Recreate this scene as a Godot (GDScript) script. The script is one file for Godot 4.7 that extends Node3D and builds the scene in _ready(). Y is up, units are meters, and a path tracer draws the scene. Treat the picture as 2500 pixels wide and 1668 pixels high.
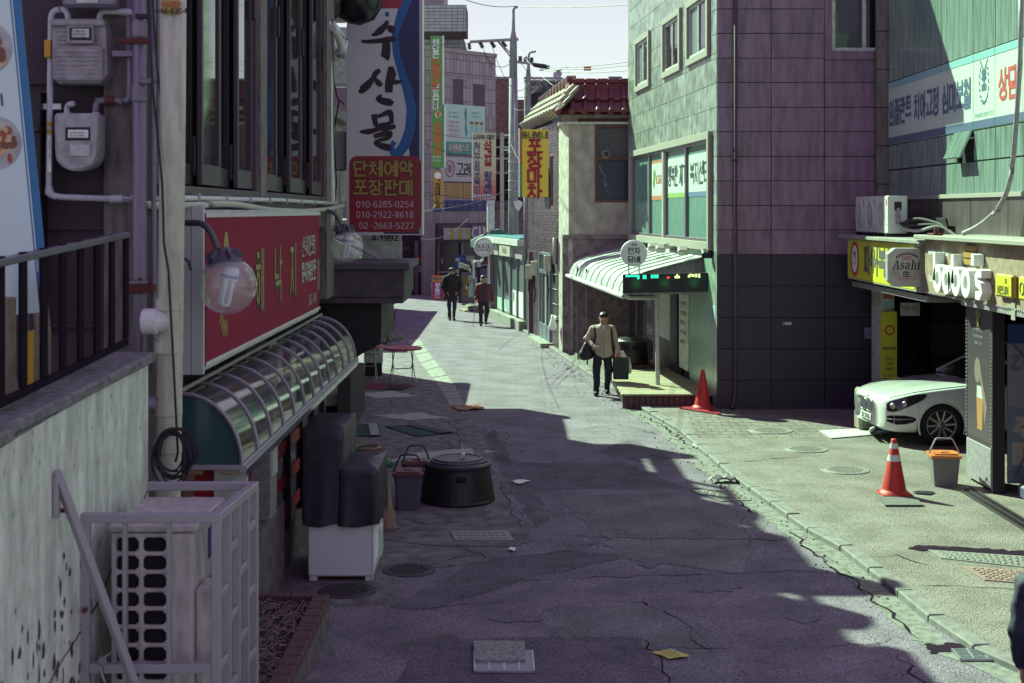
extends Node3D
# A narrow shopping street on a bright day, seen from a raised landing. y up, metres; the camera looks along -Z.

const UP := Vector3 .UP
const RT := Vector3 .RIGHT
var M := {}
var T := {}
var rng := RandomNumberGenerator.new()

# ---------------------------------------------------------------- textures and materials
func noise_tex(freq: float, ramp: Array, kind := FastNoiseLite.TYPE_SIMPLEX_SMOOTH, octaves := 4, size := 512, seed_ := 1) -> NoiseTexture2D:
	var n := FastNoiseLite.new()
	n.noise_type = kind
	n.seed = seed_
	n.frequency = freq
	n.fractal_octaves = octaves
	if kind == FastNoiseLite.TYPE_CELLULAR:
		n.cellular_return_type = FastNoiseLite.RETURN_CELL_VALUE
	var t := NoiseTexture2D.new()
	t.width = size
	t.height = size
	t.seamless = true
	t.noise = n
	if ramp.size():
		var g := Gradient.new()
		var offs := PackedFloat32Array()
		var cols := PackedColorArray()
		for r in ramp:
			offs.append(r[0])
			cols.append(r[1] if r[1] is Color else Color(r[1], r[1], r[1]))
		g.offsets = offs
		g.colors = cols
		t.color_ramp = g
	return t

func make_textures() -> void:
	T.raw = noise_tex(.09, [], FastNoiseLite.TYPE_SIMPLEX_SMOOTH, 3, 512, 3)
	T.grit = noise_tex(.16, [[.0, .5], [.3, .8], [.6, .95], [.85, 1.0]], FastNoiseLite.TYPE_CELLULAR, 2, 512, 5)
	T.cloud = noise_tex(.012, [[.1, .8], [.5, .91], [.9, 1.0]], FastNoiseLite.TYPE_SIMPLEX_SMOOTH, 5, 512, 7)
	T.blotch = noise_tex(.014, [[.1, .72], [.4, .86], [.6, .95], [.9, 1.0]], FastNoiseLite.TYPE_SIMPLEX_SMOOTH, 5, 512, 11)
	T.speck = noise_tex(.35, [[.1, .72], [.5, .88], [.9, 1.0]], FastNoiseLite.TYPE_CELLULAR, 1, 512, 13)
	T.peel = noise_tex(.03, [[.0, Color(.5, .45, .5)], [.09, Color(.62, .58, .62)], [.13, Color(.88, .9, .88)], [.45, Color(.95, .96, .94)], [.8, Color(1, 1, 1)]], FastNoiseLite.TYPE_SIMPLEX_SMOOTH, 5, 512, 17)
	T.rust = noise_tex(.03, [[.0, Color(.5, .32, .28)], [.1, Color(.75, .64, .62)], [.2, Color(.96, .95, .95)], [1.0, Color(.92, .92, .92)]], FastNoiseLite.TYPE_SIMPLEX_SMOOTH, 5, 512, 19)

func mk(key: String, r: float, g: float, b: float, rough := .7, metal := .0, o := {}) -> StandardMaterial3D:
	var m := StandardMaterial3D.new()
	m.resource_name = key
	m.albedo_color = Color(r, g, b).linear_to_srgb()
	m.roughness = rough
	m.metallic = metal
	if o.has("t"):
		m.albedo_texture = T[o.t]
		m.uv1_triplanar = true
		m.uv1_world_triplanar = true
		m.uv1_scale = o.s if o.s is Vector3 else Vector3.ONE * o.s
	if o.has("h"):
		m.heightmap_enabled = true
		m.heightmap_texture = T[o.ht if o.has("ht") else "raw"]
		m.heightmap_scale = o.h
		m.uv1_triplanar = true
		m.uv1_world_triplanar = true
		m.uv1_scale = o.s if o.s is Vector3 else Vector3.ONE * o.s
	if o.has("d"):
		m.detail_enabled = true
		m.detail_blend_mode = BaseMaterial3D.BLEND_MODE_MUL
		m.detail_albedo = T[o.d]
		m.detail_uv_layer = BaseMaterial3D.DETAIL_UV_2
		m.uv2_triplanar = true
		m.uv2_world_triplanar = true
		m.uv2_scale = o.ds if o.ds is Vector3 else Vector3.ONE * o.ds
	if o.has("a"):
		m.transparency = BaseMaterial3D.TRANSPARENCY_ALPHA
		m.albedo_color.a = o.a
	if o.has("e"):
		m.emission_enabled = true
		m.emission = m.albedo_color
		m.emission_energy_multiplier = o.e
	if o.has("cc"):
		m.clearcoat_enabled = true
		m.clearcoat = o.cc
		m.clearcoat_roughness = .08
	if o.has("vc"):
		m.vertex_color_use_as_albedo = true
	if o.has("rim"):
		m.rim_enabled = true
		m.rim = o.rim
	if o.has("sp"):
		m.metallic_specular = o.sp
	M[key] = m
	return m

# short names for points
func V(x: float, y: float, z: float) -> Vector3:
	return  Vector3 (x, y, z)

func W(x: float, y: float) -> Vector2:
	return  Vector2 (x, y)

# ---------------------------------------------------------------- shapes
func S(smooth := false) -> SurfaceTool:
	var st := SurfaceTool.new()
	st.begin(Mesh.PRIMITIVE_TRIANGLES)
	st.set_smooth_group(0 if smooth else -1)
	return st

func tri(st: SurfaceTool, a: Vector3, b: Vector3, c: Vector3) -> void:
	st.add_vertex(a)
	st.add_vertex(b)
	st.add_vertex(c)

func quad(st: SurfaceTool, a: Vector3, b: Vector3, c: Vector3, d: Vector3) -> void:
	tri(st, a, b, c)
	tri(st, a, c, d)

# a box from its middle, size and turn; a bevel cuts its edges
func box(st: SurfaceTool, c: Vector3, s: Vector3, bev := .0, bs := Basis.IDENTITY) -> void:
	var h := s * .5
	bev = minf(bev, minf(h.x, minf(h.y, h.z)) * .9)
	var p := {}
	for ax in 3:
		for i in 8:
			var sg := V(1 if i & 1 else -1, 1 if i & 2 else -1, 1 if i & 4 else -1)
			var v := sg * (h - Vector3.ONE * bev)
			v[ax] = sg[ax] * h[ax]
			p[ax * 8 + i] = c + bs * v
	for ax in 3:
		var u := 1 << ((ax + 1) % 3)
		var w := 1 << ((ax + 2) % 3)
		var a := 1 << ax
		for side in 2:
			var o: int = ax * 8 + (a if side else 0)
			if side:
				quad(st, p[o], p[o + w], p[o + u + w], p[o + u])
			else:
				quad(st, p[o], p[o + u], p[o + u + w], p[o + w])
	if bev <= .0:
		return
	for ax in 3:
		var b1 := (ax + 1) % 3
		var b2 := (ax + 2) % 3
		for k in 4:
			var i0 := ((1 << b1) if k & 1 else 0) + ((1 << b2) if k & 2 else 0)
			var i1 := i0 + (1 << ax)
			if k == 0 or k == 3:
				quad(st, p[b1 * 8 + i0], p[b2 * 8 + i0], p[b2 * 8 + i1], p[b1 * 8 + i1])
			else:
				quad(st, p[b1 * 8 + i0], p[b1 * 8 + i1], p[b2 * 8 + i1], p[b2 * 8 + i0])
	for i in 8:
		if [0, 3, 5, 6].has(i):
			tri(st, p[i], p[16 + i], p[8 + i])
		else:
			tri(st, p[i], p[8 + i], p[16 + i])

# a box between two corners
func bx(st: SurfaceTool, a: Vector3, b: Vector3, bev := .0) -> void:
	box(st, (a + b) * .5, (b - a).abs(), bev)

# a square bar between two points
func bar(st: SurfaceTool, a: Vector3, b: Vector3, w: float, t: float, bev := .003, up := UP) -> void:
	var d := (b - a).normalized()
	if absf(d.dot(up)) > .98:
		up = RT
	var x := up.cross(d).normalized()
	box(st, (a + b) * .5, V(w, t, (b - a).length()), bev, Basis(x, d.cross(x), d))

func tube(st: SurfaceTool, pts: Array, r, n := 8, closed := false) -> void:
	var rings := []
	var up := V(.137, .93, .34).normalized()
	var m := pts.size()
	for i in m:
		var d: Vector3
		if closed:
			d = (pts[(i + 1) % m] - pts[(i + m - 1) % m]).normalized()
		else:
			d = (pts[mini(i + 1, m - 1)] - pts[maxi(i - 1, 0)]).normalized()
		var x := (up - d * up.dot(d)).normalized()
		var y := d.cross(x)
		up = x
		var ring := []
		var rr: float = r[i] if r is Array else r
		for k in n:
			var a := TAU * k / n
			ring.append(pts[i] + (x * cos(a) + y * sin(a)) * rr)
		rings.append(ring)
	for i in (m if closed else m - 1):
		var r0: Array = rings[i]
		var r1: Array = rings[(i + 1) % m]
		for k in n:
			quad(st, r0[k], r0[(k + 1) % n], r1[(k + 1) % n], r1[k])
	if not closed:
		for k in range(1, n - 1):
			tri(st, rings[0][0], rings[0][k + 1], rings[0][k])
			tri(st, rings[m - 1][0], rings[m - 1][k], rings[m - 1][k + 1])

# a profile of (radius, height) turned about the axis bs.y
func lathe(st: SurfaceTool, at: Vector3, prof: Array, n := 24, bs := Basis.IDENTITY) -> void:
	for i in prof.size() - 1:
		for k in n:
			var a0 := TAU * k / n
			var a1 := TAU * (k + 1) / n
			var q := []
			for e in [[i, a0], [i + 1, a0], [i + 1, a1], [i, a1]]:
				var pr: Vector2 = prof[e[0]]
				q.append(at + bs * V(cos(e[1]) * pr.x, pr.y, sin(e[1]) * pr.x))
			if prof[i].x > .0001:
				tri(st, q[0], q[2], q[3])
			if prof[i + 1].x > .0001:
				tri(st, q[0], q[1], q[2])

# a flat polygon with thickness: points are (u, v) on the axes right and up from origin
func slab(st: SurfaceTool, pts: PackedVector2Array, o: Vector3, right: Vector3, up: Vector3, depth := .0) -> void:
	var n := right.cross(up).normalized()
	var ix := Geometry2D.triangulate_polygon(pts)
	for i in range(0, ix.size(), 3):
		var q := []
		for k in 3:
			var p: Vector2 = pts[ix[i + k]]
			q.append(o + right * p.x + up * p.y)
		tri(st, q[0], q[2], q[1])
		if depth > .0:
			tri(st, q[0] - n * depth, q[1] - n * depth, q[2] - n * depth)
	if depth > .0:
		for i in pts.size():
			var a: Vector3 = o + right * pts[i].x + up * pts[i].y
			var p2: Vector2 = pts[(i + 1) % pts.size()]
			var b: Vector3 = o + right * p2.x + up * p2.y
			quad(st, a, b, b - n * depth, a - n * depth)

# a sheet lying on the ground: points are (x, z)
func sheet(st: SurfaceTool, pts: Array, y: float, depth := .0) -> void:
	var p := PackedVector2Array()
	for q in pts:
		p.append(W(q.x, -q.y))
	slab(st, p, V(0, y, 0), RT, V(0, 0, -1), depth)

func rect2(x0: float, y0: float, x1: float, y1: float) -> PackedVector2Array:
	return PackedVector2Array([W(x0, y0), W(x1, y0), W(x1, y1), W(x0, y1)])

func rounded(w: float, h: float, r: float, n := 5) -> PackedVector2Array:
	var out := PackedVector2Array()
	for c in 4:
		var cx := (w * .5 - r) * (1 if c == 0 or c == 3 else -1)
		var cy := (h * .5 - r) * (1 if c < 2 else -1)
		for k in n + 1:
			var a := PI * .5 * (c + float(k) / n)
			out.append(W(cx + cos(a) * r, cy + sin(a) * r))
	return out

func ellipse(rx: float, ry: float, n := 24) -> PackedVector2Array:
	var out := PackedVector2Array()
	for k in n:
		out.append(W(cos(TAU * k / n) * rx, sin(TAU * k / n) * ry))
	return out

func moved(p: PackedVector2Array, by: Vector2) -> PackedVector2Array:
	return Transform2D(.0, by) * p

func arc(c: Vector3, u: Vector3, v: Vector3, a0: float, a1: float, n := 8) -> Array:
	var out := []
	for k in n + 1:
		var a := lerpf(a0, a1, float(k) / n)
		out.append(c + u * cos(a) + v * sin(a))
	return out

# a polyline with its corners rounded
func bend(pts: Array, r: float, n := 4) -> Array:
	var out := [pts[0]]
	for i in range(1, pts.size() - 1):
		var a: Vector3 = pts[i] + (pts[i - 1] - pts[i]).limit_length(r)
		var b: Vector3 = pts[i] + (pts[i + 1] - pts[i]).limit_length(r)
		for k in n + 1:
			var t := float(k) / n
			out.append(a.lerp(pts[i], t).lerp((pts[i] as Vector3).lerp(b, t), t))
	out.append(pts[-1])
	return out

# ---------------------------------------------------------------- objects
func where(n: Node) -> Vector3:
	var p := Vector3.ZERO
	while n != self and n is Node3D:
		p += n.position
		n = n.get_parent()
	return p

# commits a shape that is given in the street's own coordinates as one named mesh
func put(called: String, st, m, parent: Node = self, local := false) -> MeshInstance3D:
	var o := MeshInstance3D.new()
	o.name = called
	if st is SurfaceTool:
		st.generate_normals()
		o.mesh = st.commit()
	else:
		o.mesh = st
	o.material_override = M[m] if m is String else m
	if parent != self and not local:
		o.position = -where(parent)
	parent.add_child(o, true)
	return o

func tag(o: Node, label: String, category: String, group := "") -> Node:
	o.set_meta("label", label)
	o.set_meta("category", category)
	if group:
		o.set_meta("group", group)
	return o

func thing(called: String, label: String, category: String, at: Vector3, group := "", turn := .0) -> Node3D:
	var o := Node3D.new()
	o.name = called
	o.position = at
	o.rotation.y = turn
	add_child(o, true)
	tag(o, label, category, group)
	return o

func structure(called: String, st, m) -> MeshInstance3D:
	var o := put(called, st, m)
	o.set_meta("kind", "structure")
	return o

func stuff(o: Node) -> Node:
	o.set_meta("kind", "stuff")
	return o

func copy(o: Node3D, at: Vector3, turn: float, label: String) -> Node3D:
	var c: Node3D = o.duplicate()
	c.name = o.name
	add_child(c, true)
	c.position = at
	c.rotation.y = turn
	c.set_meta("label", label)
	return c

# one-box part
func bpart(called: String, a: Vector3, b: Vector3, m, parent: Node, bev := .004) -> MeshInstance3D:
	var st := S()
	bx(st, a, b, bev)
	return put(called, st, m, parent)

# ---------------------------------------------------------------- lettering
const INITIAL := "ㄱㄲㄴㄷㄸㄹㅁㅂㅃㅅㅆㅇㅈㅉㅊㅋㅌㅍㅎ"
const TWICE := {"ㄲ": "ㄱㄱ", "ㄸ": "ㄷㄷ", "ㅃ": "ㅂㅂ", "ㅆ": "ㅅㅅ", "ㅉ": "ㅈㅈ"}
const FINAL := ["", "ㄱ", "ㄱㄱ", "ㄱㅅ", "ㄴ", "ㄴㅈ", "ㄴㅎ", "ㄷ", "ㄹ", "ㄹㄱ", "ㄹㅁ", "ㄹㅂ", "ㄹㅅ", "ㄹㅌ", "ㄹㅍ", "ㄹㅎ", "ㅁ", "ㅂ", "ㅂㅅ", "ㅅ", "ㅅㅅ", "ㅇ", "ㅈ", "ㅊ", "ㅋ", "ㅌ", "ㅍ", "ㅎ"]
const CONSONANT := {"ㄱ": "008088", "ㄴ": "000888", "ㄷ": "80000888", "ㄹ": "008084040888", "ㅁ": "0080880800", "ㅂ": "00088880 0484", "ㅅ": "404308 4388", "ㅇ": "o", "ㅈ": "0080 404308 4388", "ㅊ": "2060 0282 424508 4588", "ㅋ": "008088 0484", "ㅌ": "80000888 0484", "ㅍ": "0080 2028 6068 0888", "ㅎ": "2060 0282 h"}
const VOWEL := [["", "3038 3484"], ["", "2028 7078 2474"], ["", "3038 3383 3585"], ["", "2028 7078 2373 2575"], ["", "6068 0464"], ["", "4048 8088 0444"], ["", "6068 0363 0565"], ["", "4048 8088 0343 0545"],
	["0787 4047", ""], ["0787 4047", "3038 3484"], ["0787 4047", "2028 7078 2474"], ["0787 4047", "5058"], ["0787 2027 6067", ""], ["0282 4248", ""], ["0282 4248", "6068 0464"], ["0282 4248", "4048 8088 0444"], ["0282 4248", "5058"], ["0282 2228 6268", ""], ["0484", ""], ["0484", "5058"], ["", "5058"]]

func jamo(lines: Array, s: String, r: Rect2) -> void:
	for w in s.split(" ", false):
		if w == "o" or w == "h":
			var c := r.position + r.size * W(.5, .5 if w == "o" else .68)
			var e := r.size * (W(.5, .5) if w == "o" else W(.34, .31))
			var ring := []
			for k in 13:
				ring.append(c + W(cos(TAU * k / 12.0), sin(TAU * k / 12.0)) * e)
			lines.append(ring)
			continue
		var line := []
		for i in range(0, w.length() - 1, 2):
			line.append(r.position + r.size * W(w[i].to_int(), w[i + 1].to_int()) / 8.0)
		lines.append(line)

func consonants(lines: Array, s: String, r: Rect2) -> void:
	var n := s.length()
	for i in n:
		var w := r.size.x / n
		jamo(lines, CONSONANT[s[i]], Rect2(r.position.x + w * i + (.04 if i else .0), r.position.y, w - (.05 if n > 1 else .0), r.size.y))

# the strokes of one syllable in a unit square, y down
func syllable(ch: String) -> Array:
	var code := ch.unicode_at(0) - 0xAC00
	var ini := INITIAL[code / 588]
	ini = TWICE.get(ini, ini)
	var v: Array = VOWEL[(code % 588) / 28]
	var fin: String = FINAL[code % 28]
	var low := .56 if fin else 1.0
	var lines := []
	if v[0] == "":
		consonants(lines, ini, Rect2(.06, .08 * low, .46, (.8 if fin == "" else .86) * low))
		jamo(lines, v[1], Rect2(.62, .0, .33, low))
	elif v[1] == "":
		consonants(lines, ini, Rect2(.16, .03, .68, .42 if fin == "" else .27))
		jamo(lines, v[0], Rect2(.02, .54 if fin == "" else .36, .96, .4 if fin == "" else .2))
	else:
		consonants(lines, ini, Rect2(.08, .05 * low, .42, .44 * low))
		jamo(lines, v[0], Rect2(.02, .56 * low, .58, .34 * low))
		jamo(lines, v[1], Rect2(.68, .0, .28, low))
	if fin:
		consonants(lines, fin, Rect2(.14, .65, .72, .33))
	return lines

# a painted stroke; w is its width or a list of widths
func stroke(st: SurfaceTool, line: Array, w, o: Vector3, right: Vector3, up: Vector3, lift := .0) -> void:
	var n := right.cross(up).normalized() * lift
	var left := []
	var rite := []
	var m := line.size()
	var closed: bool = m > 3 and line[0].distance_to(line[m - 1]) < .001
	for i in m:
		var a: Vector2 = line[i]
		var d0: Vector2 = (a - line[i - 1]).normalized() if i > 0 else ((a - line[m - 2]).normalized() if closed else Vector2.ZERO)
		var d1: Vector2 = (line[i + 1] - a).normalized() if i < m - 1 else ((line[1] - a).normalized() if closed else Vector2.ZERO)
		var d := (d0 + d1).normalized()
		if d == Vector2.ZERO:
			d = d1 if d1 != Vector2.ZERO else d0
		var side := W(-d.y, d.x)
		var e: Vector2 = d0 if d0 != Vector2.ZERO else d1
		var ww: float = (w[i] if w is Array else w) * .5
		side *= ww / maxf(.45, absf(side.dot(W(-e.y, e.x))))
		if not closed and not w is Array:
			if i == 0:
				a -= d * ww * .8
			elif i == m - 1:
				a += d * ww * .8
		left.append(o + right * (a.x + side.x) + up * (a.y + side.y) + n)
		rite.append(o + right * (a.x - side.x) + up * (a.y - side.y) + n)
	for i in m - 1:
		quad(st, left[i], left[i + 1], rite[i + 1], rite[i])

# letters as tall as h, centred on o in the plane of right and up; squeeze narrows them
func letters(st: SurfaceTool, text: String, h: float, o: Vector3, right: Vector3, up: Vector3, weight := .12, squeeze := 1.0, serif := false, gap := .1) -> void:
	right = right.normalized()
	up = up.normalized()
	var n := right.cross(up).normalized()
	var korean := false
	for ch in text:
		korean = korean or ch.unicode_at(0) >= 0xAC00
	if not korean:
		var f := SystemFont.new()
		f.font_names = PackedStringArray(["Droid Serif" if serif else "Droid Sans"])
		f.font_weight = 700 if weight > .1 else 400
		var tm := TextMesh.new()
		tm.font = f
		tm.text = text
		tm.font_size = 64
		tm.pixel_size = h / 46.0
		tm.depth = .0
		tm.curve_step = 2.0
		st.append_from(tm, 0, Transform3D(Basis(right * squeeze, up, n), o + n * .002))
		return
	var wide := .0
	for ch in text:
		wide += .45 if ch == " " else (1.0 if ch.unicode_at(0) >= 0xAC00 else .62) + gap
	var x := -wide * .5 * h * squeeze
	var lift := .002
	for ch in text:
		if ch == " ":
			x += .45 * h * squeeze
			continue
		if ch.unicode_at(0) < 0xAC00:
			letters(st, ch, h * .9, o + right * (x + .31 * h * squeeze), right, up, weight, squeeze)
			x += (.62 + gap) * h * squeeze
			continue
		for line in syllable(ch):
			var l2 := []
			for p in line:
				l2.append(W(x + p.x * h * squeeze, (.5 - p.y) * h))
			stroke(st, l2, weight * h, o, right, up, lift)
			lift += .00012
		x += (1.0 + gap) * h * squeeze

func write(parent: Node, text: String, h: float, o: Vector3, right: Vector3, up: Vector3, m, weight := .12, squeeze := 1.0, serif := false) -> MeshInstance3D:
	var st := S()
	letters(st, text, h, o, right, up, weight, squeeze, serif)
	return put("lettering", st, m, parent)

# letters one under the other
func write_down(parent: Node, text: String, h: float, top: Vector3, right: Vector3, up: Vector3, m, weight := .12, squeeze := 1.0, pitch := 1.15) -> MeshInstance3D:
	var st := S()
	for i in text.length():
		if text[i] != " ":
			letters(st, text[i], h, top - up.normalized() * (i + .5) * h * pitch, right, up, weight, squeeze)
	return put("lettering", st, m, parent)

# rows of small print that cannot be read at this distance
func small_print(parent: Node, o: Vector3, right: Vector3, up: Vector3, w: float, rows: int, pitch: float, m, h := .5) -> MeshInstance3D:
	var st := S()
	for r in rows:
		var x := -w * .5
		var y := -pitch * r
		while x < w * .5 - pitch:
			var l := pitch * rng.randf_range(.25, .45)
			stroke(st, [W(x, y + pitch * h * .5), W(x + l, y + pitch * h * rng.randf_range(-.1, .5))], pitch * .12, o, right, up, .002)
			stroke(st, [W(x + l * .6, y + pitch * h * .4), W(x + l * rng.randf_range(.2, .9), y - pitch * h * .5)], pitch * .12, o, right, up, .0023)
			x += l + pitch * (.12 if rng.randf() < .75 else .45)
	return put("lettering", st, m, parent)

# ---------------------------------------------------------------- the scene
func _ready() -> void:
	rng.seed = 20
	var cam := Camera3D.new()
	cam.name = "camera"
	cam.projection = Camera3D.PROJECTION_FRUSTUM
	cam.near = .1
	cam.far = 1500.0
	cam.size = .1 * 2.0 * 834.0 / 3472.0
	cam.frustum_offset = W(0, -.1 * 318.0 / 3472.0)
	cam.position = V(0, 3.7, 0)
	var att := CameraAttributesPhysical.new()
	att.frustum_near = .1
	att.frustum_far = 1500.0
	att.frustum_focal_length = 50.0
	att.frustum_focus_distance = 26.0
	att.exposure_aperture = 5.0
	cam.attributes = att
	add_child(cam)
	var sky := ProceduralSkyMaterial.new()
	sky.sky_top_color = Color(.16, .117, .245).linear_to_srgb()
	sky.sky_horizon_color = Color(.39, .45, .41).linear_to_srgb()
	sky.sky_curve = .2
	sky.ground_bottom_color = Color(.12, .11, .12).linear_to_srgb()
	sky.ground_horizon_color = Color(.4, .44, .42).linear_to_srgb()
	sky.sun_angle_max = 5.0
	var env := Environment.new()
	env.background_mode = Environment.BG_SKY
	env.sky = Sky.new()
	env.sky.sky_material = sky
	env.tonemap_mode = Environment.TONE_MAPPER_LINEAR
	env.tonemap_exposure = 2.6
	env.sdfgi_enabled = true
	env.ssao_enabled = true
	env.ssil_enabled = true
	var we := WorldEnvironment.new()
	we.name = "environment"
	we.environment = env
	add_child(we)
	var sun := DirectionalLight3D.new()
	sun.name = "sun"
	sun.light_energy = 1.55
	sun.light_color = Color(.84, 1.0, .83)
	sun.light_angular_distance = .5
	sun.shadow_enabled = true
	add_child(sun)
	sun.look_at_from_position(Vector3.ZERO, V(.75, -1.0, .9))
	make_textures()
	make_materials()
	build_ground()
	build_left_side()
	build_left_objects()
	build_granite_building()
	build_cream_house()
	build_glass_building()
	build_far_end()
	build_poles_and_wires()
	build_street_objects()
	build_car()
	build_people()

func make_materials() -> void:
	mk("asphalt", .3, .238, .305, .9, 0, {t = "grit", s = .8, h = 1.2, d = "cloud", ds = .17})
	mk("asphalt_dark", .205, .16, .215, .92, 0, {t = "grit", s = .8, h = 1.2, d = "cloud", ds = .2})
	mk("asphalt_pale", .29, .25, .29, .9, 0, {t = "grit", s = .9, h = 1.0, d = "cloud", ds = .2})
	mk("pavement", .325, .275, .25, .9, 0, {t = "grit", s = .9, h = 1.2, d = "cloud", ds = .16})
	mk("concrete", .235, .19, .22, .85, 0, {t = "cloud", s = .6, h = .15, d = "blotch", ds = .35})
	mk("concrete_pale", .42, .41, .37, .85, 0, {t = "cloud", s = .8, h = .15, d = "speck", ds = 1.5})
	mk("kerb", .31, .285, .28, .8, 0, {t = "speck", s = 2.0, d = "cloud", ds = .9})
	mk("joint_grey", .13, .11, .11, .95)
	mk("crack", .028, .015, .028, 1.0, 0, {sp = .1})
	mk("iron", .07, .05, .065, .6, .3, {t = "rust", s = 2.0, h = .2})
	mk("iron_pink", .34, .22, .2, .6, .2, {t = "rust", s = 2.0, h = .2})
	mk("iron_grey", .3, .29, .27, .6, .3, {t = "rust", s = 2.0, h = .2})
	mk("black", .016, .008, .018, .6)
	mk("void", .008, .004, .009, .9)
	mk("steel", .42, .42, .46, .4, .75)
	mk("galv", .42, .4, .44, .5, .35, {t = "rust", s = 1.6})
	mk("old_wall", .84, .9, .78, .85, 0, {t = "peel", s = V(.8, .42, .8), h = .4, d = "cloud", ds = V(.9, .15, .9)})
	mk("cap_stone", .24, .23, .23, .9, 0, {t = "blotch", s = 1.6, h = .5})
	mk("pebbledash", .15, .105, .135, .95, 0, {t = "speck", s = 4.0, h = 1.2})
	mk("plaster_dim", .18, .13, .15, .9, 0, {t = "blotch", s = .7, h = .2})
	mk("rail_black", .012, .007, .014, .85, 0, {sp = .2})
	mk("pvc", .58, .58, .46, .4, 0, {t = "cloud", s = V(2, .5, 2)})
	mk("pvc_white", .62, .62, .62, .4)
	mk("pipe_grey", .24, .205, .27, .45, .2, {t = "rust", s = .9})
	mk("meter", .36, .32, .35, .45, 0, {t = "cloud", s = 1.5})
	mk("meter_pale", .43, .41, .44, .45, 0, {t = "cloud", s = 1.5})
	mk("window_frame", .085, .055, .078, .5, .2)
	mk("window_dark", .022, .012, .022, .5, .2)
	mk("glass_dark", .02, .017, .022, .04, 0, {sp = .6})
	mk("sign_red", .34, .045, .085, .8, 0, {t = "cloud", s = V(1.5, .4, 6), sp = .15})
	mk("red", .4, .015, .035, .5)
	mk("gold", .36, .22, .05, .45)
	mk("silver", .45, .43, .45, .4)
	mk("ink", .03, .012, .025, .6)
	mk("white", .75, .76, .74, .5)
	mk("white_dirty", .62, .62, .6, .6, 0, {t = "cloud", s = 1.0})
	mk("lamp_cap", .1, .09, .12, .55, .2)
	mk("globe", .7, .72, .68, .02, 0, {a = .26, sp = .8})
	mk("bulb", .8, .8, .85, .3)
	mk("polycarbonate", .05, .065, .08, .08, 0, {a = .6, sp = .42})
	mk("rib", .3, .26, .29, .45, .4)
	mk("teal_board", .04, .12, .13, .4)
	mk("freezer", .62, .64, .67, .35)
	mk("tarp", .038, .028, .052, .42, 0, {t = "cloud", s = 1.2, h = .5, ht = "cloud"})
	mk("tarp_black", .01, .007, .012, .6)
	mk("rubber", .016, .008, .016, .5, 0, {t = "cloud", s = 1.5})
	mk("soil", .07, .045, .05, 1.0, 0, {t = "blotch", s = 2.0, h = 2.0})
	mk("straw", .3, .2, .2, .9)
	mk("brick_red", .16, .075, .09, .9, 0, {t = "blotch", s = 3.0, h = .3})
	mk("granite_dim", .15, .11, .14, .75, 0, {t = "speck", s = 3.0, d = "cloud", ds = .5})
	mk("rust_iron", .12, .035, .035, .9, .2)
	mk("gas_white", .45, .45, .5, .4)
	mk("tape_yellow", .5, .28, .02, .5)
	mk("banner_blue", .02, .13, .32, .5)
	mk("banner_white", .52, .62, .66, .5)
	mk("carton_brown", .34, .25, .2, .85, 0, {t = "cloud", s = 1.5})
	mk("ac_cream", .56, .51, .49, .45, 0, {t = "cloud", s = V(2, .6, 2)})
	mk("print_navy", .03, .04, .16, .5)
	mk("sack_paper", .34, .22, .17, .85, 0, {t = "blotch", s = 4.0})
	mk("bin_violet", .085, .065, .11, .5)
	mk("bin_lid_red", .13, .03, .04, .5)
	mk("bottle_glass", .75, .8, .78, .03, 0, {a = .22})
	mk("hose_tan", .3, .17, .1, .6)
	mk("table_red", .33, .03, .055, .4)
	mk("limewash", .44, .44, .45, .8, 0, {t = "blotch", s = 1.5})
	mk("joint_dark", .05, .03, .045, .9)
	mk("sign_steel_blue", .12, .2, .34, .4)
	mk("pipe_bronze", .07, .045, .05, .65, .0)
	mk("led_off", .04, .025, .04, .5)
	mk("led_green", .02, .75, .38, .5, 0, {e = 1.0})
	mk("led_red", .8, .04, .06, .5, 0, {e = 1.0})
	mk("led_lime", .5, .75, .25, .5, 0, {e = 1.0})
	mk("deck_wood", .44, .38, .25, .7, 0, {t = "cloud", s = V(.4, 3, 6)})
	mk("deck_wood_2", .38, .33, .22, .7, 0, {t = "cloud", s = V(.4, 3, 6)})
	mk("cone_red", .62, .035, .03, .55, 0, {t = "blotch", s = 4.0})
	mk("reflect_band", .62, .66, .64, .3)
	mk("glass_pale", .16, .2, .2, .12, 0, {sp = .7})
	mk("frame_slate", .17, .2, .22, .4, .3)
	mk("ac_white", .6, .62, .58, .45)
	mk("bin_grey", .17, .16, .17, .5)
	mk("bin_lid_orange", .55, .17, .05, .5)
	mk("brick_joint", .16, .11, .12, .95)
	mk("chimney_grey_2", .2, .2, .21, .8, 0, {t = "cloud", s = .5})
	mk("gold_dim", .2, .14, .03, .5)
	mk("sign_blue", .01, .09, .3, .4)
	mk("plastic_pale", .3, .4, .42, .5)

# ---------------------------------------------------------------- ground
func ragged(pts: Array, amp: float, step: float, closed := true) -> Array:
	var out := []
	var m := pts.size()
	for i in (m if closed else m - 1):
		var a: Vector2 = pts[i]
		var b: Vector2 = pts[(i + 1) % m]
		var n := maxi(1, int(a.distance_to(b) / step))
		var side := (b - a).normalized().orthogonal()
		for k in n:
			out.append(a.lerp(b, float(k) / n) + (side * rng.randf_range(-amp, amp) if k > 0 else Vector2.ZERO))
	if not closed:
		out.append(pts[-1])
	return out

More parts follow.
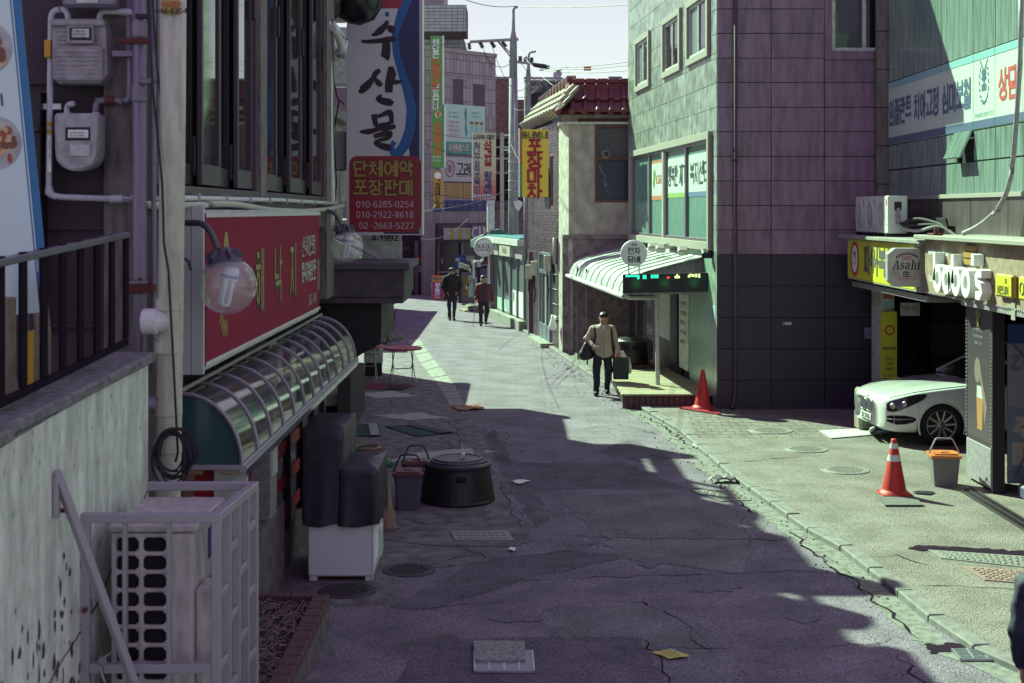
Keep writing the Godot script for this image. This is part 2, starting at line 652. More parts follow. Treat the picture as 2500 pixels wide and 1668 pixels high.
# a crack is a wandering dark gap on a surface at height y
func crack(parent: Node, pts: Array, w: float, y := .004, amp := .05) -> void:
	var line := ragged(pts, amp, .14, false)
	var st := S()
	var ws := []
	var l2 := []
	for p in line:
		ws.append(w * rng.randf_range(.25, 1.3))
		l2.append(W(p.x, -p.y))
	ws[0] = .002
	ws[-1] = .002
	stroke(st, l2, ws, V(0, y, 0), RT, V(0, 0, -1))
	put("crack", st, "crack", parent)

func round_cover(label: String, at: Vector3, r: float, m: String, group := "", stretch := 1.0) -> Node3D:
	var t := thing("manhole_cover", label, "manhole cover", at, group)
	t.scale = V(1.0, 1.0, stretch)
	var st := S()
	lathe(st, Vector3.ZERO, [W(r * 1.12, .0), W(r * 1.1, .012), W(r * 1.02, .012), W(r * 1.01, .003)], 40)
	put("cover_frame", st, m, t, true)
	st = S()
	lathe(st, Vector3.ZERO, [W(r, .0), W(r, .009), W(r * .97, .013), W(0, .013)], 40)
	put("cover_plate", st, m, t, true)
	st = S()
	for ix in range(-6, 7):
		for iz in range(-6, 7):
			var p := W(ix + (.5 if iz & 1 else .0), iz) * r * .16
			if p.length() < r * .86:
				box(st, V(p.x, .016, p.y), V(r * .1, .008, r * .07), .002, Basis(UP, .6 if (ix + iz) & 1 else -.6))
	stuff(put("cover_relief", st, m, t, true))
	return t

func rect_cover(called: String, label: String, cat: String, c: Array, y: float, m: String, cols: int, rows: int) -> Node3D:
	# c: four ground corners (x, z), near left, near right, far right, far left
	var mid: Vector2 = (c[0] + c[1] + c[2] + c[3]) * .25
	var t := thing(called, label, cat, V(mid.x, y, mid.y))
	var st := S()
	sheet(st, c, y + .012, .012)
	put("cover_frame", st, m, t)
	var b0: Vector2 = c[0]
	st = S()
	for i in cols:
		for k in rows:
			var u := (i + .5) / cols
			var v := (k + .5) / rows
			var p: Vector2 = (c[0] as Vector2).lerp(c[1], u * .88 + .06).lerp((c[3] as Vector2).lerp(c[2], u * .88 + .06), v * .84 + .08)
			var sx: float = c[0].distance_to(c[1]) / cols * .6
			var sz: float = c[0].distance_to(c[3]) / rows * .55
			box(st, V(p.x, y + .016, p.y), V(sx, .008, sz), .002, Basis(UP, -(c[1] - b0).angle() + (.5 if (i + k) & 1 else -.5) * (1.0 if called == "street_cover" else .0)))
	stuff(put("cover_relief", st, m, t))
	return t

func grating(label: String, c: Array, y: float, bars: int, cross: int, m := "steel") -> Node3D:
	var mid: Vector2 = (c[0] + c[1] + c[2] + c[3]) * .25
	var t := thing("drain_grate", label, "drain grate", V(mid.x, y, mid.y))
	var st := S()
	sheet(st, c, y + .004)
	put("drain_pit", st, "void", t)
	var f := func(u: float, v: float) -> Vector3:
		var p: Vector2 = (c[0] as Vector2).lerp(c[1], u).lerp((c[3] as Vector2).lerp(c[2], u), v)
		return V(p.x, y + .014, p.y)
	for k in bars + 1:
		st = S()
		bar(st, f.call(0, float(k) / bars), f.call(1, float(k) / bars), .012, .018, .0)
		put("bar", st, m, t)
	for k in cross + 1:
		st = S()
		bar(st, f.call(float(k) / cross, 0) + V(0, .004, 0), f.call(float(k) / cross, 1) + V(0, .004, 0), .014, .02, .0)
		put("cross_bar", st, m, t)
	return t

func build_ground() -> void:
	var st := S()
	sheet(st, [W(-300, 60), W(300, 60), W(300, -400), W(-300, -400)], -.03)
	structure("ground", st, "asphalt_dark")
	var edge := [W(6.3, 3.0), W(5.0, -7.0), W(4.2, -11.0), W(3.767, -12.15), W(3.724, -13.228), W(3.572, -15.424), W(3.384, -16.364), W(3.267, -17.452), W(3.05, -19.479), W(2.943, -21.113), W(2.766, -24.01), W(2.372, -26.601), W(2.01, -29.819), W(1.348, -35.209), W(.802, -40.256), W(.07, -45.573), W(-.694, -50.32), W(-1.507, -54.646), W(-2.026, -57.509)]
	st = S()
	var road_pts := [W(-12, 5)]
	for p in edge:
		road_pts.append(p + W(.1, 0))
	road_pts.append_array([W(6, -62), W(20, -62), W(20, -72), W(-25, -72), W(-25, -56), W(-12, -56)])
	# the road crosses the end of the lane, so the corner by the kerb is squared
	sheet(st, road_pts, .0)
	var road := structure("road", st, "asphalt")
	# kerb of single stones
	st = S()
	var kerb := Node3D.new()
	kerb.name = "kerb"
	add_child(kerb)
	kerb.set_meta("kind", "structure")
	var kc := Curve2D.new()
	for i in range(2, edge.size()):
		kc.add_point(edge[i])
	var dist := .0
	var total := kc.get_baked_length()
	while dist < total - .3:
		var l := minf(rng.randf_range(.72, 1.02), total - dist)
		var a := kc.sample_baked(dist + .008)
		var b := kc.sample_baked(dist + l - .008)
		var skip := a.y < -12.0 and a.y > -12.9 and false
		if not skip:
			var d2 := (b - a).normalized()
			var n2 := W(-d2.y, d2.x)
			if n2.x < 0:
				n2 = -n2
			st = S()
			var mid := (a + b) * .5 + n2 * .085
			box(st, V(mid.x, .0 + rng.randf_range(-.006, .006), mid.y), V(.165, .13, a.distance_to(b)), .014, Basis(UP, atan2(d2.x, d2.y) + rng.randf_range(-.008, .008)))
			put("kerb_stone", st, "kerb", kerb)
		dist += l
	# pavement behind the kerb
	st = S()
	var pv := []
	for i in range(0, edge.size()):
		pv.append(edge[i] + W(.155, 0))
	pv.append_array([W(22, -60), W(22, 3)])
	sheet(st, pv, .052, .05)
	var pave := structure("pavement", st, "pavement")
	# gutter strip of concrete in front of the kerb
	st = S()
	var gut := []
	for i in range(2, 12):
		gut.append(edge[i] + W(-.02, 0))
	var back := ragged(gut, .05, .25, false)
	back.reverse()
	for p in back:
		gut.append(p + W(-.27, 0))
	sheet(st, gut, .004)
	put("gutter", st, mk("gutter", .3, .285, .26, .9, 0, {t = "grit", s = 2.0, d = "blotch", ds = .9}), road).set_meta("kind", "structure")
	# concrete forecourt by the shops
	st = S()
	var fore := ragged([W(-12, -15.8), W(-1.421, -15.996), W(-.793, -15.684), W(.024, -15.664), W(.245, -15.996), W(.027, -17.377), W(-.146, -19.019), W(-.305, -21.15), W(-.481, -23.45), W(-.756, -25.972), W(-1.114, -29.101), W(-1.85, -34.505), W(-2.548, -39.596), W(-3.421, -45.573), W(-12, -46)], .035, .3)
	sheet(st, fore, .006)
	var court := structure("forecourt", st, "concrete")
	st = S()
	sheet(st, ragged([W(-2.343, -13.07), W(-2.159, -14.533), W(-1.559, -15.191), W(-1.182, -15.746), W(-.499, -15.503), W(-.446, -15.002), W(-.699, -14.728), W(-.976, -14.818), W(-1.182, -14.292), W(-1.172, -13.419), W(-1.652, -13.315), W(-1.794, -13.615), W(-1.608, -12.646), W(-1.476, -11.898), W(-1.558, -11.557), W(-1.426, -10.456), W(-4, -11), W(-4, -14)], .025, .15), .0045)
	put("concrete_patch", st, "concrete", court)
	# flush strip of stones along the forecourt
	var left := [W(-3.01, -40.938), W(-2.226, -34.604), W(-1.533, -29.967), W(-1.184, -27.017), W(-.852, -23.773), W(-.599, -21.958), W(-.475, -20.128)]
	var rite := [W(-2.659, -40.938), W(-1.959, -35.52), W(-1.221, -30.192), W(-.886, -27.017), W(-.649, -24.647), W(-.424, -21.958), W(-.315, -20.128)]
	for i in 6:
		for k in 3:
			var u0 := k / 3.0 + .012
			var u1 := (k + 1) / 3.0 - .012
			st = S()
			sheet(st, [left[i].lerp(left[i + 1], u0), rite[i].lerp(rite[i + 1], u0), rite[i].lerp(rite[i + 1], u1), left[i].lerp(left[i + 1], u1)], .012, .008)
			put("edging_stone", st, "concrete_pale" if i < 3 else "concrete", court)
	# repairs in the asphalt
	for r in [["asphalt_dark", [W(-.792, -12.311), W(1.115, -12.336), W(1.233, -10.456), W(-.945, -10.456)], .03], ["asphalt_pale", [W(.302, -13.127), W(1.169, -13.389), W(1.642, -12.916), W(1.804, -12.137), W(1.742, -10.831), W(1.278, -10.831), W(1.086, -12.017), W(.322, -12.361)], .05],
			["asphalt_dark", [W(-1.138, -13.271), W(-.414, -15.002), W(.548, -15.543), W(1.241, -15.287), W(.109, -14.292), W(-.708, -13.199)], .06], ["asphalt_dark", [W(-.333, -24.154), W(-.033, -21.76), W(.237, -19.323), W(.446, -17.13), W(.304, -16.544), W(.083, -18.161), W(-.155, -20.297), W(-.402, -23.003)], .06],
			["asphalt_pale", [W(.593, -18.438), W(2.209, -18.724), W(3.07, -17.13), W(2.326, -14.463), W(1.14, -15.191)], .05], ["concrete", [W(-.967, -12.137), W(-.629, -12.45), W(-.285, -12.386), W(-.365, -11.898), W(-.769, -11.668)], .05], ["asphalt_dark", [W(.096, -20.894), W(1.641, -21.003), W(2.302, -19.019), W(.145, -18.87)], .05],
			["asphalt_dark", [W(1.312, -21.958), W(1.946, -23.091), W(2.382, -21.299), W(2.063, -20.715)], .03]]:
		st = S()
		sheet(st, ragged(r[1], r[2], .2), .003 + .0013 * rng.randf())
		put("asphalt_patch", st, r[0], road)
	for r in [[W(-.159, -20.715), W(.788, -20.574), W(2.07, -20.786)], [W(.497, -16.21), W(1.597, -16.038), W(3.063, -15.996)], [W(.022, -14.258), W(1.702, -14.429), W(3.252, -14.639)], [W(.119, -15.583), W(.591, -15.424), W(1.103, -15.996), W(.786, -16.544)], [W(.767, -13.524), W(1.255, -13.434), W(1.547, -12.78), W(1.58, -12.137), W(1.695, -11.898)],
			[W(1.114, -12.323), W(1.222, -11.557), W(1.294, -10.831)], [W(1.162, -12.113), W(1.528, -12.017), W(1.859, -12.017)], [W(-.403, -23.914), W(-.168, -21.958), W(0, -20.297)], [W(-.207, -19.323), W(.052, -17.13), W(.196, -15.996)], [W(-.75, -15.787), W(-.162, -15.096), W(.447, -15.345), W(1.061, -16.102)], [W(2.742, -17.377), W(2.72, -15.996), W(2.49, -15.483)],
			[W(3.341, -12.323), W(3.663, -12.137), W(3.664, -11.898)], [W(2.59, -11.993), W(3.068, -12.137), W(3.427, -12.361)], [W(3.226, -11.898), W(3.218, -11.234), W(3.235, -10.831)], [W(.213, -27.763), W(1.083, -28.283), W(1.837, -27.891)], [W(1.147, -24.154), W(1.85, -24.647), W(2.479, -23.45)], [W(-1.454, -28.754), W(-.905, -25.695), W(-.666, -24.154)], [W(1.967, -21.76), W(2.597, -20.93), W(3.167, -20.469)], [W(-2.22, -43.916), W(-1.326, -45.573), W(-.617, -44.729)],
			[W(.609, -30.574), W(1.142, -29.819), W(1.454, -28.754)], [W(-.91, -13.199), W(-.307, -13.374), W(.021, -13.494)]]:
		crack(road, r, rng.randf_range(.007, .016), .0065)
	for r in [[W(2.821, -19.385), W(2.853, -18.438), W(2.955, -17.377)], [W(3.197, -16.431), W(3.255, -15.287), W(3.414, -14.377), W(3.463, -12.916), W(3.512, -12.261)], [W(2.401, -25.695), W(2.674, -23.914), W(2.817, -22.159)], [W(2.713, -26.837), W(2.756, -24.647), W(2.838, -23.45)]]:
		crack(road, r, .03, .0075, .06)
	for r in [[W(-1.749, -16.544), W(-1.481, -16.386), W(-1.113, -16.891)], [W(-.758, -15.002), W(-.398, -15.287), W(-.261, -15.483)], [W(-2.901, -27.447), W(-2.48, -26.542), W(-2.037, -27.139)], [W(-1.285, -25.425), W(-.925, -24.154), W(-.767, -21.76)], [W(-1.443, -17.13), W(-.951, -16.773), W(-.079, -17.13)], [W(-1.257, -23.45), W(-1.003, -22.573), W(-.892, -21.566)], [W(-2.511, -28.754), W(-2.261, -26.837), W(-1.748, -26.542)]]:
		crack(court, r, .014, .0085)
	for r in [[W(3.333, -20.719), W(4.023, -21.012), W(4.311, -21.161)], [W(3.968, -13.853), W(4.663, -13.773), W(5.11, -13.616)], [W(3.742, -14.986), W(4.089, -15.081), W(4.322, -14.618)], [W(4.29, -15.472), W(4.764, -15.472), W(5.441, -14.986)], [W(3.237, -18.703), W(3.537, -18.471)], [W(6.234, -21.086), W(6.235, -19.856)]]:
		crack(pave, r, .018, .058)
	for r in [[W(.586, -13.199), .3, .16], [W(1.494, -15.002), .22, .3], [W(.399, -17.377), .2, .25], [W(1.989, -13.962), .28, .2], [W(.02, -12.916), .35, .14], [W(1.53, -18.161), .18, .3], [W(1.49, -31.368), .15, .5], [W(.828, -36.05), .2, .5], [W(2.671, -12.916), .2, .2]]:
		var blob := []
		for k in 14:
			var a := TAU * k / 14.0
			blob.append((r[0] as Vector2) + W(cos(a) * r[1], sin(a) * r[2]) * rng.randf_range(.45, 1.1))
		st = S()
		sheet(st, ragged(blob, .02, .06), .0052 + .0004 * rng.randf())
		put("oil_stain", st, mk("oil_stain", .2, .158, .205, .8, 0, {t = "grit", s = .8, h = 1.2}), road)
	# pale spilled water and paint on the forecourt
	for r in [[W(-1.956, -20.93), W(-1.433, -21.76), W(-.645, -22.159), W(-.234, -21.839), W(-.562, -21.566), W(-1.393, -21.15)], [W(-1.803, -20.644), W(-1.178, -20.786), W(-.36, -21.375), W(-1.097, -20.469)], [W(-1.498, -19.962), W(-.706, -20.028), W(-.701, -19.896)], [W(-2.48, -25.695), W(-1.718, -26.084), W(-1.129, -25.425), W(-1.889, -25.16)], [W(-3.127, -28.754), W(-2.464, -29.242), W(-1.872, -28.416), W(-2.71, -28.086)]]:
		st = S()
		sheet(st, ragged(r, .05, .12), .0095)
		put("limewash_stain", st, "limewash", court)
	# joints of the paving by the granite building
	st = S()
	for r in 11:
		var z := -22.9 - r * .33
		var x0 := 3.0 + (r * .02)
		stroke(st, ragged([W(x0, -z), W(6.3, -z)], .03, .16, false), .016, V(0, .0565, 0), RT, V(0, 0, -1))
		for k in 13:
			var x := x0 + .25 * k + (.12 if r & 1 else .0)
			stroke(st, [W(x, -z), W(x + .04, -z + .16), W(x, -z + .33)], .012, V(0, .0568, 0), RT, V(0, 0, -1))
	stuff(put("paving_joint", st, "joint_grey", pave))
	# small stones broken from the gutter
	st = S()
	for i in 420:
		var u := rng.randf_range(2.0, total * .62)
		var p := kc.sample_baked(u) + W(rng.randfn(-.22, .14), 0)
		var s := rng.randf_range(.008, .03)
		box(st, V(p.x, s * .4, p.y), V(s, s * .7, s * .9), s * .2, Basis(UP, rng.randf() * TAU))
	for i in 160:
		var p2 := W(-.097, -21.003) + W(rng.randfn(.0, .25), rng.randfn(.0, 2.0))
		var s2 := rng.randf_range(.008, .025)
		box(st, V(p2.x, s2 * .4, p2.y), V(s2, s2 * .7, s2 * .9), s2 * .2, Basis(UP, rng.randf() * TAU))
	for i in 500:
		var p3 := W(rng.randf_range(-2.2, 3.2), -rng.randf_range(11.2, 30.0))
		var s3 := rng.randf_range(.005, .016)
		box(st, V(p3.x, .008 + s3 * .2, p3.y), V(s3 * 1.4, s3 * .6, s3), s3 * .15, Basis(UP, rng.randf() * TAU))
	var gr := put("gravel", st, "kerb")
	stuff(gr)
	gr.set_meta("label", "loose broken grit lying along the gutter by the kerb")
	# covers and gratings
	round_cover("ornate round iron manhole cover in concrete beside the white freezer corner", V(-1.063, 0, -14.639), .25, "iron")
	round_cover("rust brown oval manhole cover in front of the white freezer", V(-1.602, 0, -13.834), .26, "iron", "", 1.0)
	round_cover("grey cast manhole cover in the pavement closest to the striped cone", V(4.69, .052, -20.012), .3, "iron_grey")
	round_cover("grey cast manhole cover in the pavement between two other round covers", V(4.502, .052, -21.768), .3, "iron_grey")
	round_cover("worn grey manhole cover in the stone paving by the granite wall", V(4.292, .052, -23.625), .33, "iron_grey")
	rect_cover("street_cover", "rectangular cast iron cover with leaf relief beside the kerb", "manhole cover", [W(2.663, -18.106), W(3.06, -18.161), W(2.982, -18.9), W(2.359, -18.782)], .003, "iron_grey", 9, 7)
	rect_cover("street_cover", "long cast cover with leaf relief in a broken pavement hole", "manhole cover", [W(4.505, -14.929), W(5.495, -14.406), W(5.687, -14.911), W(4.475, -15.293)], .05, "iron_grey", 16, 6)
	rect_cover("street_cover", "pinkish chequered cover plate sunk at an angle in the pavement", "manhole cover", [W(4.665, -14.033), W(5.35, -13.805), W(5.543, -14.302), W(4.602, -14.582)], .052, "iron_pink", 12, 6)
	rect_cover("drain_cover", "slatted metal drain cover set in the concrete forecourt", "drain cover", [W(-.644, -15.932), W(.024, -15.932), W(-.05, -16.409), W(-.708, -16.386)], .006, "iron_grey", 8, 3)
	grating("narrow steel grate half covered by a board in the dark asphalt", [W(-.3, -11.382), W(.178, -11.372), W(.171, -11.898), W(-.313, -11.898)], .003, 22, 4)
	var bd := thing("board", "grey stone-like board laid over the end of a steel grate", "board", V(-.106, 0, -11.898))
	st = S()
	sheet(st, [W(-.302, -11.596), W(.11, -11.596), W(.108, -12.112), W(-.327, -12.124)], .042, .016)
	put("board_sheet", st, mk("board_grey", .42, .43, .42, .85, 0, {t = "speck", s = 3.0, d = "blotch", ds = 2.0}), bd)
	grating("steel grate in a broken hole where the kerb ends", [W(3.686, -11.68), W(4.133, -11.68), W(4.2, -11.993), W(3.693, -11.934)], .004, 7, 4)
	st = S()
	sheet(st, ragged([W(3.514, -12.137), W(4.339, -12.261), W(4.264, -11.945), W(3.689, -11.922), W(3.481, -11.898)], .05, .05), .0085)
	put("broken_edge", st, "crack", road)
	st = S()
	sheet(st, ragged([W(4.331, -15.533), W(4.852, -15.452), W(5.774, -15.138), W(5.673, -14.873), W(4.469, -15.274), W(4.298, -15.333)], .06, .05), .0595)
	put("broken_edge", st, "crack", pave)
	grating("dark slotted drain channel running past the beer banner stand", [W(5.848, -15.333), W(6.046, -15.333), W(6.032, -18.732), W(5.831, -18.442)], .053, 70, 2, "iron")
	var pl := thing("plate", "pale flat board lying on the pavement before the white car", "board", V(5.547, .05, -23.36))
	st = S()
	sheet(st, [W(5.111, -22.76), W(6.036, -23.205), W(5.945, -23.81), W(5.082, -23.527)], .072, .014)
	put("plate_sheet", st, "white_dirty", pl)
	# bits of litter, each where it fell
	litter("yellow printed leaflet lying on the dark asphalt", [W(1.171, -11.875), W(1.3, -11.691), W(1.474, -11.759), W(1.348, -11.957)], "leaflet", 0)
	litter("small white paper sheet beside the forecourt edge", [W(-.012, -19.447), W(.088, -19.17), W(.256, -19.416), W(.149, -19.51)], "white", 0)
	litter("crumpled white paper scrap near the slatted drain cover", [W(-.047, -15.483), W(.024, -15.404), W(.048, -15.543), W(-.014, -15.603)], "white", 0)
	litter("dirty white rag squashed against the kerb", [W(2.646, -19.323), W(3.044, -19.292), W(3.071, -19.542), W(2.779, -19.51)], "white_dirty", .04)
	litter("small white wrapper in the gutter by the paving", [W(2.804, -22.159), W(2.885, -22.159), W(2.908, -22.282), W(2.833, -22.282)], "white", .02)
	litter("thin dark rubber scrap on the pavement behind the striped cone", [W(5.147, -18.36), W(5.367, -18.247), W(5.49, -18.417), W(5.3, -18.503)], "black", 0)
	litter("faded green doormat with white stripes outside the shop", [W(-2.571, -23.314), W(-2.139, -23.269), W(-2.309, -24.546), W(-2.707, -24.546)], "mat_green", 0)
	litter("green rubber mat with ribbed edge lying askew on the forecourt", [W(-1.568, -23.269), W(-.936, -23.68), W(-1.614, -24.497), W(-2.205, -24.398)], "mat_green", 0)
	litter("red mat with dark stripes beside the folding tables", [W(-3.284, -29.528), W(-2.245, -29.313), W(-2.03, -30.117), W(-3.325, -30.574)], "mat_red", 0)
	litter("orange board lying across the edging stones", [W(-.987, -26.197), W(-.512, -26.542), W(-.622, -27.078), W(-1.132, -26.778)], "board_orange", .01)
	litter("torn brown cardboard flattened on the road behind the walkers", [W(-2.005, -53.202), W(-1.714, -52.281), W(-1.614, -53.202), W(-1.9, -53.914)], "carton", .01)

func litter(label: String, c: Array, m: String, crumple: float) -> void:
	mk("leaflet", .55, .52, .1, .5)
	mk("mat_green", .03, .07, .065, .9, 0, {t = "cloud", s = 1.0})
	mk("mat_red", .2, .03, .06, .9, 0, {t = "cloud", s = 1.0})
	mk("board_orange", .33, .12, .08, .7, 0, {t = "cloud", s = 2.0})
	mk("carton", .36, .25, .15, .8, 0, {t = "cloud", s = 2.0})
	var called := "paper_scrap"
	if m.begins_with("mat"):
		called = "doormat"
	elif m == "board_orange":
		called = "board"
	elif m == "carton":
		called = "cardboard_sheet"
	elif m == "leaflet":
		called = "leaflet"
	elif m == "black":
		called = "rubber_scrap"
	elif m == "white_dirty":
		called = "rag"
	var mid: Vector2 = (c[0] + c[1] + c[2] + c[3]) * .25
	var high := .06 if c[0].x > 4.3 and c[0].y < -12.5 else .012
	var t := thing(called, label, called.replace("_", " "), V(mid.x, high, mid.y))
	var st := S()
	var n := 6
	for i in n:
		for k in n:
			var q := []
			for e in [[i, k], [i + 1, k], [i + 1, k + 1], [i, k + 1]]:
				var u: float = e[0] / float(n)
				var v: float = e[1] / float(n)
				var p: Vector2 = (c[0] as Vector2).lerp(c[1], u).lerp((c[3] as Vector2).lerp(c[2], u), v)
				var wob := sin(p.x * 37.0 + p.y * 23.0) * .5 + sin(p.x * 91.0 - p.y * 57.0) * .5
				q.append(V(p.x, high + .004 + (crumple + .006) * (wob + 1.0), p.y))
			quad(st, q[0], q[3], q[2], q[1])
	put("sheet", st, m, t)
	if called == "doormat":
		st = S()
		for k in 5:
			var u2 := .62 + k * .07
			var a: Vector2 = (c[0] as Vector2).lerp(c[1], u2)
			var b: Vector2 = (c[3] as Vector2).lerp(c[2], u2)
			stroke(st, [W(a.x, -a.y), W(b.x, -b.y)], .035, V(0, high + .028, 0), RT, V(0, 0, -1))
		stuff(put("stripe", st, "limewash" if m == "mat_green" and label.begins_with("faded") else "black", t))
	elif called == "leaflet":
		var r3 := V(c[1].x - c[0].x, 0, c[1].y - c[0].y).normalized()
		var u3 := V(c[3].x - c[0].x, 0, c[3].y - c[0].y).normalized()
		small_print(t, t.position + V(0, .03, -.05), r3, u3, .26, 1, .09, mk("print_blue", .05, .15, .4))
		small_print(t, t.position + V(.02, .03, .06), r3, u3, .24, 2, .06, "red")

# ---------------------------------------------------------------- buildings on the shaded side
func build_left_side() -> void:
	# landing, its painted wall and railing, where the photograph was taken from
	var t := thing("retaining_wall", "peeling whitewashed concrete wall below the black railing", "wall", V(-2.4, 0, -7.0))
	var st := S()
	slab(st, PackedVector2Array([W(-2, 0), W(8.4, 0), W(8.4, 2.83), W(7.6, 2.79), W(5.9, 2.7), W(-2, 2.55)]), V(-2.15, 0, 0), V(0, 0, -1), UP, .28)
	put("wall_body", st, "old_wall", t)
	st = S()
	for k in 15:
		var d := -.5 + k * .6
		var y0 := 2.57 + maxf(.0, d - .5) * .0275
		box(st, V(-2.28, y0 + .03 + (.02 if d > 5.5 else .0), -d - .28), V(.285 + rng.randf() * .03, .06, .62), .012, Basis(RT, .0275 + rng.randf_range(-.008, .008)))
	put("coping", st, "cap_stone", t)
	# the long crack and the flaking
	st = S()
	var line := []
	var ws := []
	for p in [[8.38, 2.06], [8.2, 1.97], [8.02, 1.95], [7.85, 1.86], [7.6, 1.78], [7.42, 1.67], [7.2, 1.63], [7.0, 1.58], [6.8, 1.56], [6.6, 1.5], [6.3, 1.46], [6.0, 1.4]]:
		line.append(W(p[0], p[1]) + W(0, rng.randf_range(-.012, .012)))
		ws.append(rng.randf_range(.01, .026) if p[0] > 7.1 else .008)
	stroke(st, line, ws, V(-2.147, 0, 0), V(0, 0, -1), UP, .0)
	put("crack", st, "crack", t)
	st = S()
	for k in 95:
		var d := rng.randf_range(5.9, 7.3)
		var y := 1.35 + rng.randf() * rng.randf() * .8
		var w := rng.randf_range(.008, .03)
		var h := rng.randf_range(.015, .07)
		var p2 := PackedVector2Array()
		for a in 7:
			p2.append(W(d + cos(a * TAU / 7) * w * rng.randf_range(.4, 1.0), y + sin(a * TAU / 7) * h * rng.randf_range(.4, 1.0)))
		slab(st, p2, V(-2.1475, 0, 0), V(0, 0, -1), UP)
	stuff(put("flaked_paint", st, mk("bare_wall", .09, .065, .09, .95), t))
	st = S()
	bx(st, V(-7, 2.4, 2), V(-2.43, 2.62, -9.15))
	structure("landing_floor", st, "concrete")
	# railing
	t = thing("railing", "black flat-bar steel railing on top of the whitewashed wall", "railing", V(-2.3, 2.75, -7.0))
	for r in [[3.41, 3.6, .05], [2.80, 2.94, .035]]:
		st = S()
		bar(st, V(-2.24, r[0] - .03, -4.0), V(-2.24, r[0] + .14 * 1.1 if r[1] > 3 else r[1], -8.25), r[2], .035, .005)
		put("rail", st, "rail_black" if r[1] < 3 else mk("rail_top", .09, .075, .11, .35), t)
	for k in 15:
		var d := 4.2 + k * .289
		var f := (d - 4.0) / 4.25
		st = S()
		box(st, V(-2.24, 3.11 + .16 * f, -d), V(.016, .62 - .0 * f, .085), .003)
		put("baluster", st, "rail_black", t)
	# the first house: pebble-dashed end wall, glazed upper floor, shop below
	t = thing("shop_house", "dark shop house with a long glazed upper floor and pebble-dashed end", "building", V(-6.0, 0, -14.0))
	bpart("side_wall", V(-9, 0, -9.2), V(-2.36, 7.2, -9.5), "pebbledash", t, 0)
	for k in 4:
		bpart("wall_course", V(-3.4, [2.95, 3.58, 4.52, 5.6][k], -9.17), V(-2.62, [2.97, 3.6, 4.54, 5.62][k], -9.2), "pebbledash", t, .004)
	bpart("corner_pier", V(-2.62, 2.6, -9.12), V(-2.36, 7.2, -9.2), mk("pier", .26, .21, .22, .9, 0, {t = "speck", s = 3.0, d = "blotch", ds = V(1.5, .3, 1.5)}), t)
	bpart("ground_floor_core", V(-9, 0, -9.5), V(-2.5, 3.7, -18.4), "black", t, 0)
	bpart("upper_floor_core", V(-9, 3.7, -9.5), V(-2.9, 7.2, -18.4), "black", t, 0)
	bpart("floor_band", V(-2.9, 3.5, -9.5), V(-2.33, 3.8, -18.4), "window_frame", t)
	bpart("roof", V(-9, 7.2, -9.1), V(-2.2, 7.4, -18.6), "concrete", t)
	bpart("column", V(-2.6, 3.8, -13.03), V(-2.3, 7.2, -13.36), mk("column_stone", .33, .28, .28, .9, 0, {t = "speck", s = 3.0, d = "blotch", ds = V(1.5, .4, 1.5)}), t)
	bpart("column", V(-2.9, 2.6, -17.75), V(-2.31, 7.2, -18.5), mk("column_dirty", .24, .19, .2, .9, 0, {t = "blotch", s = V(3, .5, 3)}), t)
	for w in [[9.35, 13.0, 5], [13.4, 17.7, 5]]:
		var fr := S()
		var d0: float = w[0]
		var d1: float = w[1]
		bx(fr, V(-2.62, 3.8, -d0), V(-2.31, 3.88, -d1), .006)
		bx(fr, V(-2.62, 6.9, -d0), V(-2.33, 7.19, -d1), .006)
		bx(fr, V(-2.62, 3.88, -d0), V(-2.33, 6.9, -d0 - .06), .004)
		bx(fr, V(-2.62, 3.88, -d1 + .06), V(-2.33, 6.9, -d1), .004)
		var win := put("window", fr, "window_frame", t)
		var n: int = w[2]
		var step := (d1 - d0 - .12) / n
		for k in n:
			var a := d0 + .06 + step * k
			var b := a + step
			var x := -2.36 if k % 2 == 0 else -2.43
			var sa := S()
			bx(sa, V(x - .04, 3.9, -a), V(x, 4.06, -b), .004)
			bx(sa, V(x - .04, 4.06, -a), V(x, 6.88, -a - .06), .004)
			bx(sa, V(x - .04, 4.06, -b + .06), V(x, 6.88, -b), .004)
			put("sash", sa, "window_frame" if k % 2 == 0 else "window_dark", win)
			sa = S()
			bx(sa, V(x - .028, 4.06, -a - .06), V(x - .018, 6.88, -b + .06))
			put("pane", sa, "glass_dark", win)
			sa = S()
			box(sa, V(x + .012, 4.12 if k % 2 else 5.6, -b + .03), V(.03, .3, .05), .004)
			put("catch", sa, "black", win)
	# blinds seen through the first panes
	bpart("curtain", V(-2.56, 3.95, -9.4), V(-2.53, 6.9, -10.1), "white_dirty", t, 0)
	# shop front below
	bpart("lower_wall", V(-2.5, 0, -12.4), V(-2.28, .8, -14.25), "plaster_dim", t)
	bpart("lower_wall", V(-2.5, 0, -14.25), V(-2.33, .42, -18.3), "plaster_dim", t)
	bpart("lower_wall", V(-2.5, 0, -9.5), V(-2.3, .95, -12.4), "plaster_dim", t)
	bpart("door_post", V(-2.5, .8, -13.35), V(-2.27, 2.45, -13.72), mk("post_stone", .33, .29, .3, .9, 0, {t = "cloud", s = 2.0}), t)
	bpart("menu_panel", V(-2.42, .95, -10.2), V(-2.36, 2.4, -12.9), mk("poster_red", .2, .012, .03, .4, 0, {t = "blotch", s = 2.0}), t)
	bpart("notice", V(-2.34, 1.2, -13.4), V(-2.25, 2.1, -13.66), "white_dirty", t)
	var dr := bpart("door", V(-2.42, .42, -13.75), V(-2.35, 2.4, -17.9), mk("door_dark", .03, .022, .035, .12), t)
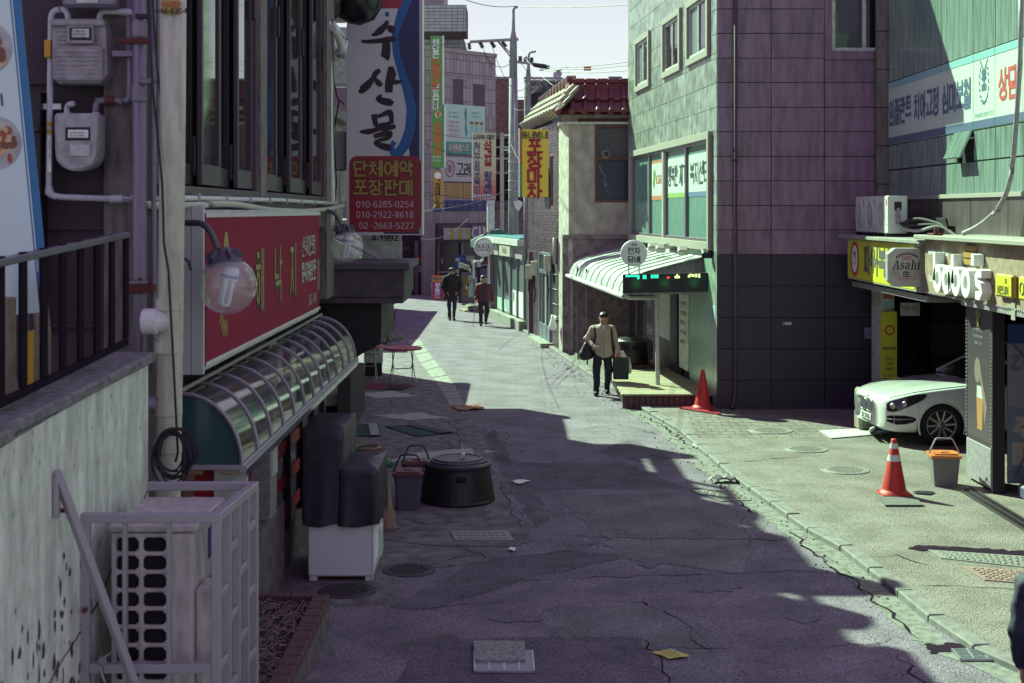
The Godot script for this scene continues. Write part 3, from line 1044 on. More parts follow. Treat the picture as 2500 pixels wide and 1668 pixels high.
	for k in 3:
		var y: float = [.52, .86, 1.2][k]
		bpart("door_stripe", V(-2.348, y, -13.76), V(-2.34, y + .13, -15.9), "red", dr, .001)
		st = S()
		for a in 2:
			letters(st, "안주일체" if a else "식사", .075, V(-2.338, y + .065, -14.1 - a * 1.0), V(0, 0, -1), UP, .12)
		put("lettering", st, "silver", dr)
	for k in 4:
		bpart("mullion", V(-2.35, .42, -14.8 - k * .9), V(-2.31, 2.4, -14.86 - k * .9), "window_dark", dr)
	bpart("banner", V(-2.33, 1.5, -16.3), V(-2.3, 2.2, -17.0), "white_dirty", t)
	write_down(t, "식사", .2, V(-2.297, 2.1, -16.5), V(0, 0, -1), UP, "red", .12)
	bpart("neon_sign_board", V(-2.34, 1.55, -14.0), V(-2.31, 1.95, -14.9), mk("sign_orange", .3, .1, .02, .4), t)
	# red fascia sign
	t = thing("fascia_sign", "long faded red restaurant sign box above the curved awning", "sign", V(-2.2, 3.1, -12.9))
	bpart("box", V(-2.33, 2.58, -9.93), V(-2.155, 3.71, -15.85), "white_dirty", t, .006)
	bpart("end_cover", V(-2.34, 2.56, -9.9), V(-2.24, 3.74, -9.94), mk("end_panel", .48, .49, .48, .5), t, .004)
	bpart("end_cover", V(-2.236, 2.56, -9.9), V(-2.148, 3.74, -9.94), "end_panel", t, .004)
	bpart("sign_sheet", V(-2.155, 2.62, -9.97), V(-2.145, 3.68, -15.82), "sign_red", t, .001)
	st = S()
	var st2 := S()
	for k in 118:
		var d := 9.97 + k * .05
		bx(st, V(-2.148, 3.655, -d), V(-2.136, 3.69, -d - .032), .003)
		bx(st2, V(-2.148, 2.61, -d), V(-2.136, 2.64, -d - .036), .003)
	put("edge_trim", st, "pvc_white", t)
	put("edge_trim", st2, "pvc_white", t)
	var o := V(-2.143, 3.12, 0)
	var back := V(0, 0, -1)
	for k in 3:
		var d: float = [12.1, 13.05, 13.95][k]
		write(t, ["해", "낙", "지"][k], .5, o + back * d + V(-.0005, -.015, 0), back, UP, "ink", .17, .8)
		write(t, ["해", "낙", "지"][k], .5, o + back * d + V(.001, 0, 0), back, UP, "gold", .085, .8)
	write(t, "산낙지연포탕", .2, o + back * 15.0 + V(0, .22, 0), back, UP, "silver", .1, .72)
	write(t, "통낙지볶음전문", .2, o + back * 15.0 + V(0, -.05, 0), back, UP, "silver", .12, .66)
	write(t, "공항점 2662-4949", .12, o + back * 15.1 + V(0, -.36, 0), back, UP, "silver", .1, .8)
	st = S()
	for k in 5:
		var a := PI * (1.5 + (k - 3) * .09)
		slab(st, ellipse(.022, .07, 12), o + back * 10.62 + V(.001 + k * .0003, 0, 0) + V(0, sin(a) * .3, 0) + back * cos(a) * .2, (back * cos((k - 3) * .25) + UP * sin((k - 3) * .25)), (UP * cos((k - 3) * .25) - back * sin((k - 3) * .25)))
	slab(st, ellipse(.09, .13), o + back * 10.66 + V(.001, .3, 0), back, UP)
	put("emblem", st, "gold", t)
	st = S()
	tube(st, arc(o + back * 15.72 + V(.004, -.12, 0), back * .06, UP * .17, 0, TAU, 16), .004, 4)
	put("ring_mark", st, "silver", t)
	# arched awning
	t = thing("arched_awning", "smoky arched polycarbonate awning with metal ribs under the red sign", "awning", V(-2.3, 2.4, -13.5))
	var prof := []
	for k in 9:
		var a := PI * .5 * k / 8.0
		prof.append(W(-2.3 + .42 * sin(a), 1.93 + .5 * cos(a)))
	for k in 13:
		var d := 9.9 + k * .597
		st = S()
		var pts := []
		for p in prof:
			pts.append(V(p.x, p.y, -d))
		tube(st, pts, .017, 6)
		put("rib", st, "rib", t)
		if k == 12:
			break
		st = S(true)
		for i in 8:
			quad(st, V(prof[i].x, prof[i].y, -d), V(prof[i + 1].x, prof[i + 1].y, -d), V(prof[i + 1].x, prof[i + 1].y, -d - .597), V(prof[i].x, prof[i].y, -d - .597))
		put("glazing_panel", st, "polycarbonate", t)
	st = S()
	bx(st, V(-1.9, 1.88, -9.88), V(-1.86, 1.94, -17.1), .006)
	bx(st, V(-1.857, 1.9, -9.88), V(-1.845, 1.925, -17.1), .003)
	put("gutter_bar", st, "galv", t)
	st = S()
	for k in 130:
		slab(st, ellipse(.026, .028, 8), V(-1.852, 1.875 + rng.randf_range(-.004, .004), -9.95 - k * .055), back, UP, .004)
	stuff(put("scallop_trim", st, "polycarbonate", t))
	st = S()
	slab(st, PackedVector2Array([W(-2.3, 1.93), W(-1.88, 1.93), W(-1.9, 2.12), W(-1.98, 2.27), W(-2.1, 2.38), W(-2.3, 2.42)]), V(0, 0, -9.91), RT, UP, .004)
	put("end_panel", st, mk("teal_glass", .03, .1, .11, .1, 0, {a = .75}), t)
	bpart("end_bar", V(-2.32, 1.9, -9.88), V(-1.88, 1.935, -9.93), "galv", t)
	st = S()
	for x in [-2.2, -1.98]:
		box(st, V(x, 1.885, -9.875), V(.1, .025, .012), .003)
	put("hinge", st, mk("brass", .35, .27, .12, .4, .6), t)
	st = S()
	for k in 110:
		box(st, V(-2.29, 2.46, -9.9 - k * .066), V(.02, .03, .04), .004)
	stuff(put("upper_trim", st, "galv", t))
	# white side boards under the awning end
	t = thing("sign_board_stack", "white and red boards standing under the awning end", "board", V(-2.15, 0, -10.2))
	bpart("board", V(-2.14, 0, -10.2), V(-1.9, 1.86, -10.24), "white_dirty", t)
	bpart("board", V(-2.3, 0, -10.3), V(-2.13, 1.86, -10.34), "red", t)
	# two globe lamps on arms
	for k in 2:
		var d: float = [9.6, 16.8][k]
		var c := V(-1.92 if k == 0 else -1.955, [3.2, 3.29][k], -d)
		t = thing("globe_lamp", ["clear globe lamp with coiled tube bulb before the red sign", "clear globe lamp on bent arm beside the granite canopy"][k], "lamp", c, "globe lamps over the shop fronts")
		st = S()
		tube(st, bend([c + V(-.44, .42, -.04 if k else -.3), c + V(-.13, .42, 0), c + V(-.05, .19, 0)], .13, 6), .022, 10)
		put("arm", st, "lamp_cap", t)
		st = S()
		var tilt := Basis(Vector3.BACK, .12)
		lathe(st, c, [W(0, .26), W(.04, .26), W(.05, .23), W(.115, .17), W(.12, .135), W(.0, .13)], 20, tilt)
		for q in 6:
			box(st, c + tilt * (Basis(UP, q * TAU / 6) * V(.085, .205, 0)), V(.08, .06, .012), .003, tilt * Basis(UP, q * TAU / 6) * Basis(Vector3.BACK, -.7))
		put("cap", st, "lamp_cap", t)
		st = S(true)
		var pr := []
		for q in 17:
			var a := lerpf(.62, PI, q / 16.0)
			pr.append(W(sin(a) * .195, cos(a) * .195))
		lathe(st, c, pr, 32)
		put("globe", st, "globe", t)
		st = S()
		lathe(st, c, [W(0, .13), W(.045, .13), W(.06, .1), W(.06, .04), W(0, .035)], 18, Basis(Vector3.BACK, -.2))
		var holder := put("bulb_holder", st, "bulb", t)
		st = S()
		lathe(st, c, [W(.0605, .075), W(.062, .07), W(.062, .055), W(.0605, .05)], 18, Basis(Vector3.BACK, -.2))
		put("label_ring", st, mk("label_blue", .1, .2, .35, .4), holder)
		for q in 4:
			st = S()
			var bs := Basis(Vector3.BACK, -.2) * Basis(UP, q * PI / 2 + .5)
			tube(st, bend([c + bs * V(.028, .04, .022), c + bs * V(.028, -.135, .022), c + bs * V(.028, -.135, -.022), c + bs * V(.028, .04, -.022)], .022, 4), .011, 8)
			put("bulb_tube", st, "bulb", t)
	# tall hanging sign of the fish restaurant
	fish_sign()
	# granite canopy between the two houses
	t = thing("stone_canopy", "grey granite entrance canopy slab jutting over the forecourt", "canopy", V(-1.9, 2.55, -18.9))
	bpart("fascia", V(-2.6, 2.58, -18.5), V(-1.4, 2.94, -20.2), "granite_dim", t, .008)
	bpart("coping", V(-2.6, 2.94, -18.44), V(-1.33, 3.03, -20.3), mk("coping_dark", .13, .1, .13, .7, 0, {t = "speck", s = 3.0}), t, .008)
	bpart("lower_course", V(-2.6, 2.5, -18.52), V(-1.42, 2.58, -20.1), "granite_dim", t, .006)
	t = thing("black_tarpaulin", "black plastic sheet hung under the granite canopy", "tarpaulin", V(-2.2, 1.8, -19.0))
	st = S()
	slab(st, PackedVector2Array([W(-2.6, 2.5), W(-1.72, 2.49), W(-1.735, 1.95), W(-1.98, 1.82), W(-2.2, 1.68), W(-2.6, 1.65)]), V(0, 0, -18.7), RT, UP, .01)
	slab(st, PackedVector2Array([W(0, 2.49), W(2.0, 2.45), W(2.0, 2.0), W(0, 1.95)]), V(-1.72, 0, -18.7), back, UP, .01)
	put("sheet", st, "tarp_black", t)
	# the second house, set back; its upper steps are shaped for the lane shadow
	t = thing("tall_house", "tall plain building set back behind the shop signs", "building", V(-7, 0, -27))
	mk("wall_beige", .3, .26, .26, .9, 0, {t = "blotch", s = V(1, .3, 1)})
	bpart("wall", V(-12, 0, -18.7), V(-3.6, 3.3, -33.3), "wall_beige", t, 0)
	bpart("wall", V(-12, 3.3, -18.7), V(-3.6, 5.7, -30.2), "wall_beige", t, 0)
	bpart("wall", V(-12, 5.7, -18.7), V(-3.6, 7.4, -28.5), "wall_beige", t, 0)
	bpart("added_roof_block", V(-12, 7.4, -18.7), V(-3.6, 8.1, -26.9), "wall_beige", t, 0)  # unseen roof blocks, added to set where the road shadow ends
	bpart("added_roof_block", V(-8, 8.1, -22.2), V(-3.9, 9.4, -24.6), "wall_beige", t, 0)
	for k in 19:  # out-of-view parapet, added so its gaps break the shadow edge
		bpart("added_parapet_post", V(-3.7, 8.1, -18.8 - k * .44), V(-3.62, 8.62, -18.9 - k * .44), "concrete", t)
	bpart("added_parapet_rail", V(-3.72, 8.62, -18.75), V(-3.6, 8.7, -26.9), "concrete", t)
	for k in 3:  # unseen tanks, added to make the shadow outline uneven
		st = S()
		lathe(st, V(-4.5, 8.1, [-19.6, -21.2, -25.6][k]), [W(.6, 0), W(.65, .3), W(.65, 1.1), W(.4, 1.35), W(0, 1.4)], 20)
		put("added_roof_tank", st, "plastic_pale", t)
	for k in 3:
		bpart("shop_window", V(-3.62, .5, -20.0 - k * 4.1), V(-3.56, 2.3, -23.4 - k * 4.1), "glass_dark", t)
	for k in 3:  # ledges added to run past each step and spike its shadow
		bpart("added_ledge", V(-3.6, [3.1, 5.5, 7.5][k], -18.7), V(-3.35, [3.3, 5.7, 7.7][k], [-33.5, -30.4, -28.7][k]), "concrete", t)
	for k in 2:  # hidden signs, added for the spikes in the lane shadow
		var y: float = [3.9, 6.2][k]
		t = thing("added_blade_sign", ["added projecting sign casting a shadow spike from the set-back building, lower", "added projecting sign casting a shadow spike from the set-back building, upper"][k], "sign", V(-2.9, y, -32.2))
		bpart("sign_box", V(-3.6, y, -29.8 + k * 2.0), V(-2.7, y + 1.1, -30.1 + k * 2.0), "white_dirty", t)
		bpart("sign_frame", V(-3.6, y - .06, -29.78 + k * 2.0), V(-2.7, y, -30.12 + k * 2.0), "steel", t)
	# low house after it, and the corner building at the end of the lane
	t = thing("low_house", "low shop house farther along the shaded side", "building", V(-8, 0, -46))
	bpart("wall", V(-13, 0, -40.5), V(-5.6, 3.3, -55.5), "plaster_dim", t, 0)
	bpart("roof", V(-13.2, 3.3, -40.2), V(-5.3, 3.42, -55.7), "concrete", t)
	bpart("door", V(-5.64, .1, -43), V(-5.57, 2.3, -45.5), "glass_dark", t)
	# striped and red awnings glimpsed over the granite canopy
	t = thing("striped_awning", "grey and white striped curved awning behind the granite canopy", "awning", V(-2.6, 3.0, -24))
	for k in 9:
		st = S()
		for i in 8:
			var a0 := PI * .5 * i / 8.0
			var a1 := PI * .5 * (i + 1) / 8.0
			for e in [0]:
				quad(st, V(-3.6 + 1.35 * sin(a0), 2.75 + .75 * cos(a0), -21.2 - k * .26), V(-3.6 + 1.35 * sin(a1), 2.75 + .75 * cos(a1), -21.2 - k * .26), V(-3.6 + 1.35 * sin(a1), 2.75 + .75 * cos(a1), -21.2 - k * .26 - .24), V(-3.6 + 1.35 * sin(a0), 2.75 + .75 * cos(a0), -21.2 - k * .26 - .24))
		put("stripe", st, mk("stripe_pale", .36, .42, .42, .4) if k % 2 == 0 else mk("stripe_grey", .12, .13, .15, .4), t)
	t = thing("red_awning", "folded red and orange cloth awning beyond the striped one", "awning", V(-2.2, 3.0, -27))
	for k in 3:
		st = S()
		slab(st, PackedVector2Array([W(-3.6, 3.75 - k * .12), W(-2.1 + k * .12, 2.95 - k * .1), W(-2.06 + k * .12, 2.84 - k * .1), W(-3.6, 3.62 - k * .12)]), V(0, 0, -24.5 - k * .6), RT, UP, .55)
		put("awning_fold", st, ["red", mk("awning_orange", .4, .11, .05, .7), mk("awning_brown", .2, .07, .05, .7)][k], t)
	st = S()
	tube(st, [V(-2.62, 3.4, -19.9), V(-1.75, 2.98, -19.9)], .02, 6)
	put("awning_strut", st, "galv", t)

func fish_sign() -> void:
	var z := -19.75
	var t := thing("vertical_sign", "tall vertical white and blue seafood sign with red phone panel", "sign", V(-1.8, 3.4, z))
	var x0 := -2.299
	var x1 := -1.246
	var yb := 3.367
	bpart("sign_box", V(x0, yb, z - .02), V(x1, 6.8, z - .28), mk("sign_white", .56, .53, .57, .45), t)
	bpart("edge_strip", V(x1 - .012, yb, z), V(x1 + .006, 6.8, z - .29), "pvc_white", t)
	var f := func(x: float, y: float) -> Vector2:
		return W((x - 1175.0) * .00605, 6.6346 - y * .00605)
	# x, y below are taken off the sign face (its left edge is 795, its right 969, a unit is 6 mm)
	var o := V(0, 0, z - .02)
	var blue := PackedVector2Array()
	for p in [[962, -20], [962, 537], [880, 537], [940, 352], [936, 330], [948, 290], [950, 250], [940, 205], [925, 165], [914, 120], [912, 80], [925, 40], [945, 0], [940, -20]]:
		blue.append(f.call(p[0], p[1]))
	var st := S()
	slab(st, blue, o + V(0, 0, .002), RT, UP)
	put("blue_field", st, mk("sign_navy", .012, .012, .09, .4), t)
	st = S()
	var wave := []
	var ws := []
	for p in [[938, -15, 15], [932, 0, 16], [918, 40, 13], [906, 80, 10], [909, 120, 11], [921, 165, 12], [935, 205, 14], [944, 250, 14], [941, 295, 15], [930, 330, 16], [917, 348, 15], [903, 352, 11], [897, 342, 9], [900, 332, 8], [905, 325, 8]]:
		wave.append(f.call(p[0], p[1]))
		ws.append(p[2] * .0061 * 1.5)
	stroke(st, wave, ws, o + V(0, 0, .0035), RT, UP)
	slab(st, moved(ellipse(.03, .038, 14), f.call(888, 32)), o + V(0, 0, .004), RT, UP)
	put("blue_wave", st, mk("sign_blue", .01, .09, .3, .4), t)
	# brush lettering, strokes swelling and thinning
	st = S()
	var lift := .005
	for s in [[[889, 47, 8], [884, 58, 12], [872, 70, 17], [860, 78, 10], [852, 80, 3]], [[890, 60, 8], [897, 66, 18], [903, 70, 12], [906, 72, 2]], [[829, 94, 6], [845, 95, 9], [870, 93, 11], [893, 90, 14], [908, 89, 8]], [[886, 92, 16], [886, 112, 20], [884, 130, 21], [883, 133, 17]],
			[[872, 160, 9], [862, 168, 13], [855, 180, 11], [842, 196, 18], [828, 207, 16], [824, 206, 6]], [[858, 178, 6], [868, 190, 14], [876, 196, 9]], [[896, 152, 10], [898, 170, 22], [893, 190, 19], [892, 212, 17]], [[896, 188, 12], [910, 188, 11], [922, 187, 4]], [[876, 217, 4], [868, 226, 12], [880, 232, 16], [895, 234, 18], [900, 230, 8]],
			[[858, 262, 14], [860, 275, 12], [864, 288, 10], [880, 286, 10], [896, 284, 11]], [[866, 268, 8], [880, 262, 10], [894, 258, 14], [898, 272, 11], [897, 284, 10]], [[826, 302, 6], [845, 302, 13], [870, 296, 9], [895, 292, 13], [908, 290, 8]], [[884, 294, 12], [884, 304, 10]],
			[[858, 314, 10], [875, 308, 12], [894, 306, 12], [890, 316, 11], [870, 322, 8], [862, 328, 9], [874, 334, 14], [888, 338, 17], [898, 340, 10]]]:
		var line := []
		ws = []
		for p in s:
			line.append(f.call(p[0], p[1]))
			ws.append(p[2] * .0061)
		# finer steps along the stroke
		var fine := []
		var fw := []
		for i in line.size() - 1:
			for k in 4:
				var u := k / 4.0
				fine.append((line[i] as Vector2).cubic_interpolate(line[i + 1], line[maxi(i - 1, 0)], line[mini(i + 2, line.size() - 1)], u))
				fw.append(lerpf(ws[i], ws[i + 1], u))
		fine.append(line[-1])
		fw.append(ws[-1])
		stroke(st, fine, fw, o + V(0, 0, lift), RT, UP)
		lift += .00015
	put("lettering", st, "ink", t)
	# the syllable above, cut by the frame of the view
	st = S()
	slab(st, moved(rounded(.4, .2, .09), f.call(890, 2)), o + V(0, 0, .005), RT, UP)
	put("red_stamp", st, mk("stamp_red", .3, .008, .04, .4), t)
	# phone panel
	st = S()
	var c: Vector2 = (f.call(801, 358) + f.call(966, 533)) * .5
	slab(st, moved(rounded(-1.265 - -2.263, 4.468 - 3.41, .11), c), o + V(0, 0, .006), RT, UP)
	put("phone_panel", st, mk("panel_red", .26, .004, .022, .4), t)
	for k in 2:
		var p: Vector2 = f.call(881, [387, 431][k])
		write(t, ["단체예약", "포장판매"][k], .2, o + V(p.x, p.y, .0055), RT, UP, "black", .26, .96)
		write(t, ["단체예약", "포장판매"][k], .2, o + V(p.x, p.y, .0085), RT, UP, "gold", .155, .96)
	for k in 3:
		var p: Vector2 = f.call([883, 883, 887][k], [469, 493, 518][k])
		write(t, ["010-6285-0254", "010-2922-8618", "02 -2663-5227"][k], .088, o + V(p.x, p.y, .006), RT, UP, mk("print_lilac", .5, .42, .52, .5), .1, .98)
	# lower plate of another sign behind it
	t = thing("number_plate_sign", "white phone number board peeking below the seafood sign", "sign", V(-1.85, 3.2, -20.1))
	bpart("board", V(-2.12, 3.0, -20.15), V(-1.57, 3.42, -20.2), "white_dirty", t)
	write(t, "4-1992", .09, V(-1.8, 3.32, -20.148), RT, UP, "ink", .12)

# ---------------------------------------------------------------- pipes, meters, machines on the shaded side
func pipe_thing(called: String, label: String, pts: Array, r: float, m: String, cat := "pipe") -> Node3D:
	var t := thing(called, label, cat, pts[0])
	var st := S(true)
	tube(st, pts, r, 14)
	put("pipe_run", st, m, t)
	return t

func collar(t: Node3D, at: Vector3, r: float, h: float, m: String, axis := Basis.IDENTITY, called := "collar") -> void:
	var st := S()
	lathe(st, at, [W(0, h * .5), W(r * .94, h * .5), W(r, h * .42), W(r, -h * .42), W(r * .94, -h * .5), W(0, -h * .5)], 18, axis)
	put(called, st, m, t)

func build_left_objects() -> void:
	var st: SurfaceTool
	var side := Basis(Vector3.BACK, PI / 2)
	# big cream downpipe
	var t := pipe_thing("downpipe", "thick cream plastic downpipe with joint collars by the railing end", [V(-2.047, 5.136, -8.6), V(-2.053, 4.187, -8.6), V(-2.068, 2.87, -8.6), V(-2.087, 1.684, -8.6), V(-2.095, .103, -8.6)], .077, "pvc")
	for c in [[686, 714, 389], [784, 812, 388], [918, 955, 386], [1008, 1040, 385]]:
		collar(t, V((c[2] - 1175.0) * .002635, 3.7 - ((c[0] + c[1]) * .5 - 485.0) * .002635, -8.6), .084, (c[1] - c[0]) * .002635, "pvc")
	var pt := S()
	tube(pt, [V(-2.074, 3.033, -8.6), V(-2.167, 3.04, -8.52)], .07, 16)
	put("branch", pt, "pvc_white", t)
	collar(t, V(-2.167, 3.04, -8.52), .078, .09, "pvc_white", Basis(Vector3.BACK, PI / 2), "branch_collar")
	pt = S(true)
	tube(pt, bend([V(-2.121, 2.459, -8.62), V(-2.121, 2.53, -8.62), V(-2.239, 2.558, -8.45)], .08, 5), .045, 14)
	put("waste_branch", pt, "pipe_grey", t)
	collar(t, V(-2.208, 2.554, -8.48), .053, .07, "pipe_grey", side, "branch_collar")
	bpart("sticker", V(-2.096, 4.966, -8.52), V(-1.99, 4.879, -8.515), "gold", t, 0)
	write(t, "644-6204", .033, V(-2.041, 4.899, -8.51), RT, UP, "ink", .12)
	write(t, "이사조아", .03, V(-2.036, 4.938, -8.51), RT, UP, "red", .14)
	small_print(t, V(-2.01, 4.157, -8.53) + V(.02, .25, .02), Vector3.DOWN, RT, .5, 1, .02, "meter")
	# tall grey steel pipes beside it
	t = pipe_thing("steel_pipe", "tall violet-grey steel pipe with rusty flange on the corner pier", [V(-2.363, 5.203, -9), V(-2.358, 3.217, -9), V(-2.352, 2.666, -9)], .042, "pipe_grey")
	for y in [68, 216]:
		collar(t, V((319 - 1175.0) * .002757, 3.7 - (y - 485.0) * .002757, -9.0), .05, .1, "pipe_grey")
	collar(t, V(-2.355, 3.215, -9), .1, .05, "rust_iron", Basis.IDENTITY, "flange")
	collar(t, V(-2.355, 3.253, -9), .085, .018, "pipe_grey", Basis.IDENTITY, "flange")
	for x in [-.07, .0, .07]:
		st = S()
		box(st, V(-2.342, 3.261, -8.95) + V(x, -.03, .0), V(.02, .1, .02), .004)
		put("bolt", st, "rust_iron", t)
	bpart("pipe_clamp", V(-2.484, 4.792, -8.98), V(-2.276, 4.756, -8.95), "rust_iron", t)
	bpart("pipe_clamp", V(-2.374, 4.944, -8.98), V(-2.29, 4.915, -8.95), "black", t)
	st = S(true)
	tube(st, bend([V(-2.352, 4.517, -8.98), V(-2.273, 4.513, -8.94), V(-2.222, 4.532, -8.9)], .03), .022, 10)
	put("tap", st, "pipe_grey", t)
	t = pipe_thing("thin_pipe", "thin violet-grey pipe behind the tall steel pipe", [V(-2.285, 5.211, -9.05), V(-2.279, 3.658, -9.05), V(-2.276, 2.827, -9.05), V(-2.287, 2.688, -9.05)], .017, "pipe_grey")
	t = pipe_thing("gas_pipe", "grey gas pipe dropping between the meters and the steel pipe", bend([V(-2.437, 5.211, -9.05), V(-2.432, 4.393, -9.05), V(-2.523, 4.407, -9.05), V(-2.607, 4.409, -9.08), V(-2.659, 4.404, -9.08), V(-2.659, 4.32, -9.08)], .05), .022, "pipe_grey")
	collar(t, V(-2.559, 4.407, -9.05), .028, .06, "rust_iron", side, "union")
	bpart("bracket", V(-2.534, 4.719, -9.06), V(-2.391, 4.679, -9), "pipe_grey", t)
	t = pipe_thing("gas_pipe", "white gas pipe looping from the upper meter down to the floor band", bend([V(-2.825, 4.906, -9.05), V(-2.825, 4.989, -9.05), V(-2.933, 4.984, -9.05), V(-2.95, 3.811, -9.05), V(-2.897, 3.791, -9.05), V(-2.412, 3.775, -9.05)], .06), .02, "gas_white")
	collar(t, V(-2.515, 3.778, -9.05), .026, .08, "gas_white", side, "coupling")
	collar(t, V(-2.947, 3.83, -9.05), .026, .05, "gas_white", Basis.IDENTITY, "coupling")
	for y in [284, 302]:
		collar(t, V((113.5 - 1175.0) * .0027727, 3.7 - (y - 485.0) * .0027727, -9.05), .0215, .022, "tape_yellow", Basis.IDENTITY, "tape")
	bpart("flow_sticker", V(-2.947, 4.178, -9.024), V(-2.924, 3.946, -9.02), "white", t, 0)
	small_print(t, V(-2.934, 4.073, -9.016), Vector3.DOWN, RT, .17, 1, .018, "red")
	bpart("valve_handle", V(-2.963, 4.787, -9.03), V(-2.92, 4.673, -9), "tape_yellow", t, .006)
	bpart("bracket", V(-3.024, 4.387, -9.08), V(-2.867, 4.345, -9.04), "steel", t)
	t = pipe_thing("gas_pipe", "white gas pipe from the upper meter across to the steel pipe", bend([V(-2.626, 4.906, -9.05), V(-2.626, 4.973, -9.05), V(-2.385, 4.963, -9.02), V(-2.358, 4.913, -9)], .05), .02, "gas_white")
	collar(t, V(-2.457, 4.966, -9.04), .025, .05, "gas_white", side, "coupling")
	t = pipe_thing("gas_elbow", "short open white elbow on top of the lower gas meter", bend([V(-2.834, 4.318, -9.05), V(-2.834, 4.379, -9.05), V(-2.777, 4.381, -9)], .04), .018, "gas_white")
	# the two gas meters
	t = thing("gas_meter", "large studded grey gas meter high on the pebble-dashed wall", "gas meter", V(-2.753, 4.504, -9.05), "gas meters on the end wall")
	var prof := PackedVector2Array([W(-.16, .2), W(.1, .2), W(.165, .17), W(.175, -.14), W(.13, -.2), W(-.13, -.2), W(-.17, -.16), W(-.17, .17)])
	st = S()
	slab(st, prof, V(-2.732, 4.704, -8.98) + V(0, 0, .0), RT, UP, .16)
	put("case", st, "meter", t)
	bpart("case_lid", V(-2.913, 4.913, -9.1), V(-2.569, 4.865, -8.95), "meter", t, .01)
	bpart("case_front", V(-2.878, 4.743, -8.98), V(-2.58, 4.507, -8.93), "meter", t, .02)
	st = S()
	for i in 15:
		for k in 12:
			var q := W(-.14 + i * .0185, .14 - k * .027)
			if absf(q.x + .02) < .07 and (k < 6 and k < 5 or k > 8):
				continue
			box(st, V(-2.732, 4.704, -8.98) + V(q.x + .01, q.y - .01, .055 if k > 3 else .005), Vector3.ONE * .009, .003)
	stuff(put("stud", st, "meter", t))
	bpart("dial_frame", V(-2.8, 4.867, -8.96), V(-2.632, 4.753, -8.93), "meter", t, .006)
	bpart("dial_window", V(-2.778, 4.855, -8.932), V(-2.641, 4.775, -8.925), "black", t, .002)
	bpart("dial_plate", V(-2.761, 4.846, -8.924), V(-2.654, 4.79, -8.92), "white_dirty", t, 0)
	small_print(t, V(-2.704, 4.828, -8.915), RT, UP, .1, 3, .02, "ink")
	t = thing("gas_meter", "smaller smooth pale gas meter below the studded one", "gas meter", V(-2.77, 3.977, -9.05), "gas meters on the end wall")
	prof = PackedVector2Array()
	for k in 25:
		var a := PI + PI * k / 24.0
		prof.append(W(cos(a) * .132, sin(a) * .1 - .085) if k > 0 and k < 24 else W(cos(a) * .136, -.06))
	prof.append_array([W(.142, .16), W(.125, .178), W(-.125, .178), W(-.142, .16)])
	st = S()
	slab(st, prof, V(-2.739, 4.139, -8.95), RT, UP, .14)
	put("case", st, "meter_pale", t)
	var p2 := PackedVector2Array()
	for q in prof:
		p2.append(W(q.x * .9, q.y * .93 + .002))
	st = S()
	slab(st, p2, V(-2.732, 4.138, -8.925), RT, UP, .03)
	put("case_front", st, "meter_pale", t)
	bpart("dial_window", V(-2.803, 4.228, -8.925), V(-2.648, 4.145, -8.918), "black", t, .004)
	bpart("dial_plate", V(-2.784, 4.211, -8.917), V(-2.657, 4.161, -8.912), "white", t, .001)
	small_print(t, V(-2.718, 4.191, -8.908), RT, UP, .1, 2, .018, "ink")
	bpart("sticker", V(-2.772, 4.118, -8.922), V(-2.647, 4.047, -8.915), "white_dirty", t, 0)
	for x in [153, 219]:
		collar(t, V((x - 1175.0) * .00277, 3.7 - (263 - 485.0) * .00277, -9.05), .024, .03, "gas_white", Basis.IDENTITY, "union")
	t = thing("meter_box", "dark electrical box at the top of the end wall", "electrical box", V(-2.655, 4.999, -9))
	bpart("case", V(-2.82, 5.211, -9.05), V(-2.489, 4.979, -8.9), "pipe_grey", t, .02)
	bpart("label_plate", V(-2.723, 5.076, -8.896), V(-2.59, 5.002, -8.89), "white_dirty", t, 0)
	# dark flush door panel and the leaning menu banner
	t = thing("end_door", "plain violet door panel at the end of the landing", "door", V(-2.958, 3.114, -8.9))
	bpart("leaf", V(-3.131, 4.415, -9.15), V(-3.036, 2.933, -9.1), mk("door_violet", .12, .08, .15, .5), t)
	bpart("frame", V(-3.058, 4.457, -9.15), V(-2.986, 2.942, -9), "window_dark", t)
	bpart("top_shelf", V(-3.114, 4.244, -9.1), V(-2.981, 4.202, -8.95), "window_dark", t)
	menu_banner()
	var crates := [[V(-2.457, 3.285, -6.6), V(-2.404, 2.812, -6.9), "tall brown carton behind the railing, closest to the banner"], [V(-2.494, 3.077, -7.4), V(-2.527, 2.709, -7.7), "open brown carton standing behind the railing bars"], [V(-2.384, 2.995, -6.3), V(-2.296, 2.814, -6.5), "low brown carton in front of the taller one"]]
	for c in crates:
		var a: Vector3 = c[0]
		var b: Vector3 = c[1]
		t = thing("carton", c[2], "carton", V((a.x + b.x) * .5, 2.62, a.z), "cartons on the landing")
		bpart("case", V(a.x, 2.62, a.z), V(b.x, a.y, b.z), "carton_brown", t, .006)
		bpart("tape_strip", V((a.x + b.x) * .5 - .02, 2.63, a.z + .002), V((a.x + b.x) * .5 + .02, a.y, a.z - .01), "tape_yellow", t, 0)
		st = S()
		bar(st, V(a.x, a.y, a.z - .05), V(a.x - .02, a.y + .1, a.z - .3), .01, .2, .002)
		put("flap", st, "carton_brown", t)
	# conduits along the floor band
	t = pipe_thing("conduit", "pale straight conduit running below the glazed upper floor", [V(-2.445, 3.787, -9.12), V(-2.27, 3.79, -9.6), V(-2.27, 3.81, -14.0), V(-2.27, 3.8, -18.3)], .02, "pvc_white")
	for k in 8:
		bpart("clip", V(-2.3, 3.77, -10.2 - k), V(-2.24, 3.83, -10.24 - k), "galv", t)
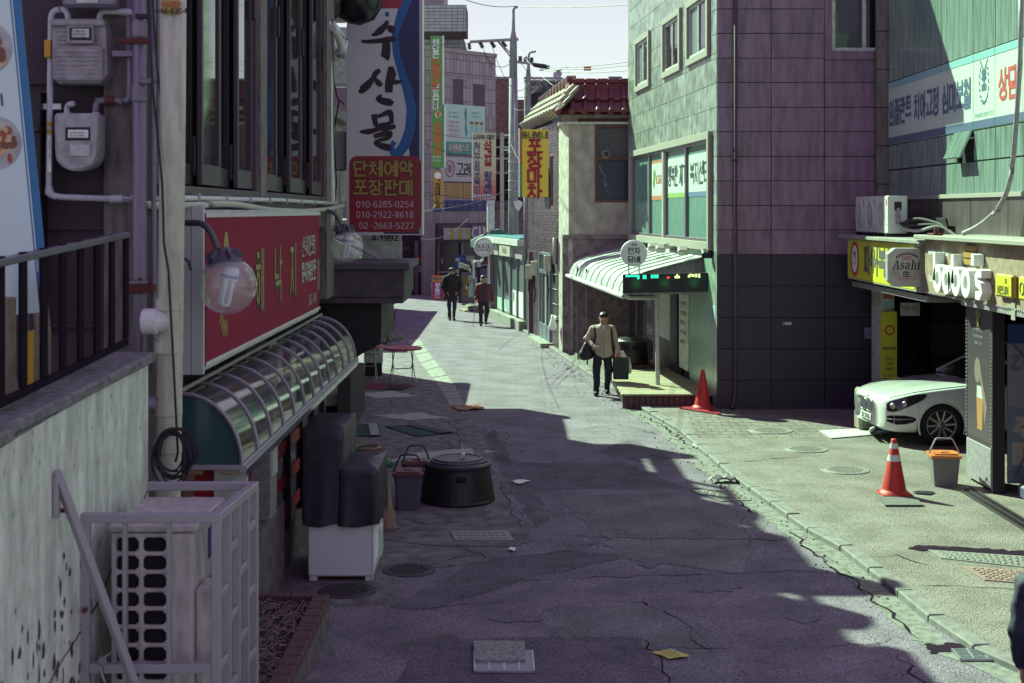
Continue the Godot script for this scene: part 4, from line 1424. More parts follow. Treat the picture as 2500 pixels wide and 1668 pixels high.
	t = pipe_thing("hose", "sagging cream hose tied under the straight conduit", bend([V(-2.356, 3.742, -9.1), V(-2.24, 3.73, -9.7), V(-2.24, 3.77, -11.2), V(-2.24, 3.71, -13.0), V(-2.24, 3.7, -15.4), V(-2.2, 3.73, -17.5), V(-2.2, 3.78, -18.6)], .8, 6), .026, "pvc")
	t = pipe_thing("cable", "black cable hanging down the cream downpipe", [V(-2.234, 5.099, -8.7), V(-2.174, 4.451, -8.6), V(-2.091, 3.869, -8.5), V(-2.081, 3.505, -8.5), V(-2.052, 3.349, -8.49), V(-2.026, 2.881, -8.49), V(-2.003, 2.466, -8.48), V(-1.993, 2.258, -8.48), V(-2.008, 2.206, -8.48)], .007, "black", "cable")
	t = pipe_thing("cable", "second thin black cable beside the downpipe", [V(-2.217, 5.107, -8.75), V(-2.172, 4.566, -8.7), V(-2.115, 4.191, -8.66), V(-2.099, 3.979, -8.66), V(-2.092, 3.74, -8.7)], .007, "black", "cable")
	st = S()
	tube(st, [V(-2.134, 3.404, -9.2), V(-2.094, 3.376, -9.2), V(-2.077, 3.314, -9.2)], .01, 6)
	tag(put("cable_end", st, "black"), "short cut cable end poking from the white sign cover", "cable")
	# coil of cable hung on the downpipe
	t = thing("cable_coil", "untidy coil of black cable hung on the downpipe", "cable coil", V(-2.012, 2.121, -8.45))
	for k in 9:
		var pts := []
		var cx := V(rng.randf_range(-.02, .02), rng.randf_range(-.03, .03), rng.randf_range(-.02, .03))
		var rx := rng.randf_range(.075, .125)
		var ry := rng.randf_range(.12, .16)
		for q in 22:
			var a := TAU * q / 22.0
			pts.append(V(-2.009, 2.252, -8.44) + cx + V(cos(a) * rx, sin(a) * ry, sin(a * 2.0 + k) * .012))
		st = S()
		tube(st, pts, .0065, 6, true)
		put("cable_loop", st, "black", t)
	caged_conditioner()
	# planter with brick rim
	t = thing("planter", "low brick-rimmed planter bed with dry straw", "planter", V(-1.9, 0, -11.6))
	bpart("bed_wall", V(-2.3, 0, -10.0), V(-1.62, .22, -12.62), "plaster_dim", t, .01)
	st = S()
	for ix in 10:
		for iz in 26:
			var q := []
			for e in [[0, 0], [1, 0], [1, 1], [0, 1]]:
				var x: float = -2.3 + (ix + e[0]) * .058
				var z: float = -10.0 - (iz + e[1]) * .098
				q.append(V(x, .25 + .035 * sin(x * 31.0 + z * 7.0) * sin(z * 13.0), z))
			quad(st, q[0], q[3], q[2], q[1])
	put("soil", st, "soil", t)
	st = S()
	for k in 420:
		var c := V(rng.randf_range(-2.28, -1.76), .285, rng.randf_range(-12.4, -10.2))
		var a := rng.randf() * TAU
		var l := rng.randf_range(.03, .1)
		tube(st, [c - V(cos(a), 0, sin(a)) * l, c + V(0, rng.randf_range(.01, .05), 0), c + V(cos(a + .5), 0, sin(a + .5)) * l], .003, 3)
	stuff(put("dry_straw", st, "straw", t))
	for k in 12:
		st = S()
		box(st, V(-1.685, .262, -10.12 - k * .215), V(.15, .085, .2), .008, Basis(UP, rng.randf_range(-.03, .03)))
		put("brick", st, "brick_red", t)
	for k in 3:
		st = S()
		box(st, V(-1.86 - k * .215, .262, -12.62), V(.2, .085, .13), .008)
		put("brick", st, "brick_red", t)
	# white chest freezer under a tarpaulin
	t = thing("chest_freezer", "white chest freezer half covered by a dark tarpaulin", "freezer", V(-1.7, 0, -14.8))
	bpart("body", V(-2.04, .05, -14.2), V(-1.385, .92, -15.3), "freezer", t, .015)
	bpart("foot", V(-1.47, 0, -14.22), V(-1.39, .06, -14.3), "white_dirty", t)
	bpart("foot", V(-2.03, 0, -14.22), V(-1.95, .06, -14.3), "white_dirty", t)
	bpart("foot", V(-1.47, 0, -15.2), V(-1.39, .06, -15.28), "white_dirty", t)
	bpart("foot", V(-2.03, 0, -15.2), V(-1.95, .06, -15.28), "white_dirty", t)
	bpart("corner_strip", V(-1.395, .08, -14.19), V(-1.375, .6, -14.23), "white", t)
	for k in 12:
		st = S()
		bar(st, V(-1.38, .16 + k * .035, -14.28), V(-1.38, .2 + k * .035, -14.62), .016, .012, .002)
		put("vent_slat", st, "white", t)
	st = S()
	box(st, V(-1.37, .42, -14.8), V(.05, .06, .1), .01)
	put("latch", st, "white", t)
	t = thing("tarpaulin_cover", "dark violet stepped tarpaulin draped over the white freezer", "tarpaulin", V(-1.75, .57, -14.7))
	st = S(true)
	drape(st, V(-2.1, .57, -14.16), V(-1.68, 1.52, -15.35))
	put("tall_part", st, "tarp", t)
	st = S(true)
	drape(st, V(-1.72, .57, -14.14), V(-1.335, 1.12, -15.3))
	put("low_part", st, "tarp", t)
	# paper bag against it
	t = thing("paper_sack", "crumpled brown paper sack leaning behind the freezer", "sack", V(-1.429, 0, -16.544))
	st = S(true)
	var rows := []
	for i in 9:
		var row := []
		for k in 12:
			var a := TAU * k / 12.0
			var w := lerpf(.14, .07, i / 8.0) * rng.randf_range(.85, 1.12)
			row.append(V(-1.481, 0, -16.612) + V(cos(a) * w - .04 * i / 8.0, i * .075, sin(a) * w * .8))
		rows.append(row)
	for i in 8:
		for k in 12:
			quad(st, rows[i][k], rows[i][(k + 1) % 12], rows[i + 1][(k + 1) % 12], rows[i + 1][k])
	put("sack_body", st, "sack_paper", t)
	# food waste bins and the big rubber tub
	food_bin("dark food waste bin with red lid standing against the rubber tub", V(-1.284, 0, -17.682), .34, .36, .47, "bin_violet", "bin_lid_red", .0)
	food_bin("second dark food waste bin with red lid behind the first", V(-1.239, 0, -18.382), .32, .34, .47, "bin_violet", "bin_lid_red", .15)
	t = tub("large black rubber tub with stepped lid, standing upside in the forecourt", V(-.684, 0, -18.161), .46, .48)
	t = thing("bottle", "small clear glass bottle standing on the rubber tub lid", "bottle", V(-.684, 0, -18.161) + V(.05, .56, .05))
	st = S(true)
	lathe(st, t.position, [W(0, 0), W(.033, .0), W(.035, .02), W(.035, .1), W(.012, .15), W(.012, .19), W(0, .19)], 14)
	put("glass", st, "bottle_glass", t)
	st = S()
	lathe(st, t.position, [W(.0355, .04), W(.0357, .04), W(.0357, .08), W(.0355, .08)], 14)
	put("bottle_label", st, "white", t)
	# hose on the ground, box, tables
	st = S()
	var hp := []
	for k in 60:
		var a := k * .42
		hp.append(V(-2.261, 0, -22.159) + V(cos(a) * (.16 + k * .0012), .02 + (k % 15) * .0015, sin(a) * (.16 + k * .0012)))
	tube(st, hp, .012, 6)
	tag(put("hose_coil", st, "hose_tan"), "tan garden hose coiled on the wet forecourt", "hose")
	t = thing("rubbish_bag", "green plastic bag behind the tarpaulin", "bag", V(-1.828, 0, -20.574))
	st = S(true)
	lathe(st, V(-1.847, 0, -20.574), [W(.0, .16), W(.05, .15), W(.1, .1), W(.14, .04), W(.12, 0)], 11)
	put("bag_body", st, mk("bag_green", .01, .12, .07, .4), t)
	t = thing("stone_stove", "pebble-finished stone cooking stand with an opening", "stove", V(-3.07, 0, -25.695))
	bpart("stand", V(-2.95, 0, -24.0), V(-2.72, .9, -26.3), "pebbledash", t, .01)
	bpart("stand_front", V(-3.4, .0, -24.4), V(-2.8, .55, -24.9), "white_dirty", t, .02)
	bpart("opening", V(-3.2, .05, -24.38), V(-2.9, .36, -24.41), "void", t)
	t = thing("step_board", "white shop noticeboard standing under the tarpaulin", "noticeboard", V(-3.359, 0, -31.781))
	bpart("board", V(-3.32, .3, -31.9), V(-2.9, .85, -31.95), "white_dirty", t)
	write(t, "5576 / 4F", .09, V(-3.1, .72, -31.89), RT, UP, "ink", .12, .9)
	small_print(t, V(-3.1, .58, -31.89), RT, UP, .38, 2, .1, "ink")
	bpart("foot", V(-3.3, 0, -31.9), V(-2.92, .3, -31.97), "black", t)
	var tb := folding_table("red folding table half hidden by the black tarpaulin", V(-3.222, 0, -31.206))
	copy(tb, V(-2.363, 0, -30.73), .3, "round red folding table on thin legs beside the edging stones")
	# fire extinguisher, motorbike, pots beyond
	t = thing("fire_extinguisher", "red fire extinguisher at the shop front below the awning end", "fire extinguisher", V(-3.438, 0, -30.574))
	st = S(true)
	lathe(st, V(-3.438, 0, -30.574), [W(0, .0), W(.07, .0), W(.075, .04), W(.075, .38), W(.04, .45), W(.02, .5), W(0, .5)], 14)
	put("cylinder", st, "red", t)
	motorbike()
	t = thing("plant_pot", "black plastic bucket behind the motorbike", "bucket", V(-4.056, 0, -46.449))
	st = S()
	lathe(st, V(-3.908, 0, -45.231), [W(.0, .02), W(.16, .0), W(.22, .5), W(.24, .5), W(.24, .54), W(.2, .54), W(.0, .4)], 18)
	put("bucket_body", st, "rubber", t)
	for k in 5:
		t = thing("rock", ["grey stone at the end of the row by the motorbike", "rounded grey stone behind the first stone", "dark flat stone beside the rounded one", "small broken stone by the motorbike wheel", "pale stone at the back of the row"][k], "rock", V(-3.275, 0, -39.596) + V(.12 * k - .5, 0, -.35 * k))
		st = S(true)
		lathe(st, t.position, [W(0, .17 + .02 * k), W(.1, .14), W(.15, .06), W(.13, 0)], 7, Basis(UP, k * 1.3))
		put("stone_body", st, "cap_stone", t)
	# bits on the dirty column and a loop of drain hose
	t = pipe_thing("drain_hose", "thick looped cream drain hose beside the seafood sign", bend([V(-2.523, 6.129, -17.9), V(-2.333, 6.121, -18), V(-2.159, 5.915, -18.3), V(-2.199, 5.69, -18.4), V(-2.341, 5.74, -18.5), V(-2.393, 6.122, -18.6)], .35, 6), .055, "pvc_white", "hose")
	t = pipe_thing("drain_pipe", "slim cream pipe down the dirty column by the sign", bend([V(-2.359, 6.098, -18.2), V(-2.353, 5.791, -18.2), V(-2.325, 5.289, -18.2), V(-2.331, 4.732, -18.2), V(-2.292, 3.728, -18.2), V(-2.325, 3.505, -18.2), V(-2.37, 3.421, -18.2)], .2), .035, "pvc_white")
	t = thing("junction_box", "beige junction box on the wall behind the seafood sign", "junction box", V(-2.408, 4.279, -19.9))
	bpart("case", V(-2.543, 4.827, -20.1), V(-2.329, 4.268, -19.95), mk("box_beige", .3, .26, .28, .6), t, .02)
	t = pipe_thing("cable_bundle", "tangle of black cables hanging behind the sign edge", [V(-2.387, 5.475, -19), V(-2.334, 5.213, -19), V(-2.241, 5.126, -19), V(-2.311, 5.184, -19), V(-2.381, 4.777, -19), V(-2.346, 4.078, -19), V(-2.369, 3.787, -19), V(-2.222, 3.507, -18), V(-2.143, 3.4, -17.8)], .01, "black", "cable")
	t = thing("black_bag", "bulging black plastic bag hung high beside the seafood sign", "bag", V(-2.137, 6.179, -18.6))
	st = S(true)
	lathe(st, V(-2.171, 6.196, -18.9), [W(.0, 0), W(.16, .03), W(.3, .16), W(.34, .35), W(.26, .6)], 13, Basis(Vector3.BACK, -.35))
	lathe(st, V(-2.32, 6.221, -18.7), [W(.0, 0), W(.14, .05), W(.27, .2), W(.3, .5)], 13, Basis(Vector3.BACK, .5))
	put("bag_body", st, mk("bag_black", .012, .008, .014, .25), t)

func drape(st: SurfaceTool, a: Vector3, b: Vector3) -> void:
	# cloth hung over a block: crisp upper edges, sides that ripple and crease towards the hem
	var c := (a + b) * .5
	var h := (b - a).abs()
	var rim := []
	var base := rounded(h.x, h.z, .02, 2)
	for i in base.size():
		var p: Vector2 = base[i]
		var q: Vector2 = base[(i + 1) % base.size()]
		var n := maxi(1, int(p.distance_to(q) / .05))
		for k in n:
			rim.append([p.lerp(q, float(k) / n), (q - p).normalized().orthogonal()])
	var m := rim.size()
	var rows := []
	for i in 13:
		var f := maxf(.0, (i - 2) / 10.0)
		var row := []
		for k in m:
			var p: Vector2 = rim[k][0]
			var o: Vector2 = rim[k][1]
			if o.dot(p) < .0:
				o = -o
			var e: Vector2 = p * [.975, .993, 1.0, 1.0, 1.0, 1.0, 1.0, 1.0, 1.0, 1.0, 1.0, 1.0, 1.0][i]
			var u := p.x * 17.0 + p.y * 13.0
			e += o * ((sin(u + a.x * 9.0) * .013 + sin(u * 2.3 + 1.3 + f * 2.0) * .007) * f + rng.randf_range(-.0025, .0025))
			row.append(V(c.x + e.x, lerpf(b.y, a.y, f) + [.008, .006, .0, .0, .0, .0, .0, .0, .0, .0, .0, .0, .0][i] + .02 * f * sin(u * .7), c.z + e.y))
		rows.append(row)
	for i in 12:
		for k in m:
			quad(st, rows[i][k], rows[i][(k + 1) % m], rows[i + 1][(k + 1) % m], rows[i + 1][k])
	for k in m:
		tri(st, rows[0][k], V(c.x, b.y + .01, c.z), rows[0][(k + 1) % m])

func menu_banner() -> void:
	var t := thing("menu_banner", "tilted blue-edged menu banner with food photographs at the landing", "banner", V(-2.52, 3.368, -7))
	var right := V(.995, .095, 0).normalized()
	var up := V(.105, 1, 0).normalized()
	up = (up - right * up.dot(right)).normalized()
	var o := V(-2.423, 4.097, -7)
	var st := S()
	slab(st, rect2(-.6, -.78, .062, .9), o, right, up, .015)
	put("panel", st, "banner_blue", t)
	st = S()
	slab(st, rect2(-.6, -.9, .012, .9), o + V(0, 0, .002), right, up)
	put("print_field", st, "banner_white", t)
	st = S()
	slab(st, rect2(.02, -.7, .026, .9), o + V(0, 0, .003), right, up)
	put("print_line", st, "banner_white", t)
	for k in 2:
		var c := o - right * .12 + up * (.42 - k * .47)
		st = S()
		slab(st, ellipse(.125, .13), c + V(0, 0, .004), right, up)
		put("plate_print", st, "meter_pale", t)
		st = S()
		var st2 := S()
		var st3 := S()
		for q in 26:
			var p := W(rng.randfn(0, .045), rng.randfn(0, .045)).limit_length(.1)
			var e := [st, st2, st3][q % 3] as SurfaceTool
			slab(e, moved(ellipse(rng.randf_range(.012, .035), rng.randf_range(.012, .03), 7), p), c + V(0, 0, .005 + q * .0002), right, up)
		put("food_print", st, mk("food_red", .3, .05, .02, .5), t)
		put("food_print", st2, mk("food_cream", .5, .36, .18, .5), t)
		put("food_print", st3, mk("food_brown", .16, .05, .03, .5), t)
		write(t, "떡볶이", .055, c + up * .21 - right * .02 + V(0, 0, .004), right, up, "ink", .14, .9)
		small_print(t, c + up * .155 - right * .02 + V(0, 0, .004), right, up, .12, 1, .025, "meter")

func caged_conditioner() -> void:
	var t := thing("air_conditioner", "large outdoor air conditioner locked in a welded cage", "air conditioner", V(-1.83, .55, -7.6))
	var a := V(-2.04, .98, -7.27)
	var b := V(-1.63, 2.08, -7.95)
	bpart("casing", a + V(.01, 0, -.015), b - V(.0, .03, 0), "ac_cream", t, .012)
	bpart("top_cover", V(-2.06, 2.06, -7.25), V(-1.61, 2.1, -7.97), "ac_cream", t, .01)
	for k in 2:
		bpart("top_ridge", V(-1.92 + k * .14, 2.1, -7.27), V(-1.91 + k * .14, 2.104, -7.95), "ac_cream", t, .001)
	bpart("coil", V(-2.02, 1.0, -7.279), V(-1.76, 2.05, -7.283), "void", t, 0)
	# grille: a sheet with rounded openings, built as bars
	var st := S()
	for k in 13:
		var y := 2.055 - k * .0935
		bx(st, V(-2.045, y - .02, -7.255), V(-1.745, y, -7.276), .004)
	for x in [-2.045, -1.905, -1.765]:
		bx(st, V(x, .98, -7.254), V(x + .022, 2.05, -7.277), .004)
	put("coil_grille", st, "ac_cream", t)
	bpart("corner_panel", V(-1.745, .97, -7.25), V(-1.63, 2.055, -7.28), "ac_cream", t, .012)
	st = S()
	for k in 12:
		for i in 2:
			for c in 4:
				var cx := -2.023 + i * .14 + (.118 if c & 1 else .0)
				var cy := 2.035 - k * .0935 - (.0735 if c & 2 else .0)
				var sx := -1.0 if c & 1 else 1.0
				var sy := 1.0 if c & 2 else -1.0
				tri(st, V(cx, cy, -7.257), V(cx + sx * .018, cy, -7.257), V(cx, cy + sy * .018, -7.257))
	stuff(put("grille_corner", st, "ac_cream", t))
	st = S()
	lathe(st, V(-1.71, 1.745, -7.249), [W(.017, 0), W(.012, -.003), W(.0, -.004)], 14, Basis(RT, PI / 2))
	put("screw_dimple", st, "meter", t)
	bpart("pipe_cover", V(-1.63, .98, -7.3), V(-1.53, 1.76, -7.55), "ac_cream", t, .012)
	for k in 4:
		bpart("louvre", V(-1.529, 1.62 - k * .2, -7.34), V(-1.524, 1.68 - k * .2, -7.42), "void", t, 0)
	for k in 5:
		bpart("side_vent", V(-1.628, 1.72 - k * .03, -7.6), V(-1.62, 1.735 - k * .03, -7.85), "void", t, 0)
	bpart("logo_plate", V(-1.628, 1.84, -7.62), V(-1.622, 2.0, -7.74), "print_navy", t, 0)
	bpart("base_stand", V(-2.04, .0, -7.3), V(-1.64, .98, -7.9), "black", t)
	# the cage
	t = thing("steel_cage", "welded grey steel cage bolted to the whitewashed wall", "cage", V(-1.8, 0, -7.55))
	var x0 := -2.13
	var x1 := -1.475
	var z0 := -7.1
	var z1 := -8.02
	var w := .046
	for p in [[x0, z0], [x1, z0], [x1 + .02, z1]]:
		st = S()
		bar(st, V(p[0], 0, p[1]), V(p[0], 2.15, p[1]), w, w, .004)
		put("post", st, "galv", t)
	for p in [[V(x0 - .023, 2.17, z0), V(x1 + .023, 2.17, z0)], [V(x1, 2.17, z0 - .024), V(x1 + .02, 2.15, z1 - .023)], [V(x0 + .08, 2.15, z1), V(x1 - .004, 2.15, z1)], [V(x0 + .024, 1.42, z0), V(x1 - .024, 1.42, z0)], [V(x0 + .024, .5, z0), V(x1 - .024, .5, z0)]]:
		st = S()
		bar(st, p[0], p[1], w, w, .004)
		put("rail", st, "galv", t)
	for k in 2:
		st = S()
		bar(st, V(-1.935 + k * .22, .1, z0 - .012), V(-1.935 + k * .22, 2.148, z0 - .012), .044, .02, .003)
		put("front_bar", st, "galv", t)
	for k in 3:
		var f := (k + 1) / 4.0
		st = S()
		bar(st, V(x1 + .02 * f, .1, lerpf(z0, z1, f)), V(x1 + .02 * f, 2.145, lerpf(z0, z1, f)), .03, .044, .003)
		put("side_bar", st, "galv", t)
	for k in 4:
		for q in 6:
			var y := 1.95 - q * .36 - (.18 if k % 2 == 0 else .0)
			var f0 := k / 4.0 + .022
			var f1 := (k + 1) / 4.0 - .022
			st = S()
			bar(st, V(x1 + .02 * f0, y, lerpf(z0, z1, f0)), V(x1 + .02 * f1, y, lerpf(z0, z1, f1)), .03, .04, .003)
			put("rung", st, "galv", t)
	st = S()
	bar(st, V(-2.136, 2.482, -6.66), V(-1.856, 1.345, -7.02), .04, .04, .004)
	put("brace", st, "galv", t)
	st = S()
	bar(st, V(-2.156, 2.286, -6.72), V(-2.082, 2.279, -6.75), .02, .02, .003)
	put("wall_pin", st, "rust_iron", t)
	bpart("wall_plate", V(-2.147, 2.462, -6.68), V(-2.122, 2.266, -6.64), "galv", t)
	for y in [1.72, 1.2]:
		st = S()
		lathe(st, V(-2.12, y, -7.07), [W(0, .03), W(.012, .03), W(.012, 0)], 8, Basis(RT, PI / 2))
		put("bolt", st, "rust_iron", t)
	st = S()
	for k in 3:
		tube(st, arc(V(-2.06 + k * .012, 1.43, -7.1), V(.012, .02, .032), V(.003, .045, -.006), 0, TAU, 12), .005, 5)
	tube(st, [V(-2.06, 1.46, -7.06), V(-2.0, 1.5, -7.07), V(-1.95, 1.54, -7.07)], .004, 5)
	tube(st, [V(-2.05, 1.44, -7.06), V(-2.02, 1.36, -7.06), V(-2.0, 1.28, -7.07)], .005, 5)
	put("wire_tie", st, "galv", t)

func food_bin(label: String, at: Vector3, w: float, d: float, h: float, m: String, lid: String, turn: float) -> Node3D:
	var t := thing("food_waste_bin", label, "bin", at, "", turn)
	var st := S()
	for s in [[.0, h * .93]]:
		var c := []
		for e in [[0, .82], [h * .93, 1.0]]:
			var q := []
			for p in rounded(w * e[1], d * e[1], .03, 3):
				q.append(V(p.x, e[0], p.y))
			c.append(q)
		var n: int = c[0].size()
		for k in n:
			quad(st, c[0][k], c[0][(k + 1) % n], c[1][(k + 1) % n], c[1][k])
		for k in range(1, n - 1):
			tri(st, c[0][0], c[0][k], c[0][k + 1])
	put("bucket", st, m, t, true)
	st = S()
	slab(st, rounded(w * 1.12, d * 1.12, .035, 4), V(0, h, 0), RT, Vector3.FORWARD, .035)
	slab(st, rounded(w * .85, d * .85, .03, 4), V(0, h + .018, 0), RT, Vector3.FORWARD, .02)
	box(st, V(0, h + .024, 0), V(w * .3, .012, d * .3), .004)
	put("lid", st, lid, t, true)
	st = S()
	var hw := w * .5 + .012
	tube(st, bend([V(-hw, h * .85, .02), V(-hw, h + .02, .02), V(-hw * .55, h + .2, .0), V(hw * .55, h + .2, .0), V(hw, h + .02, .02), V(hw, h * .85, .02)], .03, 3), .011, 6)
	put("handle", st, "meter" if lid != "bin_lid_red" else "rubber", t, true)
	return t

func tub(label: String, at: Vector3, r: float, h: float) -> Node3D:
	var t := thing("rubber_tub", label, "tub", at)
	var st := S()
	lathe(st, at, [W(0, 0), W(r * .98, 0), W(r * 1.03, .03), W(r, .06), W(r * .88, h * .9), W(r * .9, h)], 40)
	put("tub_wall", st, "rubber", t)
	st = S()
	lathe(st, at, [W(r * .92, h - .02), W(r * .93, h + .01), W(r * .86, h + .035), W(r * .8, h + .03), W(r * .79, h + .05), W(r * .72, h + .06), W(r * .7, h + .05), W(r * .69, h + .075), W(r * .6, h + .08), W(r * .58, h + .07), W(0, h + .078)], 40)
	put("lid", st, mk("rubber_lid", .05, .04, .055, .4), t)
	st = S()
	box(st, at + V(.05, h * .72, r * .9), V(.13, .07, .08), .02)
	put("grip", st, "void", t)
	return t

func folding_table(label: String, at: Vector3) -> Node3D:
	var t := thing("folding_table", label, "table", at, "red folding tables on the forecourt")
	var st := S()
	lathe(st, Vector3.ZERO, [W(0, .76), W(.41, .76), W(.42, .75), W(.42, .725), W(.4, .715), W(0, .715)], 36)
	put("table_top", st, "table_red", t, true)
	for s in [[-1, 1], [1, 1], [-1, -1], [1, -1]]:
		st = S()
		tube(st, [V(.27 * s[0], .0, .2 * s[1]), V(.24 * s[0], .12, .14 * s[1]), V(.2 * s[0], .72, -.12 * s[1])], .012, 6)
		put("leg", st, "steel", t, true)
	for s in [-1, 1]:
		st = S()
		tube(st, bend([V(-.22, .55, -.05 * s), V(-.2, .3, .04 * s), V(.2, .3, .04 * s), V(.22, .55, -.05 * s)], .06), .009, 5)
		put("brace", st, "steel", t, true)
	return t

func motorbike() -> void:
	var o := V(-3.507, 0, -39.338)
	var t := thing("motorbike", "dark parked motorbike partly hidden by the black tarpaulin", "motorbike", o)
	for k in 2:
		var c := o + V(-.05 - k * .35, .28, -.1 - k * 1.2)
		var st := S()
		tube(st, arc(c, V(.26, 0, -.8).normalized() * .24, UP * .24, 0, TAU, 20), .05, 8)
		var wh := put("wheel", st, "rubber", t)
		st = S()
		tube(st, arc(c, V(.26, 0, -.8).normalized() * .18, UP * .18, 0, TAU, 20), .02, 6)
		put("rim", st, "steel", wh)
	var st := S()
	tube(st, [o + V(-.05, .28, -.1), o + V(-.12, .7, -.25), o + V(-.16, 1.0, -.4)], .035, 8)
	put("fork", st, "steel", t)
	st = S()
	tube(st, [o + V(.2, .98, -.25), o + V(-.1, 1.02, -.4), o + V(-.48, .98, -.3)], .016, 6)
	put("handlebar", st, "black", t)
	st = S(true)
	lathe(st, o + V(-.1, .82, -.12), [W(.0, .1), W(.07, .08), W(.1, .02), W(.09, -.06), W(0, -.1)], 14, Basis(RT, PI / 2))
	put("headlight", st, "steel", t)
	st = S()
	box(st, o + V(-.04, .62, -.05), V(.22, .3, .06), .02)
	put("leg_shield", st, "red", t)
	st = S()
	box(st, o + V(-.3, .72, -1.0), V(.28, .12, .8), .05, Basis(UP, .28))
	put("saddle", st, "black", t)
	st = S()
	box(st, o + V(-.22, .48, -.75), V(.22, .3, .7), .06, Basis(UP, .28))
	put("engine_body", st, "iron", t)
	for k in 2:
		st = S()
		lathe(st, o + V(.24 - .72 * k, 1.18, -.22), [W(.0, .01), W(.06, .01), W(.06, -.01), W(0, -.01)], 12, Basis(RT, PI / 2))
		tube(st, [o + V(.24 - .72 * k, 1.14, -.22), o + V(.16 - .6 * k, 1.0, -.28)], .007, 5)
		put("mirror", st, "black", t)

# ---------------------------------------------------------------- buildings on the sunny side
# cuts the rectangles of holes out of one rectangle
func cut(r: Rect2, holes: Array) -> Array:
	var todo := [r]
	for h in holes:
		var nxt := []
		for q in todo:
			var i: Rect2 = q.intersection(h)
			if not i.has_area():
				nxt.append(q)
				continue
			for p in [Rect2(q.position.x, q.position.y, q.size.x, i.position.y - q.position.y), Rect2(q.position.x, i.end.y, q.size.x, q.end.y - i.end.y),
					Rect2(q.position.x, i.position.y, i.position.x - q.position.x, i.size.y), Rect2(i.end.x, i.position.y, q.end.x - i.end.x, i.size.y)]:
				if p.size.x > .02 and p.size.y > .02:
					nxt.append(p)
		todo = nxt
	return todo

# a box on a facade: u along the wall, y up, from depth d0 to d1 in front of it
func fbox(st: SurfaceTool, o: Vector3, u: Vector3, n: Vector3, u0: float, u1: float, y0: float, y1: float, d0: float, d1: float, bev := .004) -> void:
	box(st, o + u * (u0 + u1) * .5 + UP * (y0 + y1) * .5 + n * (d0 + d1) * .5, V(absf(u1 - u0), absf(y1 - y0), absf(d1 - d0)), bev, Basis(u, UP, u.cross(UP)))

func fpart(called: String, f: Array, u0: float, u1: float, y0: float, y1: float, d0: float, d1: float, m, parent: Node, bev := .004) -> MeshInstance3D:
	var st := S()
	fbox(st, f[0], f[1], f[2], u0, u1, y0, y1, d0, d1, bev)
	return put(called, st, m, parent)

